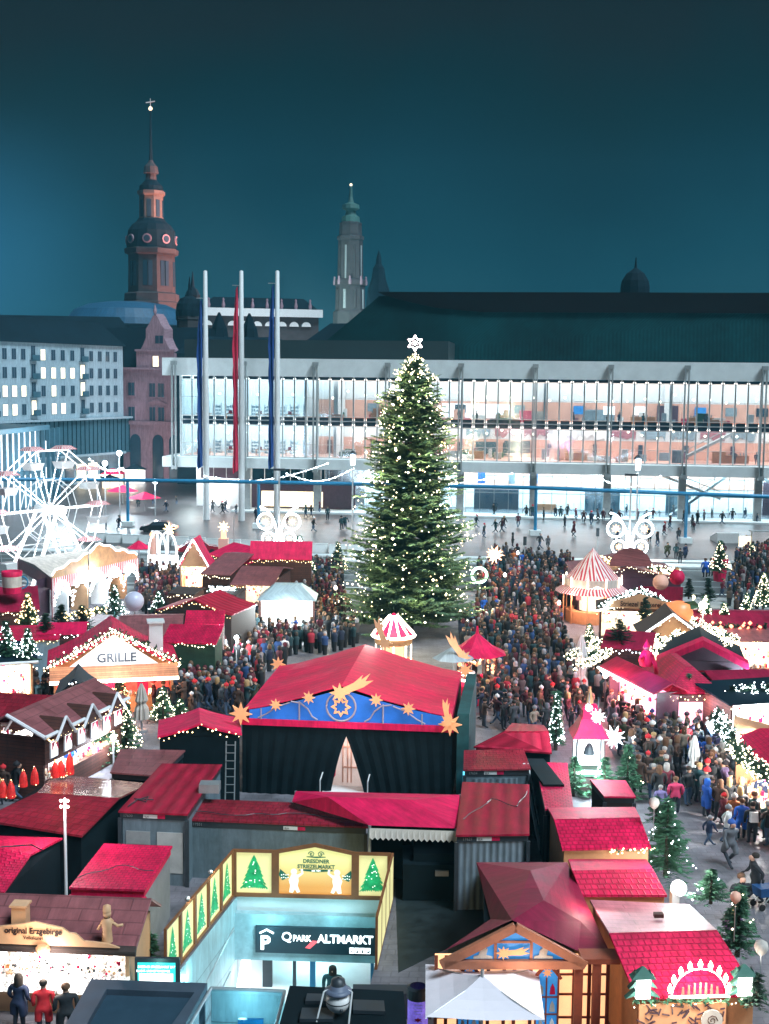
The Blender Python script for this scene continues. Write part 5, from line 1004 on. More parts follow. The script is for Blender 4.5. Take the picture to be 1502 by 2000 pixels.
closed_parasol(1133, 1368, 1240, 'white', 'tall closed white parasol standing in the crowd right of the giant fir', .36)
closed_parasol(1353, 1548, 1436, 'white', 'closed white parasol among the crowd at the lower right', .26)
# round lit disc, herrnhut stars, effigies by the tree
for px_, y0, zb, R_, m_, l in ((965, 1150, 3.2, .9, 'bulbg', 'large glowing yellow many-pointed star right of the giant fir'), (1198, 1500, 1.6, .62, 'tube', 'white many-pointed star hanging beside the bell tower'), (1150, 1395, 4.8, .2, 'tube', 'small white star in the attic of the red-roofed bell tower'), (1168, 1412, 4.3, .36, 'tube', 'small white star on the roof edge of the bell tower')):
    q = gp(px_, y0, 0 if y0 != 1395 and y0 != 1412 else 4.3); b = MB(); rnd = random.Random(px_)
    for k in range(26):
        zz_ = 1-2*(k+.5)/26; a = k*2.4; r_ = sqrt(1-zz_*zz_); d = Vector((r_*cos(a), r_*sin(a), zz_)); u = d.orthogonal().normalized()*R_*.16; v_ = d.cross(u); c0 = d*R_*.32
        for e in range(4):
            p1 = c0+(u*cos(e*pi/2)+v_*sin(e*pi/2)); p2 = c0+(u*cos(e*pi/2+pi/2)+v_*sin(e*pi/2+pi/2)); b.face([p1, p2, d*R_*rnd.uniform(.85, 1.1)], 0, [(0, 0), (1, 0), (0, 1)])
    z = q.z+zb if y0 not in (1395, 1412) else 4.6
    if m_ == 'bulbg': m_ = mat('yellow_star_glow', (1, .7, .4), .5, noise=0, emit=(1, .62, .38), es=1.6)
    else: m_ = mat('white_star_glow', (1, 1, 1), .5, noise=0, emit=(.92, .95, 1), es=1.8)
    t = thing('paper_star', l, 'star', (q.x, q.y, z)); b.build('star_points', m_, t); MB().tube([(0, 0, 0), (0, 0, R_+.5)], .02, 4).build('hanging_cord', 'frame', t)
    if zb > 2 or px_ == 1198: lamp((q.x, q.y-R_-.4, z), 110 if px_ == 1198 else 420, (1, .42, .30) if px_ == 965 else (.85, .97, 1), .2)
q = gp(935, 1195, 0); t = thing('lit_ring', 'round green and white lit ring sign at the lower right of the giant fir', 'light sign', q); MB().tube([(.62*cos(a*pi/8), 0, 3.1+.62*sin(a*pi/8)) for a in range(17)], .12, 6).build('ring', mat('greenish_bulb', (.6, 1, .7), .5, noise=0, emit=(.55, 1, .72), es=3), t); MB().tube([(0, .05, 0), (0, .05, 2.5)], .06, 5).build('post', 'steel', t)
# bell tower (lantern shaped) with red roof
q = gp(1147, 1545); D = q.y; zt = lambda y: dp(1147, y, D).z
t = thing('bell_tower', 'small bell tower with flared red roof and golden spire, glowing white around its base', 'tower model', q); FOOT.append([(q.x-1.6, q.y-1.6), (q.x+1.6, q.y-1.6), (q.x+1.6, q.y+1.6), (q.x-1.6, q.y+1.6)])
sc_ = D/2500
MB().lathe([(52*sc_, zt(1434)), (37*sc_, zt(1420)), (26*sc_, zt(1402)), (24*sc_, zt(1400))], 4, a0=pi/4).build('roof', 'tarp', t)
MB().lathe([(22*sc_, zt(1402)), (21*sc_, zt(1383)), (25*sc_, zt(1382)), (23*sc_, zt(1378)), (6*sc_, zt(1372))], 4, a0=pi/4).build('attic', 'tarp', t); MB().lathe([(8*sc_, zt(1376)), (.03, zt(1340))], 8).build('spire', 'gold', t)
for x, y in ((-1, -1), (1, -1), (1, 1), (-1, 1)): MB().tube([(x*26*sc_, y*26*sc_, 0), (x*24*sc_, y*24*sc_, zt(1434))], .09, 6).build('post', 'steel', t)
MB().box(-20*sc_, 20*sc_, -.05+.5, .05+.5, zt(1500), zt(1442)).build('lit_panel', 'glowwhite', t); MB().lathe([(.28, 0), (.2, .3), (.08, .5)], 10, (0, -.2, zt(1470))).build('bell', 'frame', t)
MB().tube([(-28*sc_, -28*sc_, zt(1500)), (28*sc_, -28*sc_, zt(1500))], .09, 6).tube([(28*sc_, -28*sc_, zt(1500)), (28*sc_, 28*sc_, zt(1500))], .09, 6).build('light_tube', 'bulbc', t); MB().box(-30*sc_, 30*sc_, -30*sc_, 30*sc_, zt(1508), zt(1503)).build('platform', 'green_dk', t)
lamp((q.x, q.y-1.6, zt(1490)), 420, (.82, .97, 1), .3); MB().box(-24*sc_, 24*sc_, -24*sc_, 24*sc_, 0, zt(1512)).build('plinth', 'wood_dk', t)
# roof-top figures and golden garlands of back stall
pts = [gp(1150, 1118, 3.9), gp(1166, 1098, 4.6), gp(1172, 1092, 4.6), gp(1208, 1100, 4.4)]; garland(pts, .4, 'golden light garland on the left of the big back stall roof', 'bulbg', 26, 11, .07)
garland([gp(1262, 1108, 4.2), gp(1330, 1118, 3.9)], .4, 'white light garland on the right of the big back stall roof', 'bulb', 22, 12, .07)
garland([gp(1170, 1185, 3.4), gp(1248, 1150, 4.2), gp(1325, 1188, 3.4)], .3, 'greenish white garland framing the bakery sign', 'bulbc', 20, 13, .05)
for k, (a, b_, l) in enumerate(((((1110, 1280), (1170, 1250)), 'bulb', 'lit garland rope left of the sweets stall roof, upper one'), (((1125, 1300), (1190, 1270)), 'bulb', 'lit garland rope left of the sweets stall roof, lower one'), (((1265, 1242), (1365, 1250)), 'bulb', 'dense garland across the white-outlined gable stall'), (((1345, 1205), (1440, 1250)), 'bulb', 'long lit garland right of the white-outlined gable'),
        (((1352, 1225), (1425, 1262)), 'bulb', 'lit garland on the eaves above the plum hut, right'), (((1275, 1270), (1330, 1232)), 'bulb', 'lit garland on the eaves above the plum hut, left'), (((1428, 1352), (1502, 1340)), 'bulbc', 'thick green garland with white bulbs over the white-glowing stall'), (((1432, 1452), (1500, 1512)), 'bulb', 'thick green garland with white bulbs running down the right edge stall'), (((1395, 1395), (1432, 1440)), 'bulbc', 'blue-white lit garland end beside the slanting wooden sign'))):
    p0 = gp(*a[0], 3.0); p1 = gp(*a[1], 3.3); garland([p0, (p0+p1)/2-Vector((0, 0, .15)), p1], .32 if k < 6 else .5, l, b_, 40 if k != 3 else 55, 40+k, .036)
garland([gp(1370, 1222, 3.1), gp(1500, 1225, 3.1)], .3, 'garland of large orange bulbs on the wine-red roof at the right', 'bulbr', 5, 61, .13)
for i, (px_, y0, h, r_, zb, bl_, nb, l, gm) in enumerate((
    (1405, 1120, 3.0, 1.1, 2.2, 'bulb', 110, 'white-lit fir on a tall red pot at the far right street side', 'green'), (1468, 1105, 2.4, .9, 0, 'bulb', 60, 'small lit fir at the far right behind the red pot', 'green'),
    (1490, 1190, 3.0, 1.0, 1.2, 'bulb', 160, 'lit fir with red baubles at the right edge', 'green'), (1457, 1205, 2.0, .8, 0, 'bulb', 60, 'small potted lit fir before the wine-red roof at the right', 'green'),
    (1375, 1250, 3.2, 1.1, 1.5, 'bulb', 200, 'fir covered with white bulbs right of the white-outlined gable', 'green'), (1412, 1260, 3.0, 1.1, 1.2, 'bulb', 180, 'fir covered with white bulbs above the wine-red stalls, right one', 'green'),
    (1150, 1290, 2.6, 1.0, 0, 'bulb', 150, 'golden-white lit fir beside the tall closed parasol', 'green'), (1260, 1215, 1.8, .9, 2.5, 'bulb', 0, 'dark fir on the roof right of the red pyramid tent', 'green_dk'),
    (1345, 1170, 1.6, .7, 2.5, 'bulb', 0, 'dark little fir right of the orange figure on the right stalls', 'green_dk'), (1382, 1175, 1.9, .8, 1.8, 'bulb', 0, 'dark little fir beside the lamp mast on the right', 'green_dk'),
    (1210, 1255, 1.5, 1.2, 3.0, 'bulb', 0, 'dark smoky fir bough heap over the brown-roofed stall', 'green_dk'), (1400, 1390, 2.4, 1.1, 0, 'bulb', 0, 'dark unlit fir between corner kiosk and garland stall', 'green_dk'),
    (1420, 1385, 2.4, 1.1, 0, 'bulb', 10, 'dark unlit fir right of the corner kiosk', 'green_dk'), (1405, 1430, 2.2, .9, 0, 'bulbc', 150, 'fir with blue ball and cold white lights beside the slanting sign', 'green'),
    (1085, 1465, 3.2, .5, 0, 'bulbc', 120, 'slim blue-green lit fir column left of the bell tower', 'green'), (1345, 1345, .8, .3, 2.8, 'bulb', 30, 'tiny lit fir on the corner kiosk roof', 'green'),
    (1180, 1560, 2.0, 1.0, 0, 'bulb', 6, 'dark fir sprays at the foot of the bell tower, right side', 'green'), (1225, 1560, 2.6, 1.0, 0, 'bulb', 6, 'dark green fir right of the bell tower', 'green'), (1120, 1555, 1.9, 1.0, 0, 'bulb', 0, 'dark fir sprays at the foot of the bell tower, left side', 'green'))):
    fir(px_, y0, h, r_, l, zb, bl_, nb, seed=i+70, m_=gm, size=.042 if y0 < 1270 else .034)
q = gp(1405, 1135); tag(MB().lathe([(.55, 0), (.8, 2.0), (.8, 2.2), (.1, 2.2)], 12).build('plant_pot', 'tarp', None), 'tall red pot carrying a white-lit fir at the street side', 'pot'); C.objects['plant_pot'].location = q
for px_, y0, h, m2, l in ((1368, 1320, 9.0, 'bulb', 'tall thin lamp mast rising through the plum hut area'), (1120, 1200, 0, 0, 0)):
    if h: q = gp(px_, y0); t = thing('lamp_mast', l, 'lamp mast', q); zt_ = dp(px_, 1182, q.y).z; MB().lathe([(.06, 0), (.05, zt_)], 6).build('pole', 'steel', t); MB().ball((0, 0, zt_), .28).build('lamp_globe', 'bulb', t); lamp((q.x, q.y-.5, zt_), 350, (1, .9, .75), .2)
for px_, y0, w_, c_, l in ((1464, 1330, 500, (.55, .85, 1), 'piercing blue-white lamp over the pink-lit tent at the right'), (1386, 1420, 420, (.7, .95, 1), 'piercing white lamp at the fir beside the slanting sign'), (945, 1122, 500, (.3, .8, 1), 'piercing blue spotlight on a dark stand right of the giant fir'), (1354, 1165, 220, (1, .85, .5), 'warm yellow lamp behind the bakery stall'), (8, 1380, 500, (.9, .95, 1), 'piercing white lamp before the craft stall at the left edge'), (222, 1440, 350, (.85, .9, 1), 'piercing white lamp at the foot of the half-timbered stall'), (238, 1212, 220, (.3, .75, 1), 'blue lamp below the pale balloon'), (415, 1088, 120, (.7, .3, 1), 'violet lamp beside the red tower column'), (462, 1245, 500, (.9, .98, 1), 'bright white lamp among people right of the green-fronted stall'), (1300, 1655, 0, 0, None)):
    if not l: continue
    yb_ = y0+60 if y0 > 1200 else y0+25; q = gp(px_, yb_); z_ = dp(px_, y0, q.y).z; t = thing('spot_lamp', l, 'lamp', (q.x, q.y, 0)); MB().lathe([(.05, 0), (.05, z_)], 6).build('stand', 'steel', t); MB().ball((0, 0, z_), .16).build('lamp_head', mat('lamp_%d' % px_, c_, .5, noise=0, emit=c_, es=9), t); lamp((q.x, q.y-.35, z_), w_, c_, .15)
# Father-Christmas-like rider figures are generic: a red seated figure and a snowy bear on the sweets stall roof
q = gp(1262, 1300, 3.6); t = thing('roof_figure', 'red-clad plump figure with violet light sitting on the sweets stall roof', 'figure', q)
MB().lathe([(.5, 0), (.62, .4), (.45, 1.0), (.2, 1.25)], 12).build('body', 'tarp', t, True); MB().ball((0, 0, 1.45), .28, 0, 10, 7).build('head', 'skin', t, True); MB().lathe([(.3, 1.5), (.1, 1.9), (.02, 2.1)], 10).build('hat', 'tarp', t, True); MB().tube([(.3, -.3, .9), (.55, -.6, .3), (.7, -.5, -.5)], .17, 8).tube([(-.3, -.3, .9), (-.6, -.6, .7)], .14, 8).build('limb', 'tarp', t, True); t.scale = (.72, .72, .72); lamp((q.x-.9, q.y-.8, 4.8), 130, (.45, .2, 1), .15)
q = gp(1435, 1428, 2.9); t = thing('slanting_sign', 'slanting plain wooden sign board on the right edge stall', 'sign', q, radians(-52)); MB().box(0, 3.2, -.1, 0, 0, .75).build('sign_board', 'ply', t); MB().box(.3, .4, 0, .1, -2.9, .6).build('post', 'wood', t)
for px_, y0, l, m2 in ((1290, 1150, 'orange round figure head on the back right roofs', 'salmon'), (1322, 1140, 'red round bauble figure on the back right roofs', 'tarp')):
    q = gp(px_, y0, 4.0); t = thing('roof_bauble', l, 'figure', q); MB().ball((0, 0, .5), .6, 0, 12, 8).build('ball', m2, t, True); MB().lathe([(.15, 1.05), (.1, 1.25)], 6).build('cap', 'gold', t)
q = gp(1325, 1215, 2.9); t = thing('giant_apple', 'giant orange-red apple sculpture with green leaf on a right stall roof', 'sculpture', q); MB().lathe([(.2, 0), (.8, .15), (1.0, .7), (.8, 1.3), (.3, 1.45), (.02, 1.3)], 14).build('apple_body', mat('apple_glow', (.85, .22, .08), .4, noise=.1, es=.5), t, True); MB().face([(0, -.2, 1.4), (.9, -.6, 1.6), (1.3, -.7, 1.2), (.7, -.6, 1.0)]).build('leaf', 'green', t)

for k, (px_, y0, zt_, w_, c_, l) in enumerate(((985, 1180, 2.6, 260, (1, .45, .32), 'added red fill lantern in the crowd right of the giant fir'), (1090, 1245, 2.7, 200, (1, .55, .45), 'added warm fill lantern left of the striped round stall'), (655, 1215, 2.8, 220, (1, .8, .6), 'added warm fill lantern left of the giant fir foot'),  # extra lanterns put in between the stalls to light the crowd
        (420, 1330, 2.6, 160, (1, .75, .6), 'added warm fill lantern below the green-fronted stall'), (1180, 1400, 2.5, 170, (1, .35, .35), 'added red fill lantern before the slanting sweets counter'), (1445, 1565, 2.5, 200, (1, .9, .8), 'added warm fill lantern at the right edge stall counter'), (320, 1165, 2.6, 220, (1, .5, .45), 'added red fill lantern behind the pale balloon'), (1010, 1140, 3.0, 200, (.85, .9, 1), 'added white fill lantern at the street end of the right crowd'))):
    q = gp(px_, y0); t = thing('added_lantern', l, 'lantern', q); MB().lathe([(.04, 0), (.03, zt_-.2)], 6).build('post', 'frame', t); MB().lathe([(.10, zt_-.2), (.15, zt_), (.02, zt_+.15)], 6).build('lamp_glass', 'tubew' if c_[2] < .7 else 'tube', t); lamp((q.x, q.y, zt_+.35), w_, c_, .1); taken_l = True
# ============================================================ STAGE HALL
A = gp(477, 1385, 4.0); B = gp(880, 1400, 4.0); r, w = frame_of(A, B)
ST = thing('stage_hall', 'large stage hall with red gabled canvas roof, blue star pediment and black curtains', 'stage', (A.x, A.y, 0), r)
c_, s_ = cos(r), sin(r); dpt = 9.3; FOOT.append([(A.x+x*c_-y*s_, A.y+x*s_+y*c_) for x, y in ((-.5, -1), (w+.5, -1), (w+.5, dpt+.4), (-.5, dpt+.4))])
xr = w*.475; zr = 5.3; n = 5; b = MB(); sg = lambda u: u-.09*sin(pi*u)*(1-.4*u)
ny = 5
for side in (0, 1):
    X = (lambda u: xr*u) if side == 0 else (lambda u: w+.05-(w+.05-xr)*u)
    for i in range(n):
        for j in range(ny):
            def P_(ii, jj):
                u = ii/n; y = dpt*jj/ny; return (X(u), y, 4.0+1.3*sg(u)-.05*(1 if jj % 2 else 0)*(1-u)-.03*(ii % 2))
            q = [P_(i, j), P_(i+1, j), P_(i+1, j+1), P_(i, j+1)]
            if side == 0: q = [q[0], q[1], q[2], q[3]]
            else: q = [q[1], q[0], q[3], q[2]]
            b.slab([q[3], q[0], q[1], q[2]], .03)
b.build('roof', mat('stage_canvas', (.78, .012, .085), .6, spec=.22, noise=.26, ns=.7, bump=.8), ST)
for x in (-.05, w+.02): MB().hexa([(x, -.2, 3.55), (x+.06, -.2, 3.55), (x+.06, dpt, 3.55), (x, dpt, 3.55)], [(x, -.2, 3.98), (x+.06, -.2, 3.98), (x+.06, dpt, 3.98), (x, dpt, 3.98)]).build('side_valance', 'tarp', ST)
top = [(0.25+(w-.5)*i/24, 4.0+1.12*(sg(min(1, (i/24)/.475)) if i/24 < .475 else sg(min(1, (1-i/24)/.525)))-.02) for i in range(25)]
MB().vplate([(0.25, 3.58), (w-.25, 3.58)]+list(reversed(top)), -.06, .04).build('pediment', 'blue', ST)
MB().box(-.15, w+.15, -.16, -.07, 3.3, 3.6).build('fascia', 'tarp', ST)
tr = mat('pediment_tracery', (.34, .30, .36), .6, noise=.1)
f_ = MB(); cx = w*.475; cz = 4.32
f_.tube([(cx+.68*cos(a*pi/12), -.12, cz+.68*sin(a*pi/12)) for a in range(25)], .05, 6)
for s in (-1, 1):
    f_.tube([(cx+s*x, -.12, z) for x, z in ((1.1, 3.65), (1.35, 3.8), (1.55, 4.15), (1.9, 4.42), (2.35, 4.48))], .04, 6); f_.tube([(cx+s*1.95, -.12, 3.6), (cx+s*1.95, -.12, 4.5)], .04, 6)
    f_.tube([(cx+s*x, -.12, z) for x, z in ((2.4, 4.42), (3.0, 4.2), (3.5, 3.85), (3.9, 3.65))], .035, 6); f_.tube([(cx+s*3.75, -.12, 3.6), (cx+s*3.75, -.12, 4.1)], .035, 6)
f_.build('tracery', tr, ST)
pts = star(8, .48, .3, cx, cz); inn = star(8, .32, .2, cx, cz); b = MB()
for i in range(16):
    j = (i+1) % 16; b.hexa([(pts[i][0], -.16, pts[i][1]), (pts[j][0], -.16, pts[j][1]), (inn[j][0], -.16, inn[j][1]), (inn[i][0], -.16, inn[i][1])], [(pts[i][0], -.22, pts[i][1]), (pts[j][0], -.22, pts[j][1]), (inn[j][0], -.22, inn[j][1]), (inn[i][0], -.22, inn[i][1])])
b.build('outline_star', 'orange', ST)
zt_ = lambda x: 4.0+1.15*(sg(x/xr) if x < xr else sg((w-x)/(w-xr)))
comet(ST, cx-.05, 5.0, .95, y=-.25, flip=1, rot=.15, th=.08)
for x, R_ in ((w*.16, .30), (w*.32, .32), (w*.645, .33), (w*.80, .33)): MB().vplate(star(8, R_, R_*.45, x, zt_(x)+.02), -.32, -.24).build('star', 'orange', ST)
for x, z, R_ in ((-.1, 3.85, .55), (w+.0, 3.72, .55)): MB().vplate(star(8, R_, R_*.45, x, z), -.34, -.24).build('star', 'orange', ST)
comet(ST, w-.1, 3.85, .62, y=-.36, flip=-1, rot=1.1, th=.06)
for x in (-.15, w+.3): MB().vplate(star(8, .42, .2, x, 4.0), dpt+.02, dpt+.12).build('star', 'orange', ST)
# curtains with an opening
xo = w*.50; pl = MB(); N_ = 70
def curtain(x0, x1, f0, f1):
    k = 34; rows = 8; g = []
    for j in range(rows+1):
        v = j/rows; z = 3.3*(1-v); a, b2 = x0+f0(v), x1+f1(v); g.append([(a+(b2-a)*i/k, -.02+.03*sin(i*1.5+v*.8)*(1+.3*v), z) for i in range(k+1)])
    m = MB()
    for j in range(rows):
        for i in range(k): m.face([g[j+1][i], g[j+1][i+1], g[j][i+1], g[j][i]])
    return m
O_ = lambda v: 0 if v < .16 else (v-.16)
curtain(-.05, xo, lambda v: 0, lambda v: -.85*O_(v)**.7).build('curtain', 'black', ST, True)
curtain(xo, w+.05, lambda v: 1.05*O_(v)**.8, lambda v: 0).build('curtain', 'black', ST, True)
MB().box(-.1, 0, 0, dpt, 0, 3.6).box(w, w+.1, 0, dpt, 0, 3.6).box(0, w, dpt-.5, dpt-.4, 0, 3.6).build('side_curtain', 'black', ST)
MB().box(xo-1.3, xo+1.3, 1.3, 1.36, 0, 3.4).build('backdrop_panel', mat('backdrop_white', (.75, .62, .58), .7, noise=.1, es=.28), ST)
f_ = MB()
for x in (-.35, -.12, .05, .62, .95): f_.box(xo+x, xo+x+.06, 1.2, 1.28, .3, 3.3)
for z in (1.0, 2.0, 3.0): f_.box(xo-.35, xo+1.0, 1.2, 1.29, z, z+.06)
f_.build('timber_frame', 'salmon', ST); MB().tube([(xo-.55, .5, 1.7), (xo-.6, .4, .9), (xo-1.0, .3, .3)], .05, 6).build('cable', 'tarp', ST)
MB().box(xo-1.1, xo+1.0, -.8, .9, .1, .25).build('stage_step', 'white', ST); MB().tube([(xo-1.1, -.8, 0), (xo-1.1, -.8, 1.0), (xo-1.1, .5, 1.2)], .03, 5).tube([(xo+1.1, -.8, 0), (xo+1.1, -.8, 1.0), (xo+1.1, .5, 1.2)], .03, 5).build('handrail', 'white', ST)
lamp(ST.matrix_basis @ Vector((xo+.2, .55, 2.6)), 45, (1, .85, .75), .1)
lamp(ST.matrix_basis @ Vector((w*.5, dpt+1.5, 5.5)), 160, (1, .9, .8), .4)
for x in (.25, .75): spot(tuple(ST.matrix_basis @ Vector((w*x, -7, 7.5))), tuple(ST.matrix_basis @ Vector((w*x, 3.5, 4.3))), 900, (1, .90, .88), 62, .4)
# net-clad scaffold at its right
q = gp(905, 1568); t = thing('green_net_screen', 'teal scaffold net screen hanging beside the right side of the stage', 'net screen', q); FOOT.append([(q.x-.8, q.y-1), (q.x+1.2, q.y-1), (q.x+1.2, q.y+9), (q.x-.8, q.y+9)])
MB().hexa([(-.35, .0, 0), (.2, .0, 0), (1.1, 8, 0), (.6, 8, 0)], [(-.35, .0, 4.2), (.2, .0, 4.2), (1.1, 8, 4.2), (.6, 8, 4.2)]).build('net', mat('teal_net', (.01, .07, .075), .9, noise=.5, ns=.8), t)
MB().box(-.05, .35, -.25, -.05, 1.0, 1.5).build('lit_screen', mat('blue_screen', (.1, .6, .9), .4, noise=.2, emit=(.15, .7, 1), es=.8), t)
# ============================================================ CONTAINERS AND SERVICE HUTS
def cont(label, fl, fr, br, bl, z, rm, wm, zr=0, trim='frame', ov=.12, name='service_container', cat='container', wallinset=.1, back_z=None, win=None, num=None):
    P = [gp(*p, z if i < 2 else z+zr) for i, p in enumerate((fl, fr, br, bl))]; o = P[0]
    t = thing(name, label, cat, (o.x, o.y, 0), 0, None, world=True)
    MB().slab([P[0], P[1], P[2], P[3]], .07).build('roof', rm, t)
    ctr = sum(P, Vector())/4; q = [(p+(ctr-p).normalized()*wallinset*1.4) for p in P]; FOOT.append([(p.x, p.y) for p in P])
    MB().hexa([(p.x, p.y, 0) for p in q], [(p.x, p.y, z-.28) for p in q]).build('wall', wm, t)
    q2 = [(p+(ctr-p).normalized()*wallinset*.9) for p in P]; MB().hexa([(p.x, p.y, z-.3) for p in q2], [(p.x, p.y, p.z-.075) for p in q2]).build('trim_band', trim, t)
    for i in (0, 1): p = q2[i]; MB().box(p.x-.07, p.x+.07, p.y-.07, p.y+.07, 0, z-.29).build('corner_post', trim, t)
    f = (P[1]-P[0]); nrm = Vector((f.y, -f.x, 0)).normalized(); rz = atan2(f.y, f.x)
    if win:
        for u, wv, z0, z1, m_ in win:
            a = q[0].lerp(q[1], u)+nrm*.03; b2 = a+f.normalized()*wv; MB().hexa([(a.x, a.y, z0), (b2.x, b2.y, z0), (b2.x-nrm.x*.03, b2.y-nrm.y*.03, z0), (a.x-nrm.x*.03, a.y-nrm.y*.03, z0)], [(a.x, a.y, z1), (b2.x, b2.y, z1), (b2.x-nrm.x*.03, b2.y-nrm.y*.03, z1), (a.x-nrm.x*.03, a.y-nrm.y*.03, z1)]).build('hatch', m_, t)
    if num:
        u, s2 = num[0], num[1]; a = q2[0].lerp(q2[1], u)+nrm*.02-o; text(s2, .15, 'steel', t, (a.x, a.y, z-.235), (pi/2, 0, rz), .004, align='LEFT')
        a = q2[0].lerp(q2[1], num[2])+nrm*.01; b2 = a+f.normalized()*.55; c2 = b2+f.normalized()*.3
        MB().face([(a.x, a.y, z-.26), (b2.x, b2.y, z-.26), (b2.x, b2.y, z-.12), (a.x, a.y, z-.12)]).build('name_plate', 'white', t); MB().face([(b2.x, b2.y, z-.26), (c2.x, c2.y, z-.26), (c2.x, c2.y, z-.12), (b2.x, b2.y, z-.12)]).build('name_plate', 'tarp', t)
        a2 = a+nrm*.01-o; text('ELA', .1, 'frame', t, (a2.x+.05, a2.y, z-.23), (pi/2, 0, rz), .003, align='LEFT')
    return t
cont('red ribbed container with grey doors and air units, left of the wide plain-walled container', (231, 1584), (366, 1590), (434, 1493), (316, 1491), 2.9, 'ribred', 'cont', num=(.05, '17620', .35), win=[(.08, .95, 1.2, 2.1, 'grey'), (.55, 1.0, .5, 2.1, 'concrete'), (.1, .8, 1.3, 1.6, 'glass'), (.02, .02, 0, 2.6, 'frame')])
cont('wide red tiled container with plain blue-grey wall directly behind the garage panels', (362, 1600), (719, 1615), (722, 1573), (392, 1560), 2.35, 'tile_dk', 'cont', num=(.03, '17551', .54), zr=.1)
cont('red ribbed container with pale corrugated front, right behind the garage panels', (890, 1631), (1034, 1629), (1034, 1532), (903, 1527), 2.9, 'ribred', 'contrib', num=(.08, '17621', .28))
cont('dull red container roof with grey doors behind the pale corrugated one', (905, 1503), (1037, 1501), (1022, 1462), (906, 1465), 2.9, 'tile_dk', 'cont', num=(.06, '17624', .3), win=[(.12, .9, 1.6, 2.45, 'contrib'), (.5, .9, 1.6, 2.45, 'contrib')])
cont('small bright pink-red roofed hut with pale side wall, left of the garage stairs', (135, 1733), (283, 1738), (337, 1652), (203, 1647), 2.6, 'tile', mat('pale_side_wall', (.22, .23, .25), .7, noise=.15), trim='tarp', ov=.05, name='service_hut', cat='hut')
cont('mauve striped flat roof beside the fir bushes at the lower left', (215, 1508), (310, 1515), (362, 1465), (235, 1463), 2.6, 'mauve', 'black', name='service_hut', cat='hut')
# dull red gabled hut carrying the candle cones
def gab(label, pts, ze, zr, rm, wm, name='service_hut', cat='hut', rm2=None):   # pts: front eave L,R, ridge L,R, back eave L,R (px)
    z = [ze, ze, zr, zr, ze, ze]; P = [gp(*p, zz_) for p, zz_ in zip(pts, z)]; o = P[0]
    t = thing(name, label, cat, (o.x, o.y, 0), 0, None, world=True); FOOT.append([(p.x, p.y) for p in (P[0], P[1], P[5], P[4])])
    MB().slab([P[0], P[1], P[3], P[2]], .08).build('roof_slope', rm, t); MB().slab([P[5], P[4], P[2], P[3]], .08).build('roof_slope', rm2 or rm, t)
    ctr = (P[0]+P[1]+P[4]+P[5])/4; q = [p+(ctr-p)*.05 for p in (P[0], P[1], P[5], P[4])]; W_ = MB().hexa([(p.x, p.y, 0) for p in q], [(p.x, p.y, ze-.09) for p in q])
    for a, b2, c2 in ((q[0], q[3], P[2]), (q[1], q[2], P[3])): g_ = c2+(ctr-c2)*.05; W_.face([(a.x, a.y, ze-.09), (b2.x, b2.y, ze-.09), (g_.x, g_.y, zr-.12)])
    W_.build('wall', wm, t); return t, P
gab('dull red tiled hut with wet glossy back slope, carrying the glowing candle cones', [(-40, 1600), (160, 1632), (72, 1548), (232, 1558), (108, 1512), (292, 1530)], 2.6, 3.1, 'tile_dk', 'black', rm2=mat('wet_tiles', (.22, .06, .06), .22, kind='tiles', p=(.6, .5), noise=.3, bump=.4))
gab('wine-red roofed hut with black cable at the left edge above the carved sign stall', [(-80, 1735), (8, 1742), (-60, 1645), (60, 1668), (-10, 1632), (122, 1636)], 2.7, 3.1, 'tile', 'black', rm2='tile')
gab('bright red tiled market stall roof, uppermost of the three in the right row', [(1098, 1658), (1272, 1655), (1082, 1600), (1250, 1596), (1070, 1577), (1240, 1576)], 2.7, 3.25, 'tile', 'wood_lt', 'market_stall', 'market stall', rm2='tarp')
gab('bright red tiled market stall roof, middle one of the right row beside the white-lit fir', [(1137, 1748), (1303, 1748), (1118, 1700), (1275, 1697), (1110, 1678), (1262, 1678)], 2.7, 3.25, 'tile', 'wood_lt', 'market_stall', 'market stall', rm2='tarp')
RS, PR_ = gab('large red tiled stall with pale back slope, candle arch and tree lanterns on its front', [(1243, 1948), (1482, 1942), (1190, 1822), (1400, 1816), (1152, 1757), (1345, 1766)], 2.6, 3.7, 'tile', 'wood_lt', 'market_stall', 'market stall', rm2='pale')
cont('flat bright red roof running beside the dark container, left of the bell tower', (1065, 1580), (1120, 1578), (1108, 1490), (1045, 1488), 2.7, 'tile', 'black', name='market_stall', cat='market stall')
cont('short bright red roof peeking between fir sprays below the bell tower', (1180, 1555), (1242, 1556), (1222, 1524), (1152, 1522), 2.7, 'tarp', 'wood_dk', name='market_stall', cat='market stall')
gab('arched red panelled roof with grey left half behind the dark container', [(925, 1458), (1078, 1470), (985, 1428), (1072, 1428), (1000, 1412), (1062, 1416)], 2.8, 3.5, 'ribred', 'black')
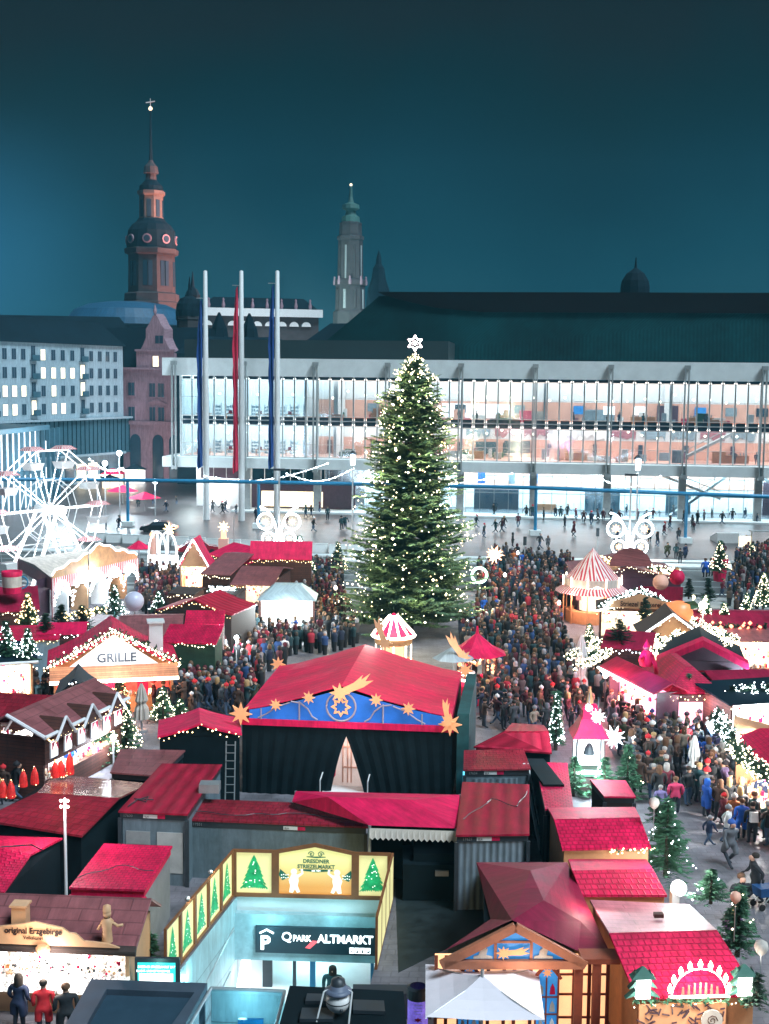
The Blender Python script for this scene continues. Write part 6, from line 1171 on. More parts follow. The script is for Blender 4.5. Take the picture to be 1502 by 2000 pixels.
# red hip tent with scalloped awning between the containers
P = [gp(722, 1612, 2.7), gp(893, 1618, 2.7), gp(898, 1552, 2.9), gp(578, 1545, 2.9), gp(570, 1566, 2.7)]
t = thing('hip_tent', 'low red hipped canvas roof with pale scalloped awning between two containers', 'tent', (P[0].x, P[0].y, 0), 0, world=True); FOOT.append([(p.x, p.y) for p in P]); R1, R2 = gp(640, 1556, 3.3), gp(805, 1562, 3.35)
b = MB(); b.face([P[0], P[1], R2, R1]); b.face([P[1], P[2], R2]); b.face([P[2], P[3], R1, R2]); b.face([P[3], P[4], R1]); b.face([P[4], P[0], R1]); b.build('roof', 'tarp', t)
b = MB(); a, b2 = P[0]+Vector((0, -.15, -.05)), P[1]+Vector((0, -.15, -.05)); sc = 16
for i in range(sc):
    p, q = a.lerp(b2, i/sc), a.lerp(b2, (i+1)/sc); b.face([p-Vector((0, .1, .32)), (p+q)/2-Vector((0, .1, .42)), q-Vector((0, .1, .32)), q, p])
b.build('scalloped_awning', 'cream', t)
for p in (P[0], P[1], P[2], P[3]): MB().tube([(p.x, p.y, 0), (p.x, p.y, p.z)], .06, 6).build('post', 'steel', t)
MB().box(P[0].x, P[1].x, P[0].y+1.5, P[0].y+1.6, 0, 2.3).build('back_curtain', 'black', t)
q = gp(870, 1760); t = thing('stacked_crates', 'dark covered stack of supplies in the yard between containers', 'crate stack', q); MB().box(-1.6, 1.0, 0, 2, 0, 1.4).box(-1.2, .6, .3, 1.8, 1.4, 1.7).build('cover', 'black', t); MB().box(-.4, .1, -.1, 0, 1.0, 1.2).build('label_patch', 'steel', t)
q = gp(1075, 1660); t = thing('fabric_wall', 'tall dark tarpaulin wall with white strut beside the pale corrugated container', 'partition', q); MB().hexa([(-.35, 0, 0), (.5, 0, 0), (.1, 3.6, 0), (-.7, 3.6, 0)], [(-.35, 0, 2.8), (.5, 0, 2.8), (.1, 3.6, 2.8), (-.7, 3.6, 2.8)]).build('cloth', 'black', t)
MB().bar((-.42, -.1, 0), (-.9, 2.5, 2.9), .1).bar((-.25, -.1, 0), (-.72, 2.5, 2.9), .06).build('strut', 'white', t)
q = gp(448, 1608); t = thing('ladder', 'aluminium ladder leaning behind the container row left of the stage', 'ladder', q); b = MB()
for x in (-.2, .2): b.bar((x, 0, 0), (x, .6, 3.5), .05)
b.build('rail', 'grey', t); b = MB()
for k in range(10): b.bar((-.2, .05*k+.05, .3+k*.34), (.2, .05*k+.05, .3+k*.34), .03)
b.build('rung', 'grey', t)
q = gp(410, 1545, 2.9); tag(MB().box(-.4, .4, -.3, .3, 0, .35).build('air_unit', 'steel', None, loc=None), 'small white box unit on the container beside the ladder', 'air unit'); C.objects['air_unit'].location = q
# lamp pole in front
q = gp(130, 1790); z1 = dp(123, 1560, q.y).z; t = thing('lamp_mast', 'slim white mast with four small round lamps in front of the dull red roofs', 'lamp mast', q); MB().lathe([(.06, 0), (.05, z1)], 8).build('pole', 'white', t)
for s in (-1, 1):
    for dz in (0, -.22): MB().ball((s*.12, -.05, z1-.06+dz), .055).build('lamp_globe', 'tubew', t)
lamp((q.x, q.y-.3, z1+.1), 330, (1, .82, .85), .15)
# cable on roofs
for pts, l in (([(250, 1575), (268, 1562), (290, 1556), (285, 1566), (262, 1560), (300, 1562)], 'black cable coil lying on the ribbed red container roof'), ([(-10, 1655), (30, 1652), (62, 1650), (82, 1660)], 'black cable across the wine-red roof at the left edge')):
    w_ = MB(); w_.tube([gp(x, y, 2.98 if x > 200 else 3.16) for x, y in pts], .025, 5); tag(w_.build('cable', 'frame'), l, 'cable')
# ============================================================ GARAGE STAIRS
GS = thing('garage_entrance', 'garage stairs below ground with lit concrete walls, sign and painted Christmas panels around', 'garage entrance', (FLp[0], FLp[1], 0), 0, world=True)
ZB = -3.6
def wallq(a, b2, z0, z1, m_, nm, parent=GS, off=0):
    a = Vector((a[0], a[1], 0)); b2 = Vector((b2[0], b2[1], 0)); n_ = Vector(((b2-a).y, -(b2-a).x, 0)).normalized()*off
    return MB().face([(a.x+n_.x, a.y+n_.y, z0), (b2.x+n_.x, b2.y+n_.y, z0), (b2.x+n_.x, b2.y+n_.y, z1), (a.x+n_.x, a.y+n_.y, z1)]).build(nm, m_, parent)
wallq(NLp, FLp, ZB, 0, 'cyanwall', 'side_wall'); wallq(FRp, NRp, ZB, 0, 'cyanwall', 'side_wall'); wallq(NRp, NLp, ZB, 0, 'concrete', 'near_wall')
ex = Vector((FRp[0]-FLp[0], FRp[1]-FLp[1], 0)); Wp = ex.length; ex.normalize(); ey = Vector((-ex.y, ex.x, 0)); F0 = Vector((FLp[0], FLp[1], 0))
L_ = lambda x, y, z: F0+ex*x+ey*y+Vector((0, 0, z))
def gbox(x0, x1, y0, y1, z0, z1, m_, nm, parent=GS): return MB().hexa([L_(x0, y0, z0), L_(x1, y0, z0), L_(x1, y1, z0), L_(x0, y1, z0)], [L_(x0, y0, z1), L_(x1, y0, z1), L_(x1, y1, z1), L_(x0, y1, z1)]).build(nm, m_, parent)
gbox(-1, Wp+1, 0, .02, ZB, -2.3, 'concrete', 'far_wall') if False else None
gbox(-1, Wp+1.5, 4.5, 4.7, ZB, -.2, 'glowwhite', 'inner_wall'); gbox(-1, Wp+1.5, -7, 4.6, ZB-.1, ZB, 'iwhite', 'floor')
gbox(-.2, Wp, -.3, .6, -2.35, -.55, mat('rough_concrete', (.34, .55, .60), .6, noise=.35, ns=.9, bump=.3), 'lintel_beam'); gbox(-.05, Wp+.1, .0, .7, -.6, -.02, 'concrete_lt', 'upper_ledge')
for x, w_ in ((-.1, 1.2), (2.1, .12), (2.75, .2), (5.05, .12), (5.35, .3)): gbox(x if x > 0 else .95, (x if x > 0 else .95)+w_*(1 if x > 0 else .3), .1, .3, ZB, -2.35, 'pipe' if x > 2.2 else 'frame', 'door_frame')
gbox(-.2, .95, .1, .25, ZB, -2.35, 'concrete_lt', 'door_side'); gbox(1.4, 2.3, 1.8, 1.9, ZB+1.2, -2.5, 'white', 'notice_board'); text('QPARK', .2, 'steel', GS, tuple(L_(1.9, 1.75, -2.55)-F0), ext=.005)
MB().hexa([L_(.2, -2.6, ZB), L_(.5, -2.6, ZB), L_(.5, .1, ZB), L_(.2, .1, ZB)], [L_(.2, -2.6, ZB+.4), L_(.5, -2.6, ZB+.4), L_(.5, .1, -2.3), L_(.2, .1, -2.3)]).build('ramp_side', 'glowwhite', GS)
for pts_ in (([-.0, -.8, -.9], [-.75, -5.5, -1.9]), ([.0, -1.6, -2.2], [-.6, -5.5, -3.0])): MB().tube([L_(*pts_[0]), L_(*pts_[1])], .03, 6).build('handrail', 'steel', GS)
# the sign
SG = MB().hexa([L_(.75, -.42, -2.0), L_(5.25, -.42, -2.0), L_(5.25, -.3, -2.0), L_(.75, -.3, -2.0)], [L_(.75, -.42, -.98), L_(5.25, -.42, -.98), L_(5.25, -.3, -.98), L_(.75, -.3, -.98)]).build('sign_board', mat('sign_black', (.012, .04, .055), .4, noise=.1), GS)
rz = atan2(ex.y, ex.x); wl = mat('lit_letters', (1, 1, 1), .5, noise=0, emit=(.85, .97, 1), es=1.6); R_ = (pi/2, 0, rz)
tp = lambda x, z: tuple(L_(x, -.44, z)-F0)
text('P', .75, wl, SG, tp(1.12, -1.85), R_, .01, .02); MB().tube([L_(.92, -.45, -1.22), L_(1.18, -.45, -1.08), L_(1.44, -.45, -1.22)], .035, 5).build('roof_symbol', wl, SG)
text('Q', .48, wl, SG, tp(1.93, -1.5), R_, .01, .004); text('PARK', .33, wl, SG, tp(2.5, -1.5), R_, .01, .004, sx=.85)
MB().face([L_(2.62, -.45, -1.75), L_(2.8, -.45, -1.78), L_(3.12, -.45, -1.48), L_(2.9, -.45, -1.46)]).build('red_swoosh', mat('swoosh_red', (.9, .1, .12), .5, noise=0, es=.7), SG)
text('ALTMARKT', .43, wl, SG, tp(4.12, -1.53), R_, .01, .012, sx=.95)
for k in range(4): x = 4.28+k*.2; MB().face([L_(x, -.44, -1.92), L_(x+.18, -.44, -1.92), L_(x+.18, -.44, -1.70), L_(x, -.44, -1.70)]).build('pictogram', wl, SG)
for k, pt in enumerate(([(.09, .03), (.15, .1), (.03, .1)], [(.04, .02), (.14, .02), (.09, .2)], [(.04, .02), (.14, .02), (.09, .2)], [(.02, .03), (.16, .03), (.16, .15)])):
    MB().face([L_(4.28+k*.2+x, -.445, -1.92+z) for x, z in pt]).build('pictogram', 'frame', SG)
# light inside the stairs
for x, y, z, w_ in ((1.2, -1.0, -.9, 30), (3.8, -1.2, -.6, 30), (2.6, 2.0, -2.5, 120), (-.6, -5.5, -.6, 30), (2, -5, -1.6, 34)): p = L_(x, y, z); lamp(p, w_, (.38, .90, 1), .15)
# painted panels round the opening
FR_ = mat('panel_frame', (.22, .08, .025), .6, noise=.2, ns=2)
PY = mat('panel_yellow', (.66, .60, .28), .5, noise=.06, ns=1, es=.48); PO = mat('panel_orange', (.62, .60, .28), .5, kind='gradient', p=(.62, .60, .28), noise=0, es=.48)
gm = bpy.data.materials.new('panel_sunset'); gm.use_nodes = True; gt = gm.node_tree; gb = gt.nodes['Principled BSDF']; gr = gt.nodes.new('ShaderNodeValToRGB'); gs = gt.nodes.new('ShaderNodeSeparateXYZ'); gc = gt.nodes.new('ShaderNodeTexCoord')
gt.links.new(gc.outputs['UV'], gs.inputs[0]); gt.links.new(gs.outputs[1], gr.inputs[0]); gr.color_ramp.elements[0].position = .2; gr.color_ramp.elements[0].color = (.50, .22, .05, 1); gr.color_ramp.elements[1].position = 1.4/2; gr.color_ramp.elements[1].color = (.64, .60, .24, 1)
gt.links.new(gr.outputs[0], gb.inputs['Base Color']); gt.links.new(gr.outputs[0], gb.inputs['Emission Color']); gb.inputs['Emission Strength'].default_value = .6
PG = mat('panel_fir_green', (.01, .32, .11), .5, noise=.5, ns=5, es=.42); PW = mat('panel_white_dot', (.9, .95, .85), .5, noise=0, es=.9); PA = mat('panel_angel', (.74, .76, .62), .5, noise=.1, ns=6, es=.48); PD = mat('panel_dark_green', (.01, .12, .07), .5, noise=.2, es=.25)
def fir_print(mp, cx, z0, wd, h, parent, seed):   # a flat fir picture: mp(u, z, off) gives a point on the panel
    rnd = random.Random(seed); b = MB(); n = 8
    for k in range(n):
        v = k/n; hw = wd*(1-v*.92)**.9; z = z0+h*v; top = mp(cx, z0+h*min(1.06, v+.42), .012+.003*k); m_ = max(5, int(hw*26)); pts = []
        for j in range(2*m_+1): u = -1+j/m_; pts.append(mp(cx+hw*u*rnd.uniform(.93, 1.05), z+h*.07*(1-abs(u))*.4+h*(.035 if j % 2 else -.02)*rnd.uniform(.4, 1.4), .012+.003*k))
        for a, b_ in zip(pts, pts[1:]): b.face([a, b_, top])
    b.build('fir_print', PG, parent); b = MB()
    for k in range(14):
        v = rnd.random()*.85; u = cx+rnd.uniform(-.75, .75)*wd*(1-v); z = z0+h*v; q = .018; b.face([mp(u-q, z-q, .05), mp(u+q, z-q, .05), mp(u+q, z+q, .05), mp(u-q, z+q, .05)])
    b.build('fir_lights_print', PW, parent)
mpB = lambda u, z, o: L_(u, -.02-o, z)
def panelframe(u0, u1, z0, ztop, apex=None, mp=mpB, parent=GS, face='panel_face', m_=PY, fw=.14):
    pts = [(u0, z0), (u1, z0), (u1, ztop)]+([((u0+u1)/2, apex)] if apex else [])+[(u0, ztop)]; inn_ = [(u0+fw, z0+fw), (u1-fw, z0+fw), (u1-fw, ztop-fw*.8)]+([((u0+u1)/2, apex-fw)] if apex else [])+[(u0+fw, ztop-fw*.8)]
    b = MB(); n = len(pts)
    for i in range(n):
        j = (i+1) % n; b.hexa([mp(*pts[i], 0), mp(*pts[j], 0), mp(*inn_[j], 0), mp(*inn_[i], 0)], [mp(*pts[i], .08), mp(*pts[j], .08), mp(*inn_[j], .08), mp(*inn_[i], .08)])
    fr = b.build('panel_frame', FR_, parent); H = (apex or ztop)-z0
    MB().face([mp(*p, .004) for p in inn_], 0, [((p[0]-u0)/(u1-u0), (p[1]-z0)/H) for p in inn_]).build(face, m_, fr); return fr
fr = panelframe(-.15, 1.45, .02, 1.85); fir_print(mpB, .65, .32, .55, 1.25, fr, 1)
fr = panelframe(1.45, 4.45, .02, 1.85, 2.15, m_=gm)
text('DRESDNER', .2, PD, fr, tuple(mpB(2.98, 1.38, .02)-F0), R_, .006, .006); text('STRIEZELMARKT', .2, PD, fr, tuple(mpB(2.98, 1.17, .02)-F0), R_, .006, .006, sx=.95)
MB().face([mpB(2.3, 1.08, .02), mpB(3.0, 1.02, .02), mpB(3.66, 1.08, .02), mpB(3.55, 1.13, .02), mpB(2.4, 1.13, .02)]).build('banner_print', PD, fr); text('seit 1434', .09, PW, fr, tuple(mpB(2.98, 1.055, .028)-F0), R_, .004, .002)
for s in (-1, 1):
    b = MB(); b.tube([mpB(2.98+s*(.17+(.13-.009*k)*cos(k*.7)), 1.72+(.12-.008*k)*sin(k*.7), .03) for k in range(13)], .016, 4); b.tube([mpB(2.98+s*(.2+.03*cos(k)), 1.72+.03*sin(k), .03) for k in range(7)], .012, 4); b.build('scroll_print', PD, fr)
MB().face([mpB(2.62, 1.60, .02), mpB(2.98, 1.57, .02), mpB(3.34, 1.60, .02), mpB(3.34, 1.63, .02), mpB(2.62, 1.63, .02)]).build('banner_print', PD, fr)
for s in (-1, 1):   # two plain carved angels carrying the banner
    ax = 2.96+s*.83; A_ = lambda x, z, o=.03: mpB(ax-s*x, z, o)
    def poly(pts, m_, nm, o=.03): 
        q = [A_(x, z, o) for x, z in pts]; q = q if s < 0 else list(reversed(q)); MB().face(q).build(nm, m_, fr)
    poly([(-.16, .22), (-.02, .2), (.06, .35), (.14, .2), (.26, .24), (.16, .5), (.2, .68), (.16, .92), (-.06, .94), (-.18, .7), (-.12, .5)], PA, 'angel_print')
    MB().tube([A_(.02+.0*k, 1.03, .03+.001*k) for k in (0, 1)], .12, 14).build('angel_head_print', PA, fr)
    poly([(.08, .86), (.3, 1.0), (.26, 1.14), (.36, 1.14), (.38, .96), (.12, .74)], PA, 'angel_arm_print', .036)
    poly([(-.16, .8), (-.42, .68), (-.55, .88), (-.5, 1.12), (-.3, .95)], PD, 'angel_wing_print', .026)
    b = MB()
    for k in range(8): x, z = -.44+.08*(k % 4), .78+.11*(k//4)+.02*(k % 2); q = .018; b.face([A_(x-q, z-q, .034), A_(x+q, z-q, .034), A_(x+q, z+q, .034), A_(x-q, z+q, .034)])
    b.build('wing_dots_print', PW, fr)
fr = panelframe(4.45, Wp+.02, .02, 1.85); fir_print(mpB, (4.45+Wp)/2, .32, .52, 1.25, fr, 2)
sv = Vector((NLp[0], NLp[1], 0))-Vector((FLp[0], FLp[1], 0)); Ls = sv.length; sv.normalize(); sn = Vector((-sv.y, sv.x, 0))
mpS = lambda u, z, o: F0+Vector((-.15*ex.x, -.15*ex.y, 0))+sv*(Ls*.98-u) + sn*o+Vector((0, 0, z))
U = Ls*.98
for k in range(5):
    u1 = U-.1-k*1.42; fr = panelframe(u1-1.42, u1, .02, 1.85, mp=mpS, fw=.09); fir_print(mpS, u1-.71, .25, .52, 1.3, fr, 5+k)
svr = Vector((NRp[0]-FRp[0], NRp[1]-FRp[1], 0)); Lr = svr.length; svr.normalize(); snr = Vector((svr.y, -svr.x, 0)); F1 = Vector((FRp[0], FRp[1], 0))+ex*.12
mpR = lambda u, z, o: F1+svr*u+snr*o+Vector((0, 0, z))
for k in range(4): panelframe(.05+k*1.42, .05+(k+1)*1.42, .02, 1.85, mp=mpR, fw=.09)
for u in (2.6, 5.0): p = mpS(U-u, 1.95, .0); MB().ball(tuple(p), .09).build('clamp_lamp', 'steel', GS); lamp(p+Vector((.3, 0, .15)), 14, (.9, 1, .85), .05)
FOOT.append([FLp, FRp, NRp, NLp])
# ============================================================ LED SCREEN
q = gp(308, 1990); z0, z1 = dp(308, 1917, q.y).z, dp(308, 1872, q.y).z; t = thing('info_screen', 'small lit information screen in dark green frame left of the garage stairs', 'screen', q); hw = 46*q.y/2500
MB().box(-hw, hw, 0, .12, z0-1.2, z1).build('casing', 'frame', t); MB().box(-hw+.09, hw-.13, -.02, -.004, z0-.5, z1-.13).build('screen_face', mat('screen_teal', (.02, .4, .38), .3, noise=.1, emit=(.03, .50, .46), es=.9), t)
text('DRESDNER STRIEZELMARKT 2017', .105, wl, t, (-.02, -.03, z1-.29), ext=.004, sx=.72); text('FLUCHT- UND RETTUNGSWEG', .10, wl, t, (-.12, -.03, z1-.42), ext=.004, sx=.72); MB().box(-hw+.14, hw-.2, -.035, -.022, z1-.85, z1-.47).build('white_field', 'glowwhite', t)
MB().box(-.1, .1, .02, .1, 0, z0-1.2).build('post', 'frame', t); lamp((q.x, q.y-.5, z1-.3), 10, (.4, 1, .95), .1)
fir(295, 1905, 1.4, .7, 'small dark green fir behind the information screen', 0, 'bulb', 0, seed=151, m_='green')
# ============================================================ FOREGROUND ROOFS
def px_plate(pts, z, th, m_, nm, parent): return MB().slab([gp(x, y, z) for x, y in pts], th).build(nm, m_, parent)
o = gp(175, 1912, 2.6); t = thing('flat_canopy', 'dark flat canopy with raised grey rim and sunken glass below the information screen', 'canopy', (o.x, o.y, 0), 0, world=True)
px_plate([(95, 2060), (325, 2068), (405, 1920), (178, 1912)], 2.45, .3, 'pane_dk', 'glass_top', t)
rim = mat('canopy_rim', (.045, .07, .10), .5, noise=.3, ns=1.2)
for a, b2, c2, d2 in (((178, 1912), (405, 1920), (380, 1938), (208, 1932)), ((178, 1912), (208, 1932), (135, 2060), (95, 2060)), ((405, 1920), (325, 2068), (288, 2068), (380, 1938))): px_plate(list(reversed([a, b2, c2, d2])) if False else [a, d2, c2, b2] if a != (405, 1920) else [a, d2, c2, b2], 2.62, .2, rim, 'rim', t)
for x, y in ((190, 1925), (395, 1930)): p = gp(x, y, 2.4); MB().box(p.x-.08, p.x+.08, p.y-.08, p.y+.08, 0, 2.3).build('post', 'frame', t)
o = gp(560, 1925, 2.6); t = thing('black_kiosk', 'black flat-roofed kiosk at the bottom edge with panels on its roof, carrying the globe figure', 'kiosk', (o.x, o.y, 0), 0, world=True)
P = [gp(x, y, 2.55) for x, y in ((530, 2060), (800, 2060), (788, 1936), (566, 1925))]; MB().slab(P, .12).build('roof', 'black', t); c0 = sum(P, Vector())/4; q_ = [p+(c0-p)*.06 for p in P]; MB().hexa([(p.x, p.y, 0) for p in q_], [(p.x, p.y, 2.4) for p in q_]).build('wall', 'frame', t)
for a in ([(590, 1968), (655, 1968), (650, 1990), (585, 1990)], [(690, 1952), (750, 1954), (752, 1975), (690, 1973)], [(600, 1940), (640, 1941), (638, 1955), (596, 1955)]): px_plate(list(reversed(a)), 2.68, .1, 'frame', 'roof_panel', t)
KR = 2.57
q = gp(660, 1985, KR); s2 = q.y/2500; zc_ = dp(660, 1954, q.y).z; t = thing('globe_figure', 'white globe figure with grey brimmed hat on thin legs, standing on the black kiosk roof', 'figure', (q.x, q.y, KR))
z_ = zc_-KR; R_ = 25*s2
MB().ball((0, 0, z_), R_, 0, 28, 18).build('globe_body', mat('globe_white', (.80, .80, .80), .35, noise=.08), t, True); MB().lathe([(R_*1.005, -.015), (R_*1.012, 0), (R_*1.005, .015)], 28, (0, 0, z_)).build('equator_seam', 'frame', t)
MB().lathe([(R_*1.08, R_*.75), (R_*1.12, R_*.9), (R_*.8, R_*1.0), (R_*.68, R_*1.05), (R_*.66, R_*1.35), (R_*.5, R_*1.42)], 24, (0, 0, z_)).build('brim', mat('hat_grey', (.12, .15, .22), .5), t, True)
MB().lathe([(R_*.62, R_*1.3), (R_*.55, R_*1.8), (R_*.1, R_*1.95)], 20, (0, 0, z_)).build('cap_top', 'frame', t, True); MB().ball((R_*.3, -R_*.9, z_-R_*.4), R_*.14).build('eye_hole', 'frame', t)
for s in (-1, 1): MB().tube([(s*R_*1.15, -.1, z_+R_*.9), (s*R_*(1.7 if s < 0 else .9), -.35, z_-R_*1.3 if s < 0 else z_-R_*1.6)], .025, 6).tube([(s*R_*1.15, -.1, z_+R_*.9), (s*R_*.7, 0, z_+R_*.95)], .02, 5).build('leg', 'white', t)
# cyan lit glass box between
o = gp(410, 1930, 2.4); t = thing('glass_lift_box', 'cyan-lit glass box at the bottom edge between the flat canopy and the black kiosk', 'glass box', (o.x, o.y, 0), 0, world=True)
P = [gp(x, y, 2.2) for x, y in ((338, 2060), (525, 2060), (556, 1936), (412, 1930))]; MB().slab(P, .04).build('glass_roof', 'glass', t)
q1, q2_ = P[3], P[2]; MB().hexa([(q1.x, q1.y, 0), (q2_.x, q2_.y, 0), (q2_.x, q2_.y+.1, 0), (q1.x, q1.y+.1, 0)], [(q1.x, q1.y, 2.15), (q2_.x, q2_.y, 2.15), (q2_.x, q2_.y+.1, 2.15), (q1.x, q1.y+.1, 2.15)]).build('back_wall', 'cyanwall', t)
MB().slab([p-Vector((0, 0, 1.7)) for p in P], .05).build('floor', 'cyanwall', t); MB().box(q1.x+.9, q1.x+1.6, q1.y-1.2, q1.y-1.1, .5, 1.9).build('blue_poster', mat('poster_blue', (.0, .14, .35), .3, noise=.2, es=.35), t)
for a, b2 in ((P[0], P[3]), (P[1], P[2]), (P[3], P[2])): MB().tube([a, b2], .05, 6).build('edge_rail', 'steel', t)
lamp((q1.x+1.0, q1.y-.9, 1.9), 60, (.5, .95, 1), .15); lamp((q1.x+1.6, q1.y-2.2, 1.9), 50, (.5, .95, 1), .15)
# poster column and its posters
q = gp(815, 2040); zt2 = dp(815, 1925, q.y).z; t = thing('poster_column', 'poster column with violet lit poster and black cap beside the black kiosk', 'poster column', q); r_ = 21*q.y/2500
MB().lathe([(r_, 0), (r_, zt2-.35)], 20).build('drum', mat('poster_violet', (.14, .10, .5), .4, noise=.5, ns=3, es=.6), t, True); MB().lathe([(r_*1.1, zt2-.35), (r_*1.1, zt2-.05), (r_*.8, zt2)], 20).build('cap', 'frame', t)
for z, m_ in ((zt2-.9, 'tarp'), (zt2-1.3, 'pale')): MB().vplate([(x, z+.6*y_) for x, y_ in star(6, r_*.42, r_*.2, 0, 0)], -r_*1.06, -r_*1.0).build('flower_print', m_, t)
for k, s3 in enumerate(('Weihnachten', 'in Dresden', 'Semperoper', 'Premiere')): text(s3, .085, 'white', t, (0, -r_*1.03, zt2-.47-.09*k), ext=.004, sx=.6)
q = gp(765, 1990); t = thing('bench_row', 'row of dark planters with small tags behind the black kiosk', 'planter', q); MB().box(-1.2, 1.2, 0, .6, 0, .8).build('box', 'frame', t)
for k in range(3): MB().box(-.9+k*.7, -.6+k*.7, -.02, 0, .55, .65).build('tag_plate', 'steel', t)
# white square parasol
C4 = [gp(831, 1986, 2.35), gp(1064, 1992, 2.35), gp(1051, 1888, 2.45), gp(831, 1883, 2.45)]; ap_ = gp(942, 1904, 3.15)
t = thing('square_parasol', 'large open white square parasol before the blue pictured pyramid house', 'parasol', (ap_.x, ap_.y, 0), 0, world=True); b = MB()
for i in range(4):
    a, b2 = C4[i], C4[(i+1) % 4]; m_ = (a+b2)/2-Vector((0, 0, .06)); k = 4
    for j in range(k):
        u0, u1 = j/k, (j+1)/k; sg2 = lambda p, u: p.lerp(ap_, u)-Vector((0, 0, .10*sin(pi*u)))
        for p, q_ in ((a, m_), (m_, b2)): b.face([sg2(p, u0), sg2(q_, u0), sg2(q_, u1), sg2(p, u1)])
b.build('canopy', mat('parasol_cloth', (.80, .74, .80), .75, noise=.08, ns=.7), t, False); MB().tube([(ap_.x, ap_.y, 0), ap_+Vector((0, 0, .15))], .05, 8).build('pole', 'steel', t)
b = MB()
for p in C4: b.tube([p-Vector((0, 0, .05)), ap_-Vector((0, 0, .12))], .02, 4)
b.build('rib', 'steel', t)
# pyramid house with pictured gable
A = gp(850, 1862, 3.0); B = gp(1190, 1862, 3.0); r, w = frame_of(A, B)
PH = thing('pyramid_house', 'timber-framed booth with blue pictured gable and glowing orange panes, under a wine-red tent roof', 'booth', (A.x, A.y, 0), r); FOOT.append([(A.x, A.y), (B.x, B.y), (B.x+1, B.y+6), (A.x+1, A.y+6)])
px2 = lambda x: (x-850)/(1190-850)*w; ga, gb_, gc_ = px2(1000), px2(866), px2(1130); za = dp(1000, 1795, A.y).z
MB().box(0, w, 0, .1, 0, 2.95).build('lit_front', mat('orange_pane', (.95, .50, .24), .5, noise=.1, ns=1, es=.75), PH)
tb = MB(); RW = mat('red_timber', (.28, .055, .022), .6, noise=.25, ns=3)
xs = [0, .42, .95, 1.5, 2.0, 2.62, 3.15, 3.75, 4.1]
xs = [px2(v) for v in (852, 872, 901, 954, 985, 1005, 1037, 1062, 1090, 1122, 1152, 1165, 1188)]
for i, x in enumerate(xs): tb.box(x-.05, x+.05, -.06, -.005, 0, 2.95)
for z in (.35, 1.05, 1.75, 2.35): tb.box(0, w, -.045, -.003, z, z+.06)
tb.build('timber', RW, PH); 
for v in (1125, 1160): MB().box(px2(v)-.12, px2(v)+.12, -.55, -.4, 0, 3.0).build('porch_post', RW, PH)
MB().box(px2(1130), w+.2, -.6, .1, 2.95, 3.1).build('porch_beam', RW, PH)
MB().vplate([(gb_+.25, 3.02), (gc_-.25, 3.02), (ga, za-.12)], -.5, -.4).build('gable_board', 'bluelit', PH)
b = MB()
for x0, z0, x1, z1 in ((gb_-.1, 2.93, ga, za), (ga, za, gc_+.1, 2.93), (gb_, 2.95, gc_, 2.95)):
    d = Vector((x1-x0, 0, z1-z0)).normalized(); b.bar((x0, -.58, z0), (x1, -.58, z1), .16, .24)
for x in (px2(963), px2(1032)): b.box(x-.04, x+.04, -.56, -.5, 3.0, 3.62)
b.box(px2(963), px2(1032), -.56, -.5, 3.56, 3.62); b.build('gable_frame', mat('gable_wood', (.42, .15, .08), .6, noise=.2, ns=3), PH)
comet(PH, px2(978), 3.28, .42, y=-.56, rot=-.25, th=.05)
for v in (940, 1056):   # plain seated carved figures
    x = px2(v); MB().vplate([(x-.28, 3.1), (x+.26, 3.1), (x+.26, 3.16), (x+.08, 3.2), (x+.12, 3.38), (x, 3.44), (x-.1, 3.36), (x-.14, 3.2), (x-.28, 3.16)], -.56, -.51).build('carved_figure', 'cream', PH); MB().tube([(x, -.56, 3.5), (x, -.51, 3.5)], .07, 10).build('figure_head', 'cream', PH)
for v in (916, 1068):   # blue picture doors with little gables
    x = px2(v); DO = MB().box(x-.32, x+.32, -.16, -.07, 0, 2.35).vplate([(x-.36, 2.35), (x+.36, 2.35), (x, 2.78)], -.16, -.07).build('picture_door', 'bluelit', PH)
    MB().bar((x-.4, -.2, 2.33), (x, -.2, 2.82), .06, .08).bar((x, -.2, 2.82), (x+.4, -.2, 2.33), .06, .08).box(x-.35, x-.3, -.2, -.14, 0, 2.35).box(x+.3, x+.35, -.2, -.14, 0, 2.35).box(x-.04, x, -.2, -.14, 0, 2.35).build('door_frame', RW, DO)
    MB().vplate(star(8, .15, .07, x, 2.5), -.19, -.165).build('door_star', 'orange', DO)
    for k in range(4):
        z = 1.85-k*.52; MB().box(x-.3, x+.3, -.19, -.14, z-.1, z-.06).build('door_rail', RW, DO)
        MB().vplate([(x+.08, z), (x+.24, z), (x+.22, z+.2), (x+.16, z+.33), (x+.1, z+.2)], -.185, -.165).build('door_ornament', ['tarp', 'cream', 'iwhite', 'cream'][k], DO); MB().vplate([(x-.24, z), (x-.1, z), (x-.12, z+.22), (x-.2, z+.3)], -.185, -.165).build('door_ornament', ['cream', 'tarp', 'cream', 'iwhite'][k], DO)
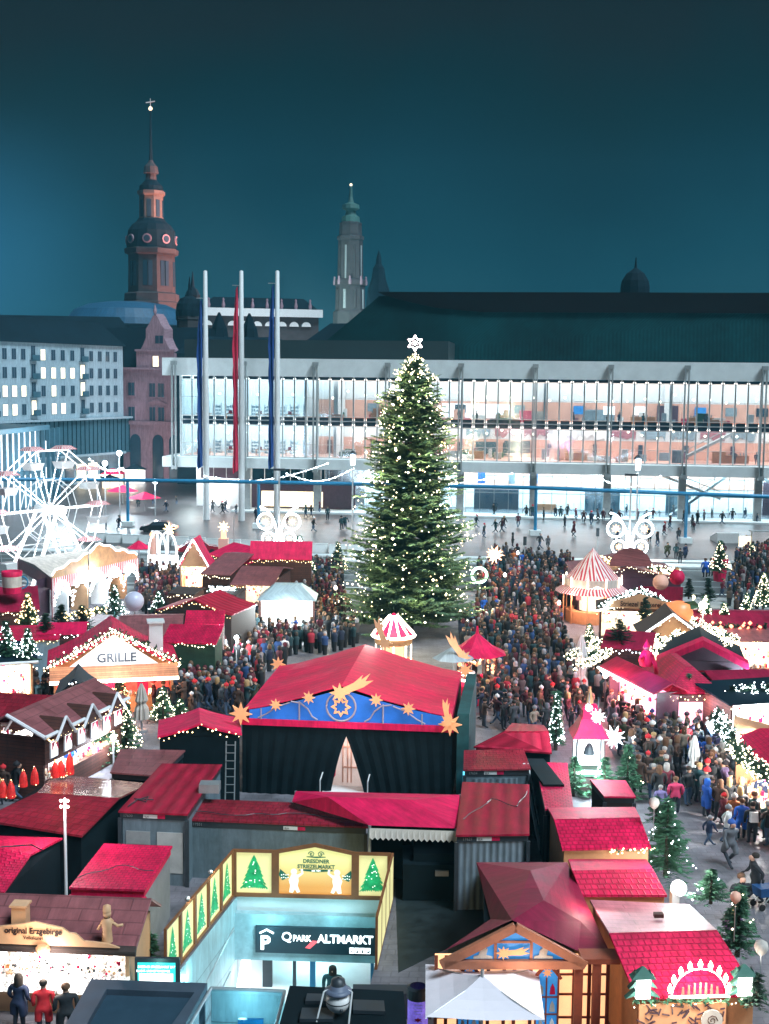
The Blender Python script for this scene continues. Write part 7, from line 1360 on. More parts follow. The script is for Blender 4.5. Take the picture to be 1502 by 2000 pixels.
# its tent roof
T_ = [gp(846, 1862, 3.0), gp(1192, 1862, 3.0), gp(1108, 1684, 2.9), gp(930, 1684, 2.9)]; RF = gp(1000, 1797, 3.85); RB = gp(1036, 1700, 3.6); KN = gp(1062, 1758, 3.4)
b = MB()
tw = lambda *p: b.face(list(p))
o_ = ORG.get(PH.name)
inv = PH.matrix_basis.inverted()
Lc = lambda p: inv @ p
fl, fr_, br_, bl_ = [Lc(p) for p in T_]; RFl, RBl = Lc(RF), Lc(RB); EL = Lc(gp(958, 1795, 3.0)); RBr = Lc(gp(1120, 1690, 3.05)); k1 = Lc(gp(1062, 1758, 3.75)); k2 = Lc(gp(1135, 1800, 3.15))
tw(EL, RFl, k1, RBl, bl_); tw(bl_, RBl, br_); tw(br_, RBl, k1, k2); tw(k1, RFl, k2); tw(RFl, Lc(gp(1130, 1858, 3.0)), k2); tw(k2, Lc(gp(1130, 1858, 3.0)), fr_); tw(br_, k2, fr_)
tw(Lc(gp(866, 1858, 3.0)), RFl, EL)
b.build('tent_roof', mat('wine_canvas', (.24, .008, .045), .6, spec=.25, noise=.24, ns=.8, bump=.6), PH)
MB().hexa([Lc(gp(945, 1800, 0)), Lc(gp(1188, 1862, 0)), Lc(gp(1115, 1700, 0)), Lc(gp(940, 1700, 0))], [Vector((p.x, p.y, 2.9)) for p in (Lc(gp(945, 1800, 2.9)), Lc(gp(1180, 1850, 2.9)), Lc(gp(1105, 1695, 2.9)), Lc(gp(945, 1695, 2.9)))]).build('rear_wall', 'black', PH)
lamp(PH.matrix_basis @ Vector((w*.5, -1.6, 2.6)), 60, (1, .7, .5), .2); lamp(gp(1150, 1752, 3.5), 55, (1, .55, .5), .15)
# ornate front of the large lower-right stall
fA, fB = PR_[0], PR_[1]; r, w = frame_of(fA, fB)
def rl(x, y, z): return fA+Vector((cos(r)*x-sin(r)*y, sin(r)*x+cos(r)*y, z-fA.z))
def rot_thing(name, label, cat, x, y, z): p = rl(x, y, z); return thing(name, label, cat, p, r)
t = rot_thing('candle_arch', 'white candle arch with carved red figures on the eave of the large red stall', 'candle arch', w*.5, -.12, 2.62)
MB().tube([(-.78*cos(a*pi/12), 0, .82*sin(a*pi/12)) for a in range(13)], .018, 6).box(-.85, .85, -.05, .05, 0, .04).build('arch_frame', 'tubew', t)
for k in range(9): a = pi*(k+.5)/9; MB().lathe([(.03, 0), (.06, .08), (.07, .13), (.03, .22), (.01, .26)], 8, (-.84*cos(a), 0, .82*sin(a))).build('candle_bulb', 'bulb', t)
for k in range(7): MB().vplate([(-.5+k*.16, .07), (-.42+k*.16, .07), (-.44+k*.16, .3+.12*sin(k*pi/6)), (-.48+k*.16, .3+.12*sin(k*pi/6))], -.02, .02).build('carved_figure', 'glowred', t)
lamp(rl(w*.5, -.35, 3.2), 120, (1, .93, .82), .2)
for x, l in ((.12, 'white lit tree-shaped lantern at the left end of the large red stall eave'), (w*.86, 'white lit tree-shaped lantern at the right end of the large red stall eave')):
    t = rot_thing('tree_lantern', l, 'lantern', x, -.12, 2.62)
    MB().box(-.2, .2, -.12, .12, .05, .62).build('lit_core', 'tube', t); b = MB()
    for z, wd in ((.05, .48), (.32, .40), (.58, .32)): b.vplate([(-wd, z), (wd, z), (wd*.4, z+.24), (-wd*.4, z+.24)], -.03+.0, .03) if False else b.vplate([(-wd, z), (-.2, z+.08), (-.2, z+.24)], -.1, .1).vplate([(.2, z+.08), (wd, z), (.2, z+.24)], -.1, .1)
    b.hexa([(-.34, -.18, .62), (.34, -.18, .62), (.34, .18, .62), (-.34, .18, .62)], [(-.03, -.03, .92), (.03, -.03, .92), (.03, .03, .92), (-.03, .03, .92)]); b.build('tree_boards', mat('lantern_green', (.05, .16, .13), .6), t); lamp(rl(x, -.4, 2.95), 45, (1, .97, .9), .15)
garland([rl(-.2, -.2, 2.55), rl(w*.5, -.2, 2.55), rl(w+.2, -.2, 2.55)], .16, 'fir garland along the front eave of the large red stall with candle arch', 'bulb', 3, 91, .02, 'green')
t = rot_thing('ornamental_panel', 'carved orange branch-pattern panel with round cream emblem below the candle arch', 'carving', 0, -.12, 0); MB().box(.05, w*.72, -.03, .03, .2, 2.45).build('panel_board', mat('panel_orange_wood', (.75, .36, .18), .6, noise=.1, es=.15), t)
b = MB(); rnd = random.Random(2)
for k in range(150):
    x, z = rnd.uniform(.1, w*.7), rnd.uniform(.3, 2.4); a = rnd.random()*pi; L = rnd.uniform(.12, .3); b.bar((x, -.05, z), (min(w*.71, x+L*cos(a)), -.05, z+L*sin(a)*.8), .03)
b.build('branch_pattern', 'maroon', t); MB().tube([(w*.6, -.12, 2.0), (w*.6, -.06, 2.0)], .3, 22).build('round_emblem', 'cream', t); b = MB(); b.tube([(w*.6+(.16-.01*k)*cos(k*.8), -.13, 2.0+(.16-.01*k)*sin(k*.8)) for k in range(14)], .012, 4); b.build('emblem_scroll', 'wood', t)
text('seit 1434', .09, 'wood', t, (w*.6, -.13, 1.78), ext=.003)
lamp(rl(w*.4, -1.8, 1.8), 60, (1, .8, .6), .2)
for x, y, l in ((1385, 1955, 'beige cloth bag hanging at the right corner of the large red stall'),): q = gp(x+30, y+60); t = thing('grey_pillar', 'pale round stone bollard at the right end of the large red stall', 'bollard', q); MB().lathe([(.35, 0), (.3, 1.0), (.1, 1.1)], 12).build('shaft', 'concrete', t)
# white wall lamp and firs on the right row
fir(1300, 1712, 3.0, 1.3, 'white-lit fir glowing over the brightest spot of the right stall row', 1.2, 'bulbc', 26, seed=160, size=.03)
fir(1388, 1765, 1.2, .85, 'bushy fir ball with one bright bulb right of the middle red stall roof', 2.0, 'bulbc', 8, seed=161, size=.04)
fir(1440, 1868, 2.3, .85, 'green fir with golden cord at the right corner of the large red stall', 1.6, 'bulb', 8, seed=162, size=.03)
fir(1478, 1965, .9, .5, 'small dark fir at the right end of the large red stall eave', 2.4, 'bulb', 0, seed=163, m_='green_dk')
fir(1282, 1610, 1.1, .6, 'small dark fir top with white balloon above the uppermost red stall roof', 2.4, 'bulb', 0, seed=164)
for x, y, r2, l in ((1278, 1568, .20, 'small cream balloon on a stick above the uppermost right stall'), (1437, 1752, .17, 'small orange balloon on a stick right of the bushy fir'), (1487, 1850, .2, 'pale figure head balloon at the right corner of the large red stall')):
    p = gp(x, y, 4.0); t = thing('stick_balloon', l, 'balloon', p); MB().lathe([(.01, -r2*1.3), (r2*.7, -r2*.7), (r2, 0), (r2*.8, r2*.7), (.01, r2*1.1)], 14).build('balloon', 'cream' if x != 1437 else 'salmon', t, True); MB().tube([(0, 0, -r2), (0, 0, -1.4)], .015, 4).build('stick', 'steel', t)
p = gp(1325, 1735, 2.2); t = thing('lit_wall_lamp', 'overexposed white flood lamp on the side wall of the middle red stall', 'lamp', p); MB().ball((0, 0, 0), .28, 0, 10, 7).build('lamp_face', 'tube', t); MB().box(-.25, .0, -.2, .2, -.9, -.1).build('bracket', 'white', t); lamp((p.x-.2, p.y-.6, 3.7), 300, (1, .97, .93), .3); lamp((p.x+.6, p.y, 2.4), 330, (.9, .98, 1), .3)
lamp(gp(1260, 1640, 4.4), 60, (1, .75, .7), .3)
b = MB(); bx = gp(1285, 1795, 3.3); t = thing('roof_hatch', 'small dark hatch box on the pale slope of the large red stall', 'hatch', gp(1286, 1792, 3.28)); MB().box(-.14, .14, -.1, .1, .02, .14).build('hatch_box', 'wood', t)
# lit strip under uppermost roof with bench
garland([gp(1190, 1662, 2.6), gp(1285, 1660, 2.6)], .12, 'small lit garland under the uppermost red stall roof of the right row', 'bulbg', 14, 95, .03, 'green')
# ============================================================ CARVED SIGN STALL, LOWER LEFT
HS = hut('craft stall with mauve roof and glowing star-filled counter at the lower left corner', (-60, 1830), (252, 1842), 2.35, depth=2.6, roof='ridge_x', rise=.75, rf=.62, rm='mauve', wm='ply', over=.3, front='open', power=330, lc=(1, .92, .85), glow=mat('craft_glow', (.95, .9, .85), .6, noise=.9, ns=9, es=.5))
w = HS['_w']; zz2 = lambda py: dp(120, py, HS.location.y-.4).z
b = MB(); u0 = w*.2
prof = [(.0, 0), (w*.97, 0), (w*.90, .12), (w*.75, .18), (w*.70, .40), (w*.66, .42), (w*.62, .56), (w*.45, .72), (w*.35, .62), (w*.25, .55), (w*.14, .45), (0, .42)]
sb_ = MB(); sb_.vplate([(x, 2.42+z*1.0) for x, z in prof], -.52, -.44); sb_.build('carved_sign', 'ply', HS)
text('original Erzgebirge', .26, 'wood', HS, (w*.44, -.54, 2.78), ext=.008, bold=.006, sx=.9); text('Volkskunst', .15, 'wood', HS, (w*.44, -.54, 2.6), ext=.008, sx=.9)
MB().box(w*.26, w*.35, .1, .5, 2.5, 3.3).box(w*.25, w*.36, .05, .55, 3.3, 3.36).build('chimney', 'ply', HS)
MB().tube([(-.3, -.36, 2.3), (w+.3, -.36, 2.3)], .12, 6).build('eave_log', 'wood_dk', HS); MB().box(-.3, w+.3, -.4, -.3, 2.12, 2.34).build('eave_shade', 'wood_dk', HS)
MB().lathe([(.2, -.1), (.22, .06), (.15, .14), (.01, .16)], 12, (w*.5, -.55, 2.3)).build('carved_hat', 'ply', HS)
t = thing('carved_figurine', 'light wooden carved figurine standing on the eave of the mauve roofed craft stall', 'figurine', HS.matrix_basis @ Vector((w*.88, -.25, 2.5)), HS.rotation_euler[2])
MB().lathe([(.17, 0), (.14, .4), (.2, .62), (.1, .74)], 12).build('body', 'ply', t, True); MB().ball((0, 0, .86), .13, 0, 12, 8).build('head', 'ply', t, True); MB().lathe([(.13, .94), (.12, 1.1), (.02, 1.16)], 10).build('hat', 'ply', t, True); MB().tube([(.15, 0, .6), (.34, -.05, .52), (.5, -.06, .56)], .045, 6).tube([(-.15, 0, .6), (-.26, -.1, .4)], .045, 6).build('arm', 'ply', t, True)
st = MB(); rnd = random.Random(12)
for k in range(9): x = w*.12+k*w*.1; st = MB(); st.vplate(star(5, .16, .07, x, 1.88+.06*(k % 3)), -.12, -.06); st.build('paper_star', 'tube', HS)
gd = MB()
for k in range(170): x, z = rnd.uniform(.2, w-.2), rnd.uniform(1.0, 1.75); q_ = rnd.uniform(.02, .06); gd.ball((x, -.05-rnd.random()*.15*(1.8-z), z), q_, rnd.choice([0, 0, 1, 2, 3]), 6, 4)
tag(gd.build('small_wares', ['glowwhite', 'tarp', 'frame', 'ply'], HS), kind='stuff')
sl = MB(); sl.hexa([(0, -.5, .9), (w, -.5, .9), (w, .1, .9), (0, .1, .9)], [(0, -.45, .98), (w, -.45, .98), (w, .1, 1.35), (0, .1, 1.35)]); sl.build('display_slope', mat('display_glow', (.9, .86, .8), .5, noise=.95, ns=9, es=.3), HS)
lamp(HS.matrix_basis @ Vector((w*.55, -1.0, 2.1)), 110, (1, .85, .75), .2); lamp(HS.matrix_basis @ Vector((w*.45, -1.3, 3.3)), 50, (1, .75, .55), .2)

q = gp(868, 1700); t = thing('white_bag', 'crumpled white bag on the dark supplies in the yard', 'bag', q); MB().lathe([(.25, 0), (.32, .15), (.2, .35), (.05, .45)], 7).build('sack', 'white', t)
for pts, z_, l in (([(370, 1585), (480, 1592), (560, 1588), (700, 1600)], 2.45, 'thin black cable running along the wide red container roof'), ([(905, 1600), (960, 1560), (1010, 1575), (1030, 1545)], 3.0, 'thin black cable crossing the ribbed red roof right of the hip tent'), ([(150, 1715), (230, 1690), (300, 1700)], 2.68, 'thin black cable across the small bright pink-red roof')):
    w_ = MB(); P_ = [gp(x, y, z_) for x, y in pts]; fine = []
    for a, b_ in zip(P_, P_[1:]):
        for k in range(5): p = a.lerp(b_, k/5); fine.append(p+Vector((0, .12*sin(k*1.3), 0)))
    w_.tube(fine+[P_[-1]], .018, 4); tag(w_.build('cable', 'frame'), l, 'cable')
# ============================================================ PEOPLE
COL = dict(black=(.012, .015, .02), navy=(.014, .03, .08), teal=(.012, .07, .085), grey=(.12, .13, .15), brown=(.09, .045, .03), olive=(.05, .06, .025), wine=(.14, .012, .03), red=(.62, .02, .03), pink=(.80, .06, .17),
           blue=(.02, .13, .60), lilac=(.24, .20, .42), beige=(.52, .42, .32), white=(.70, .70, .70), orange=(.75, .20, .05), purple=(.16, .03, .16), green=(.03, .25, .13))
def skin_body(nodes, edges, sub=1):
    me = bpy.data.meshes.new('person'); me.from_pydata([n[0] for n in nodes], edges, []); o = bpy.data.objects.new('person', me); C.objects.link(o)
    o.modifiers.new('skin', 'SKIN'); 
    for i, n in enumerate(nodes):
        sv = me.skin_vertices[0].data[i]; sv.radius = (n[1], n[1]) if not isinstance(n[1], tuple) else n[1]; sv.use_root = (i == 0)
    s = o.modifiers.new('sub', 'SUBSURF'); s.levels = sub; s.render_levels = sub
    dg = bpy.context.evaluated_depsgraph_get(); out_ = bpy.data.meshes.new_from_object(o.evaluated_get(dg)); bpy.data.objects.remove(o); return out_
def body_nodes(pose):
    N_ = []; E_ = []
    def add(p, r, parent=None):
        N_.append((p, r)); i = len(N_)-1
        if parent is not None: E_.append((parent, i))
        return i
    bend = .12 if pose == 'walk' else 0
    pel = add((0, 0, .93), (.15, .12)); wst = add((0, -.01, 1.10), (.15, .11), pel); ch = add((0, -.02-bend*.3, 1.30), (.18, .125), wst); nk0 = add((0, -.02-bend*.5, 1.44), (.10, .08), ch); nk = add((0, -.03-bend*.6, 1.52), (.055, .055), nk0)
    hd = add((0, -.045-bend*.7, 1.60), (.085, .095), nk); ht = add((0, -.045-bend*.7, 1.70), (.075, .085), hd)
    st = .22 if pose == 'walk' else .03
    for s in (-1, 1):
        f = s*st; k = add((s*.10, -f*.45, .50), .072, add((s*.10, 0, .86), .10, pel)); a = add((s*.10, f*.9 if f*s > 0 else f, .10), .048, k); add((s*.10+s*.02, (f*.9 if f*s > 0 else f)-.15, .045), .045, a)
        sh = add((s*.21, -.01-bend*.4, 1.40), .075, ch)
        if pose == 'photo': el = add((s*.26, -.22, 1.22), .052, sh); h = add((s*.08, -.36, 1.46), .036, el); add((s*.06, -.38, 1.53), .032, h)
        elif pose == 'cup' and s > 0: el = add((s*.27, -.05, 1.14), .055, sh); h = add((s*.12, -.28, 1.22), .038, el); add((s*.08, -.32, 1.25), .034, h)
        elif pose == 'walk': el = add((s*.27, .02+s*.1, 1.15), .054, sh); h = add((s*.28, -.08+s*.16, .92), .038, el); add((s*.27, -.1+s*.17, .84), .034, h)
        else: el = add((s*.245, .03, 1.15), .060, sh); h = add((s*.235, -.07, .95), .044, el); add((s*.215, -.10, .87), .034, h)
    return N_, E_
def make_person(pose, long_coat=False, trous='trousers'):
    N_, E_ = body_nodes(pose); me = skin_body(N_, E_)
    for m_ in ('coat', trous, 'skin', 'tyre'): me.materials.append(M[m_])
    hands = [n[0] for n in N_ if n[1] == .034 or n[1] == .032]
    lim = .50 if long_coat else .82
    if long_coat:
        for v in me.vertices:
            if .48 < v.co.z < .98: k = 1+.35*(1-(v.co.z-.48)/.5)**.6; v.co.x *= k; v.co.y = v.co.y*1.1+(.03 if v.co.y > 0 else -.03)
    for p in me.polygons:
        c = p.center; i = 0
        if c.z > 1.53: i = 2
        elif any((c-Vector(h)).length < .055 for h in hands): i = 2
        elif c.z < .09: i = 3
        elif c.z < lim: i = 1
        p.material_index = i; p.use_smooth = True
    o = bpy.data.objects.new('person', me)
    return o
def cap_mesh(kind):
    b = MB(); yo = -.045; n = 10
    if kind == 'beanie': prof = [(.112, 1.645), (.122, 1.69), (.115, 1.75), (.075, 1.80), (.03, 1.825), (.02, 1.86), (.001, 1.88)]; b.lathe(prof, n, (0, yo+.01, 0))
    elif kind == 'hood': b.lathe([(.12, 1.50), (.125, 1.62), (.118, 1.72), (.085, 1.79), (.001, 1.82)], n, (0, yo+.035, 0))
    elif kind == 'short': b.lathe([(.095, 1.63), (.104, 1.69), (.095, 1.755), (.06, 1.79), (.001, 1.80)], n, (0, yo+.022, 0))
    else: b.lathe([(.085, 1.36), (.11, 1.48), (.112, 1.64), (.108, 1.70), (.095, 1.76), (.06, 1.795), (.001, 1.80)], n, (0, yo+.035, 0))
    me = bpy.data.meshes.new('hat'); me.from_pydata(b.v, [], b.f); me.materials.append(M['coat'])
    for p in me.polygons: p.use_smooth = True
    return me
PROT = {}
for pose in ('stand', 'walk', 'photo', 'cup'):
    for lc in (False, True): PROT[(pose, lc)] = make_person(pose, lc, 'jeans' if (pose, lc) in (('walk', False), ('cup', False)) else 'trousers')
CAPS = {k: cap_mesh(k) for k in ('beanie', 'hood', 'short', 'long')}
bpm = MB(); bpm.hexa([(-.15, .10, 1.0), (.15, .10, 1.0), (.13, .26, 1.02), (-.13, .26, 1.02)], [(-.14, .10, 1.42), (.14, .10, 1.42), (.10, .2, 1.42), (-.10, .2, 1.42)]); _b = bpm.build('backpack', 'coat'); BPM = _b.data; bpy.data.objects.remove(_b)
PEOPLE = []; prnd = random.Random(21)
HAIR = {'dark-haired': (.02, .014, .010), 'brown-haired': (.10, .045, .02), 'blond': (.42, .27, .12), 'grey-haired': (.30, .29, .28)}
def person(p, coat, head=None, pose='stand', rz=None, h=None, label=None, group=None, pack=None, longc=None, note=''):
    longc = prnd.random() < .35 if longc is None else longc
    src = PROT[(pose, longc)]; o = src.copy(); C.objects.link(o); o.name = 'person'; o.location = p; o.rotation_euler = (0, 0, prnd.uniform(-pi, pi) if rz is None else rz)
    s = (h or prnd.choice([prnd.uniform(1.68, 1.95)]*7+[prnd.uniform(1.2, 1.5)]))/1.80; o.scale = (s*prnd.uniform(1.15, 1.4), s*prnd.uniform(1.15, 1.4), s)
    c = COL[coat]; j = prnd.uniform(.3, .8) if group else prnd.uniform(.8, 1.05); o.color = (*[min(1, x*j) for x in c], 1)
    if head is None: head = prnd.choice(['dark-haired', 'brown-haired', 'blond', 'grey-haired', 'hooded', 'black hat', 'grey hat', 'white hat', 'red hat', 'dark-haired', 'brown-haired', 'black hat'])
    if head in HAIR: k, cc, nm = prnd.choice(['short', 'long']), HAIR[head], 'hair'
    elif head == 'hooded': k, cc, nm = 'hood', c, 'hood'
    else: k, cc, nm = 'beanie', {'black': (.015, .015, .02), 'grey': (.2, .2, .22), 'white': (.7, .7, .7), 'red': (.6, .02, .03), 'blue': (.03, .1, .4), 'pink': (.75, .1, .2)}[head.split()[0]], 'hat'
    hobj = bpy.data.objects.new(nm, CAPS[k]); C.objects.link(hobj); hobj.parent = o; hobj.color = (*cc, 1)
    if pack: bo = bpy.data.objects.new('backpack', BPM); C.objects.link(bo); bo.parent = o; bo.color = (*COL[pack], 1)
    o['category'] = 'person'
    if group: o['group'] = group
    x, y = proj(Vector(p)+Vector((0, 0, 1.2))); PEOPLE.append([o, coat, head, pose, longc, x, y, label, note, pack]); return o
taken = []
def free(p, d):
    for q in taken:
        if abs(q[0]-p[0]) < d and abs(q[1]-p[1]) < d and (q[0]-p[0])**2+(q[1]-p[1])**2 < d*d: return False
    for F in FOOT:
        if inside(p, F): return False
    return True
# named figures
for (x, y, coat, head, pose, rz, note, pack) in (
    (1289, 1592, 'lilac', 'grey-haired', 'stand', pi, '', None), (1318, 1590, 'pink', 'brown-haired', 'stand', pi, '', None), (1300, 1566, 'wine', 'grey-haired', 'stand', pi, '', None), (1342, 1572, 'black', 'dark-haired', 'cup', .5, '', None),
    (1384, 1652, 'navy', 'grey hat', 'walk', 2.2, '', None), (1418, 1648, 'white', 'grey hat', 'walk', 1.4, '', None), (1424, 1690, 'grey', 'blue hat', 'walk', .3, '', None), (1447, 1640, 'blue', 'brown-haired', 'stand', pi, '', None), (1468, 1648, 'black', 'dark-haired', 'stand', pi, '', 'white'),
    (1497, 1640, 'teal', 'grey-haired', 'stand', pi, '', None), (1474, 1762, 'black', 'dark-haired', 'walk', -1.6, '', None), (1443, 1806, 'black', 'brown-haired', 'walk', .2, '', None), (1430, 1850, 'purple', 'blond', 'stand', 0, '', None),
    (1388, 1590, 'black', 'dark-haired', 'cup', .4, '', 'grey'), (1422, 1598, 'black', 'blond', 'stand', pi, '', None), (1412, 1508, 'grey', 'white hat', 'stand', pi, '', None), (1338, 1480, 'red', 'dark-haired', 'stand', .3, '', None), (1272, 1445, 'blue', 'blue hat', 'stand', pi, '', None),
    (1243, 1430, 'black', 'brown-haired', 'stand', pi, '', None), (1380, 1500, 'blue', 'grey-haired', 'stand', pi, '', None), (1455, 1548, 'lilac', 'black hat', 'stand', .2, '', None), (1488, 1585, 'navy', 'blue hat', 'cup', 0, '', None),
    (136, 1508, 'blue', 'red hat', 'stand', pi, '', None), (468, 1298, 'pink', 'brown-haired', 'walk', pi, '', None), (485, 1300, 'red', 'grey hat', 'walk', pi, '', None), (578, 1262, 'white', 'blue hat', 'stand', pi, '', 'red'), (555, 1290, 'white', 'dark-haired', 'stand', pi, '', None), (503, 1325, 'navy', 'black hat', 'stand', 1, '', None),
    (575, 1210, 'wine', 'dark-haired', 'stand', pi, '', None), (945, 1205, 'blue', 'white hat', 'stand', .3, '', None), (968, 1205, 'blue', 'red hat', 'stand', -.3, '', None), (1040, 1180, 'beige', 'white hat', 'walk', 1, '', None), (1020, 1110, 'blue', 'black hat', 'stand', pi, '', None), (1003, 1110, 'orange', 'brown-haired', 'stand', pi, '', None),
    (1377, 1128, 'blue', 'brown-haired', 'stand', pi, '', 'blue'), (1388, 1126, 'teal', 'brown-haired', 'stand', pi, '', None), (1405, 1122, 'orange', 'brown-haired', 'walk', .6, '', None), (1417, 1120, 'black', 'dark-haired', 'walk', .6, '', 'pink'), (1404, 1094, 'wine', 'black hat', 'stand', pi, '', None), (1412, 1092, 'wine', 'dark-haired', 'stand', pi, '', None),
    (1410, 1165, 'wine', 'brown-haired', 'walk', 1.3, '', None), (1433, 1165, 'black', 'brown-haired', 'walk', 1.5, '', None), (1303, 1090, 'olive', 'dark-haired', 'walk', .2, '', None), (1320, 1092, 'teal', 'dark-haired', 'stand', 0, '', None), (1338, 1092, 'navy', 'black hat', 'stand', .6, '', None), (1328, 1102, 'black', 'black hat', 'stand', pi, '', None)):
    P3 = gp(x, y); taken.append((P3.x, P3.y)); person(P3, coat, head, pose, rz, pack=pack)
for (x, y, z, coat, head, pose, rz, lb) in ((38, 2010, 0, 'navy', 'dark-haired', 'stand', pi-.3, 'person in dark coat bending over the craft stall counter, leftmost of three'), (86, 2022, 0, 'red', 'dark-haired', 'stand', pi+.1, 'person in bright red coat at the craft stall counter'), (130, 2030, 0, 'black', 'brown-haired', 'stand', pi+.3, 'person in black coat with hunched shoulders at the craft stall, rightmost of three')):
    P3 = gp(x, y, z); taken.append((P3.x, P3.y)); person(P3, coat, head, pose, rz, h=1.72, label=lb, longc=True)
P3 = L_(3.75, -1.6, ZB); person(P3, 'teal', 'dark-haired', 'cup', -.1, h=1.75, label='person in dark jacket carrying a big blue bag up the garage stairs', longc=False)
bg_ = MB(); bg_.ball((.25, -.28, 1.0), .3, 0, 12, 8); bgo = bg_.build('shoulder_bag', mat('bag_blue', (.02, .09, .14), .6), None, True); bgo.location = P3; tag(bgo, 'big dark blue bag carried by the person on the garage stairs', 'bag')
# pram
q = gp(1495, 1772); t = thing('pram', 'dark blue pram pushed by the person in black at the right edge', 'pram', q, -1.2); MB().hexa([(-.25, -.4, .5), (.25, -.4, .5), (.25, .4, .5), (-.25, .4, .5)], [(-.28, -.45, .85), (.28, -.45, .85), (.28, .45, .8), (-.28, .45, .8)]).build('basket', mat('pram_blue', (.01, .07, .2), .7), t)
MB().tube([(.25, .4, .8), (.25, .75, 1.05), (-.25, .75, 1.05), (-.25, .4, .8)], .02, 5).tube([(.25, -.3, .2), (.25, .3, .8)], .02, 5).tube([(-.25, -.3, .2), (-.25, .3, .8)], .02, 5).build('handle', 'steel', t)
for x in (-.27, .27):
    for y in (-.35, .35): MB().tube([(x-.02, y, .13), (x+.02, y, .13)], .13, 10).build('wheel', 'tyre', t)
# crowd zones: feet outline in the picture, spacing, palette
DK = ['black', 'black', 'navy', 'navy', 'teal', 'grey', 'brown', 'olive', 'wine', 'black']; DK += ['beige', 'grey', 'brown']; MXD = DK+['beige', 'white', 'grey', 'purple', 'brown']; WM = ['black', 'brown', 'wine', 'olive', 'navy', 'grey', 'beige', 'brown', 'purple', 'black', 'black', 'red']
ZON = [
 ([(1190, 1395), (1290, 1418), (1330, 1460), (1345, 1530), (1300, 1580), (1245, 1560), (1235, 1500), (1195, 1470)], 0.63, DK, 'between bell tower and the lower closed parasol'),
 ([(1330, 1440), (1395, 1455), (1430, 1500), (1502, 1560), (1502, 1655), (1370, 1600), (1352, 1560)], 0.63, DK+['blue', 'white', 'orange', 'lilac', 'beige'], 'at the glowing counter of the right edge stall'),
 ([(1185, 1310), (1290, 1372), (1290, 1418), (1190, 1395), (1150, 1350)], 0.59, WM+['red', 'black', 'black'], 'in front of the sweets stall'),
 ([(1400, 1376), (1502, 1380), (1502, 1405), (1410, 1405)], 0.63, DK, 'before the white-glowing stall at the right edge'),
 ([(915, 1385), (1100, 1350), (1160, 1395), (1120, 1440), (1075, 1455), (1000, 1430), (925, 1420)], 0.81, DK, 'behind the dark container, right of the stage'),
 ([(895, 1300), (1000, 1255), (1120, 1290), (1130, 1360), (1000, 1385), (920, 1385)], 0.76, DK+['beige', 'grey', 'wine'], 'between the round red tent and tall closed parasol'),
 ([(900, 1230), (1000, 1205), (1095, 1225), (1110, 1290), (1000, 1255), (900, 1300)], 0.76, WM, 'between the giant fir foot and the striped round stall'),
 ([(935, 1120), (1110, 1120), (1115, 1165), (1085, 1225), (1000, 1205), (930, 1215)], 0.86, WM+['navy', 'teal'], 'right of the giant fir, below the yellow star'),
 ([(965, 1090), (1110, 1105), (1125, 1135), (1100, 1165), (960, 1145)], 0.99, DK+['red', 'blue', 'purple'], 'at the street end of the crowd right of the giant fir'),
 ([(460, 1270), (560, 1300), (520, 1330), (505, 1380), (480, 1410), (440, 1400), (400, 1390), (390, 1300)], 0.78, DK+['red', 'beige'], 'on the open floor left of the stage roof'),
 ([(240, 1345), (400, 1330), (470, 1350), (470, 1400), (370, 1400), (245, 1385)], 0.56, DK, 'crowding before the grill stall'),
 ([(450, 1225), (540, 1165), (660, 1150), (690, 1235), (700, 1262), (600, 1290), (520, 1290), (450, 1270)], 0.64, MXD+['pink', 'red', 'lilac'], 'in the crowd left of the giant fir'),
 ([(530, 1150), (600, 1120), (665, 1110), (670, 1160), (560, 1190)], 0.77, DK+['blue'], 'by the white-lit pavilion'),
 ([(275, 1125), (350, 1135), (345, 1180), (300, 1215), (265, 1180)], 0.63, WM+['red', 'navy'], 'behind the pale balloon'),
 ([(0, 1500), (60, 1490), (150, 1480), (175, 1500), (130, 1540), (0, 1575)], 0.62, DK+['white', 'beige'], 'queuing before the craft stall behind the candle cones'),
 ([(160, 1420), (235, 1395), (250, 1430), (190, 1470)], 0.66, DK+['beige', 'pink'], 'by the half-timbered stall counter'),
 ([(62, 1360), (110, 1350), (115, 1385), (75, 1390)], 0.72, DK+['pink'], 'left of the grey arrow-signed kiosk'),
 ([(1440, 1110), (1502, 1080), (1502, 1180), (1430, 1210), (1420, 1170)], 1.02, DK, 'beside the tall red pot at the right'),
 ([(1435, 1095), (1490, 1085), (1490, 1105), (1440, 1108)], 0.62, DK+['grey'], 'waiting by the tram shelter'),
 ([(1385, 1670), (1502, 1670), (1502, 1900), (1460, 1900), (1400, 1720)], 4.10, DK, 'on the paving right of the red roofs'),
]
NIND = 225; cand = []
for poly, d, pal, zn in ZON:
    P_ = [gp(x, y) for x, y in poly]; pl = [(p.x, p.y) for p in P_]; x0, x1 = min(p[0] for p in pl), max(p[0] for p in pl); y0, y1 = min(p[1] for p in pl), max(p[1] for p in pl)
    for _ in range(int((x1-x0)*(y1-y0)/(d*d)*14)):
        p = (prnd.uniform(x0, x1), prnd.uniform(y0, y1))
        if math.sin(p[0]*.9+p[1]*.37)+math.sin(p[1]*.71-p[0]*.45)+math.sin(p[0]*2.1)*.4 < -1.45 and d < 1: continue
        if inside(p, pl) and free(p, d*(.86+.28*prnd.random())): taken.append(p); cand.append((p, pal, zn))

cand.sort(key=lambda c: c[0][1])
for p, pal, zn in cand[:NIND]:
    person((p[0], p[1], 0), prnd.choice(pal), pose=prnd.choice(['stand', 'stand', 'walk', 'photo', 'cup']), note=zn, group='people in the market crowd')
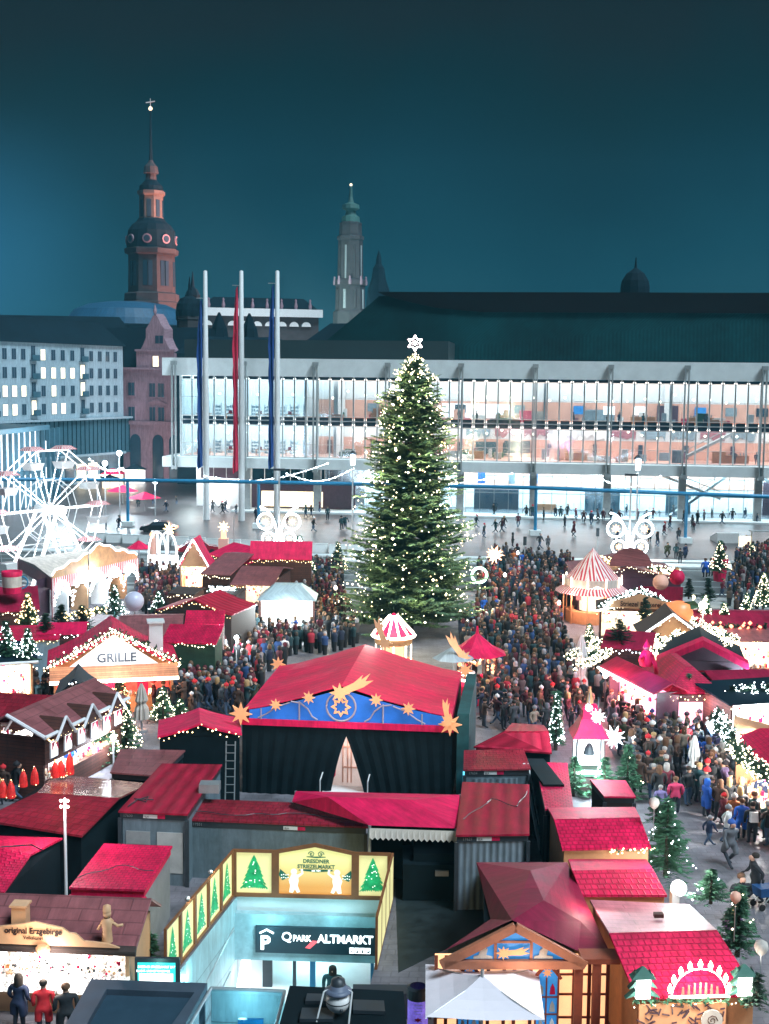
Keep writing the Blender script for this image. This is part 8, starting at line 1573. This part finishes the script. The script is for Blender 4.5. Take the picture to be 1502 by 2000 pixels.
# street and square, sparse
for (x, y, zn) in ((207, 1035, 0), (232, 1035, 0), (415, 1000, 1), (435, 1003, 1), (440, 1001, 1), (461, 1003, 1), (597, 1010, 1), (608, 1010, 1), (624, 1003, 1), (667, 1035, 1), (674, 1034, 1), (612, 1038, 1), (1085, 1012, 2), (1095, 1012, 2), (1108, 1010, 2), (1103, 1030, 2), (1168, 1018, 2), (1178, 1018, 2), (1155, 1025, 2), (1193, 1020, 2), (1288, 1012, 2), (1316, 1012, 2), (1223, 1008, 2), (1308, 1032, 2),
                   (1352, 1030, 2), (1362, 1024, 2), (1355, 1036, 2), (1054, 1072, 3), (1070, 1070, 3), (1001, 1068, 3), (980, 1040, 3), (968, 1040, 3), (984, 1032, 3), (1268, 1060, 3), (1284, 1068, 3), (1325, 1058, 3), (1457, 1066, 3), (1390, 1015, 2), (1455, 1015, 2), (1028, 1010, 2), (1040, 1012, 2), (965, 1008, 2), (1062, 1016, 2), (1125, 1016, 2), (1140, 1020, 2), (1210, 1022, 2), (1245, 1018, 2), (1262, 1024, 2), (1275, 1016, 2), (1335, 1022, 2), (1375, 1020, 2), (1410, 1024, 2), (1430, 1018, 2), (1478, 1022, 2), (1012, 1030, 3), (1120, 1048, 3), (1205, 1062, 3), (1297, 1045, 3), (930, 1030, 3), (945, 1050, 3), (560, 1022, 1), (500, 1015, 1), (640, 1016, 1), (270, 990, 0), (300, 985, 0), (325, 1000, 0), (345, 985, 0)):
    person(gp(x, y, .12), prnd.choice(['black', 'navy', 'teal', 'grey', 'wine', 'black']), pose=prnd.choice(['stand', 'walk', 'walk']), note=['on the far pavement beside the ferris wheel', 'on the pavement around the flagpoles', 'before the lit ground floor of the hall', 'near the street right of the giant fir'][zn], group='people on the far pavement')
for (u, y, z, zn) in ((31, 3.4, 13.0, 'upper'), (42, 4, 13.0, 'upper'), (44.5, 3.6, 13, 'upper'), (58, 3.4, 13, 'upper'), (62.6, 3.2, 13, 'upper'), (64.2, 3.4, 13, 'upper'), (67.5, 3.4, 13, 'upper'), (76, 3.6, 13, 'upper'), (39.5, 3.2, 7.8, 'lower'), (56, 3.2, 7.8, 'lower'), (80, 3.3, 7.8, 'lower'), (83, 3.3, 7.8, 'lower')):
    person(KH.matrix_basis @ Vector((u, y, z)), prnd.choice(['black', 'navy', 'teal', 'red', 'grey']), pose='stand', note=f'behind the {zn} glass storey of the hall', group='people inside the hall')
# the farthest of the crowd, too small and many: one mass
cr_ = MB(); heads = MB()
for p, pal, zn in cand[NIND:]:
    h = prnd.uniform(.9, 1.08); k = prnd.choice([0, 0, 5, 5, 5, 4, 4, 3, 2, 1, 10, 11, 12]); a = prnd.random()*pi; c_, s_ = cos(a), sin(a)
    prof = [(.13, .02), (.15, .5), (.2, .8), (.19, 1.1), (.23, 1.34), (.16, 1.44), (.06, 1.5)]; n = 7; k0 = len(cr_.v)
    for r_, z in prof:
        for i in range(n): b_ = 2*pi*i/n; x, y = r_*1.3*cos(b_), r_*.95*sin(b_); cr_.v.append((p[0]+x*c_-y*s_, p[1]+x*s_+y*c_, z*h))
    for j in range(len(prof)-1):
        for i in range(n): q = (i+1) % n; cr_.f.append((k0+j*n+i, k0+j*n+q, k0+(j+1)*n+q, k0+(j+1)*n+i)); cr_.mi.append(k if j > 1 else 5); cr_.uv.append([(0, 0), (1, 0), (1, 1), (0, 1)])
    fa = prnd.random()*2*pi; cr_.ball((p[0], p[1], 1.62*h), .12, 6, 8, 5); cr_.lathe([(.13, 1.5*h), (.145, 1.62*h), (.14, 1.72*h), (.09, 1.80*h), (.001, 1.83*h)], 8, (p[0]+.05*cos(fa), p[1]+.05*sin(fa), 0), prnd.choice([7, 7, 7, 9, 9, 5, 8, 2]))
if cr_.v:
    cm = [mat('crowd_cloth_%d' % i, c, .8) for i, c in enumerate([(.010, .02, .05), (.05, .025, .018), (.09, .01, .02), (.07, .06, .06), (.008, .04, .05), (.008, .01, .013)])]+[M['skin'], M['hair_dk'], mat('crowd_hat_white', (.32, .33, .36), .8), mat('crowd_hat_blond', (.12, .065, .03), .7), mat('crowd_cloth_light', (.24, .21, .21), .8), mat('crowd_cloth_blue', (.02, .06, .18), .8), mat('crowd_cloth_red', (.35, .02, .04), .8)]
    tag(cr_.build('crowd', cm, None, True), kind='stuff')
# labels that tell them apart
LMK = [('the bell tower', 1147, 1480), ('the lower parasol', 1353, 1500), ('the corner kiosk', 1345, 1370), ('the sweets stall', 1230, 1340), ('the tall closed parasol', 1133, 1300), ('the round red tent', 930, 1300), ('the striped round stall', 1155, 1200), ('the yellow star', 965, 1130), ('the grill stall', 250, 1310), ('the closed cream parasol', 277, 1380), ('the stage roof', 620, 1290),
       ('the white-lit pavilion', 560, 1150), ('the pale balloon', 262, 1178), ('the candle cones', 80, 1520), ('the half-timbered stall', 190, 1420), ('the tall red pot', 1405, 1110), ('the tram shelter', 1490, 1080), ('the big back stall', 1200, 1110), ('the ferris wheel', 130, 1000), ('the flagpoles', 470, 1000), ('the right butterfly lights', 1228, 1040), ('the right edge stall', 1480, 1520), ('the uppermost right roof', 1250, 1600), ('the green-fronted stall', 400, 1260), ('the curved red roof', 390, 1410), ('the giant fir foot', 700, 1220), ('the white-glowing stall', 1460, 1380), ('the stage edge', 900, 1400), ('the middle red roof', 1400, 1720), ('the flagpole with blue banner', 541, 1015), ('the left butterfly lights', 545, 1045), ('the lit hall entrance', 1180, 1010)]
PN = {'stand': 'standing', 'walk': 'walking', 'photo': 'photographing', 'cup': 'holding a cup'}
groups = {}
for e in PEOPLE:
    o, coat, head, pose, lc, x, y, label, note, pack = e
    if label: o['label'] = label; continue
    lm_ = min(LMK, key=lambda l: (l[1]-x)**2+(1.5*(l[2]-y))**2)[0]
    if 'glass storey' in note: base = f'person in {coat} {note}'
    else: base = f'{head} person in {"long " if lc else ""}{coat} coat' + (f' with {pack} backpack' if pack else '') + f' {PN[pose]} near {lm_}' if 'hat' not in head else f'person in {head} and {"long " if lc else ""}{coat} coat' + (f' with {pack} backpack' if pack else '') + f' {PN[pose]} near {lm_}'
    groups.setdefault(base, []).append((x, o))
ORDN = ['leftmost', 'second from left', 'third from left', 'fourth from left', 'fifth from left', 'sixth from left']
for base, L2 in groups.items():
    L2.sort(key=lambda a: a[0])
    for i, (x, o) in enumerate(L2):
        o['label'] = base if len(L2) == 1 else base+', '+(('left one', 'right one')[i] if len(L2) == 2 else 'rightmost' if i == len(L2)-1 else ORDN[min(i, 5)])
for i, o in enumerate([x for x in C.objects if x.get('group') == 'barrier blocks along the street']):
    x, y = proj(o.location); nm = ['left edge, beside the ferris wheel base', 'below the far pavement walkers', 'under the blue pipe post', 'left of the dark hatchback', 'before the tail of the dark hatchback', 'before the front of the dark hatchback', 'behind the white arched frames', 'left of the glowing star post', 'behind the pointed red tent', 'behind the salmon star column', 'below the first flagpole', 'below the red-bannered flagpole', 'left behind the red banner stall', 'behind the middle of the red banner stall', 'below the left butterfly lights', 'right behind the red banner stall', 'right of the left butterfly lights', 'below the slim street lamp', 'at the giant fir edge', 'last one behind the giant fir']
    o['label'] = f'pale concrete barrier block {nm[min(i, 19)]}'
for o in C.objects:
    l = o.get('label')
    if l and len(l.split()) > 16: o['label'] = l.replace(' long ', ' ').replace(' and grey backpack', '')

# ============================================================ NIGHT HAZE
hz = MB().box(-420, 420, -30, 520, -6, 105); hm = bpy.data.materials.new('haze_air'); hm.use_nodes = True; hn = hm.node_tree.nodes; hl = hm.node_tree.links; hn.clear()
ho = hn.new('ShaderNodeOutputMaterial'); hv = hn.new('ShaderNodeVolumePrincipled'); hv.inputs['Color'].default_value = (.20, .75, 1, 1); hv.inputs['Density'].default_value = .00025; hl.new(hv.outputs[0], ho.inputs['Volume'])
tag(hz.build('haze', hm), kind='stuff')
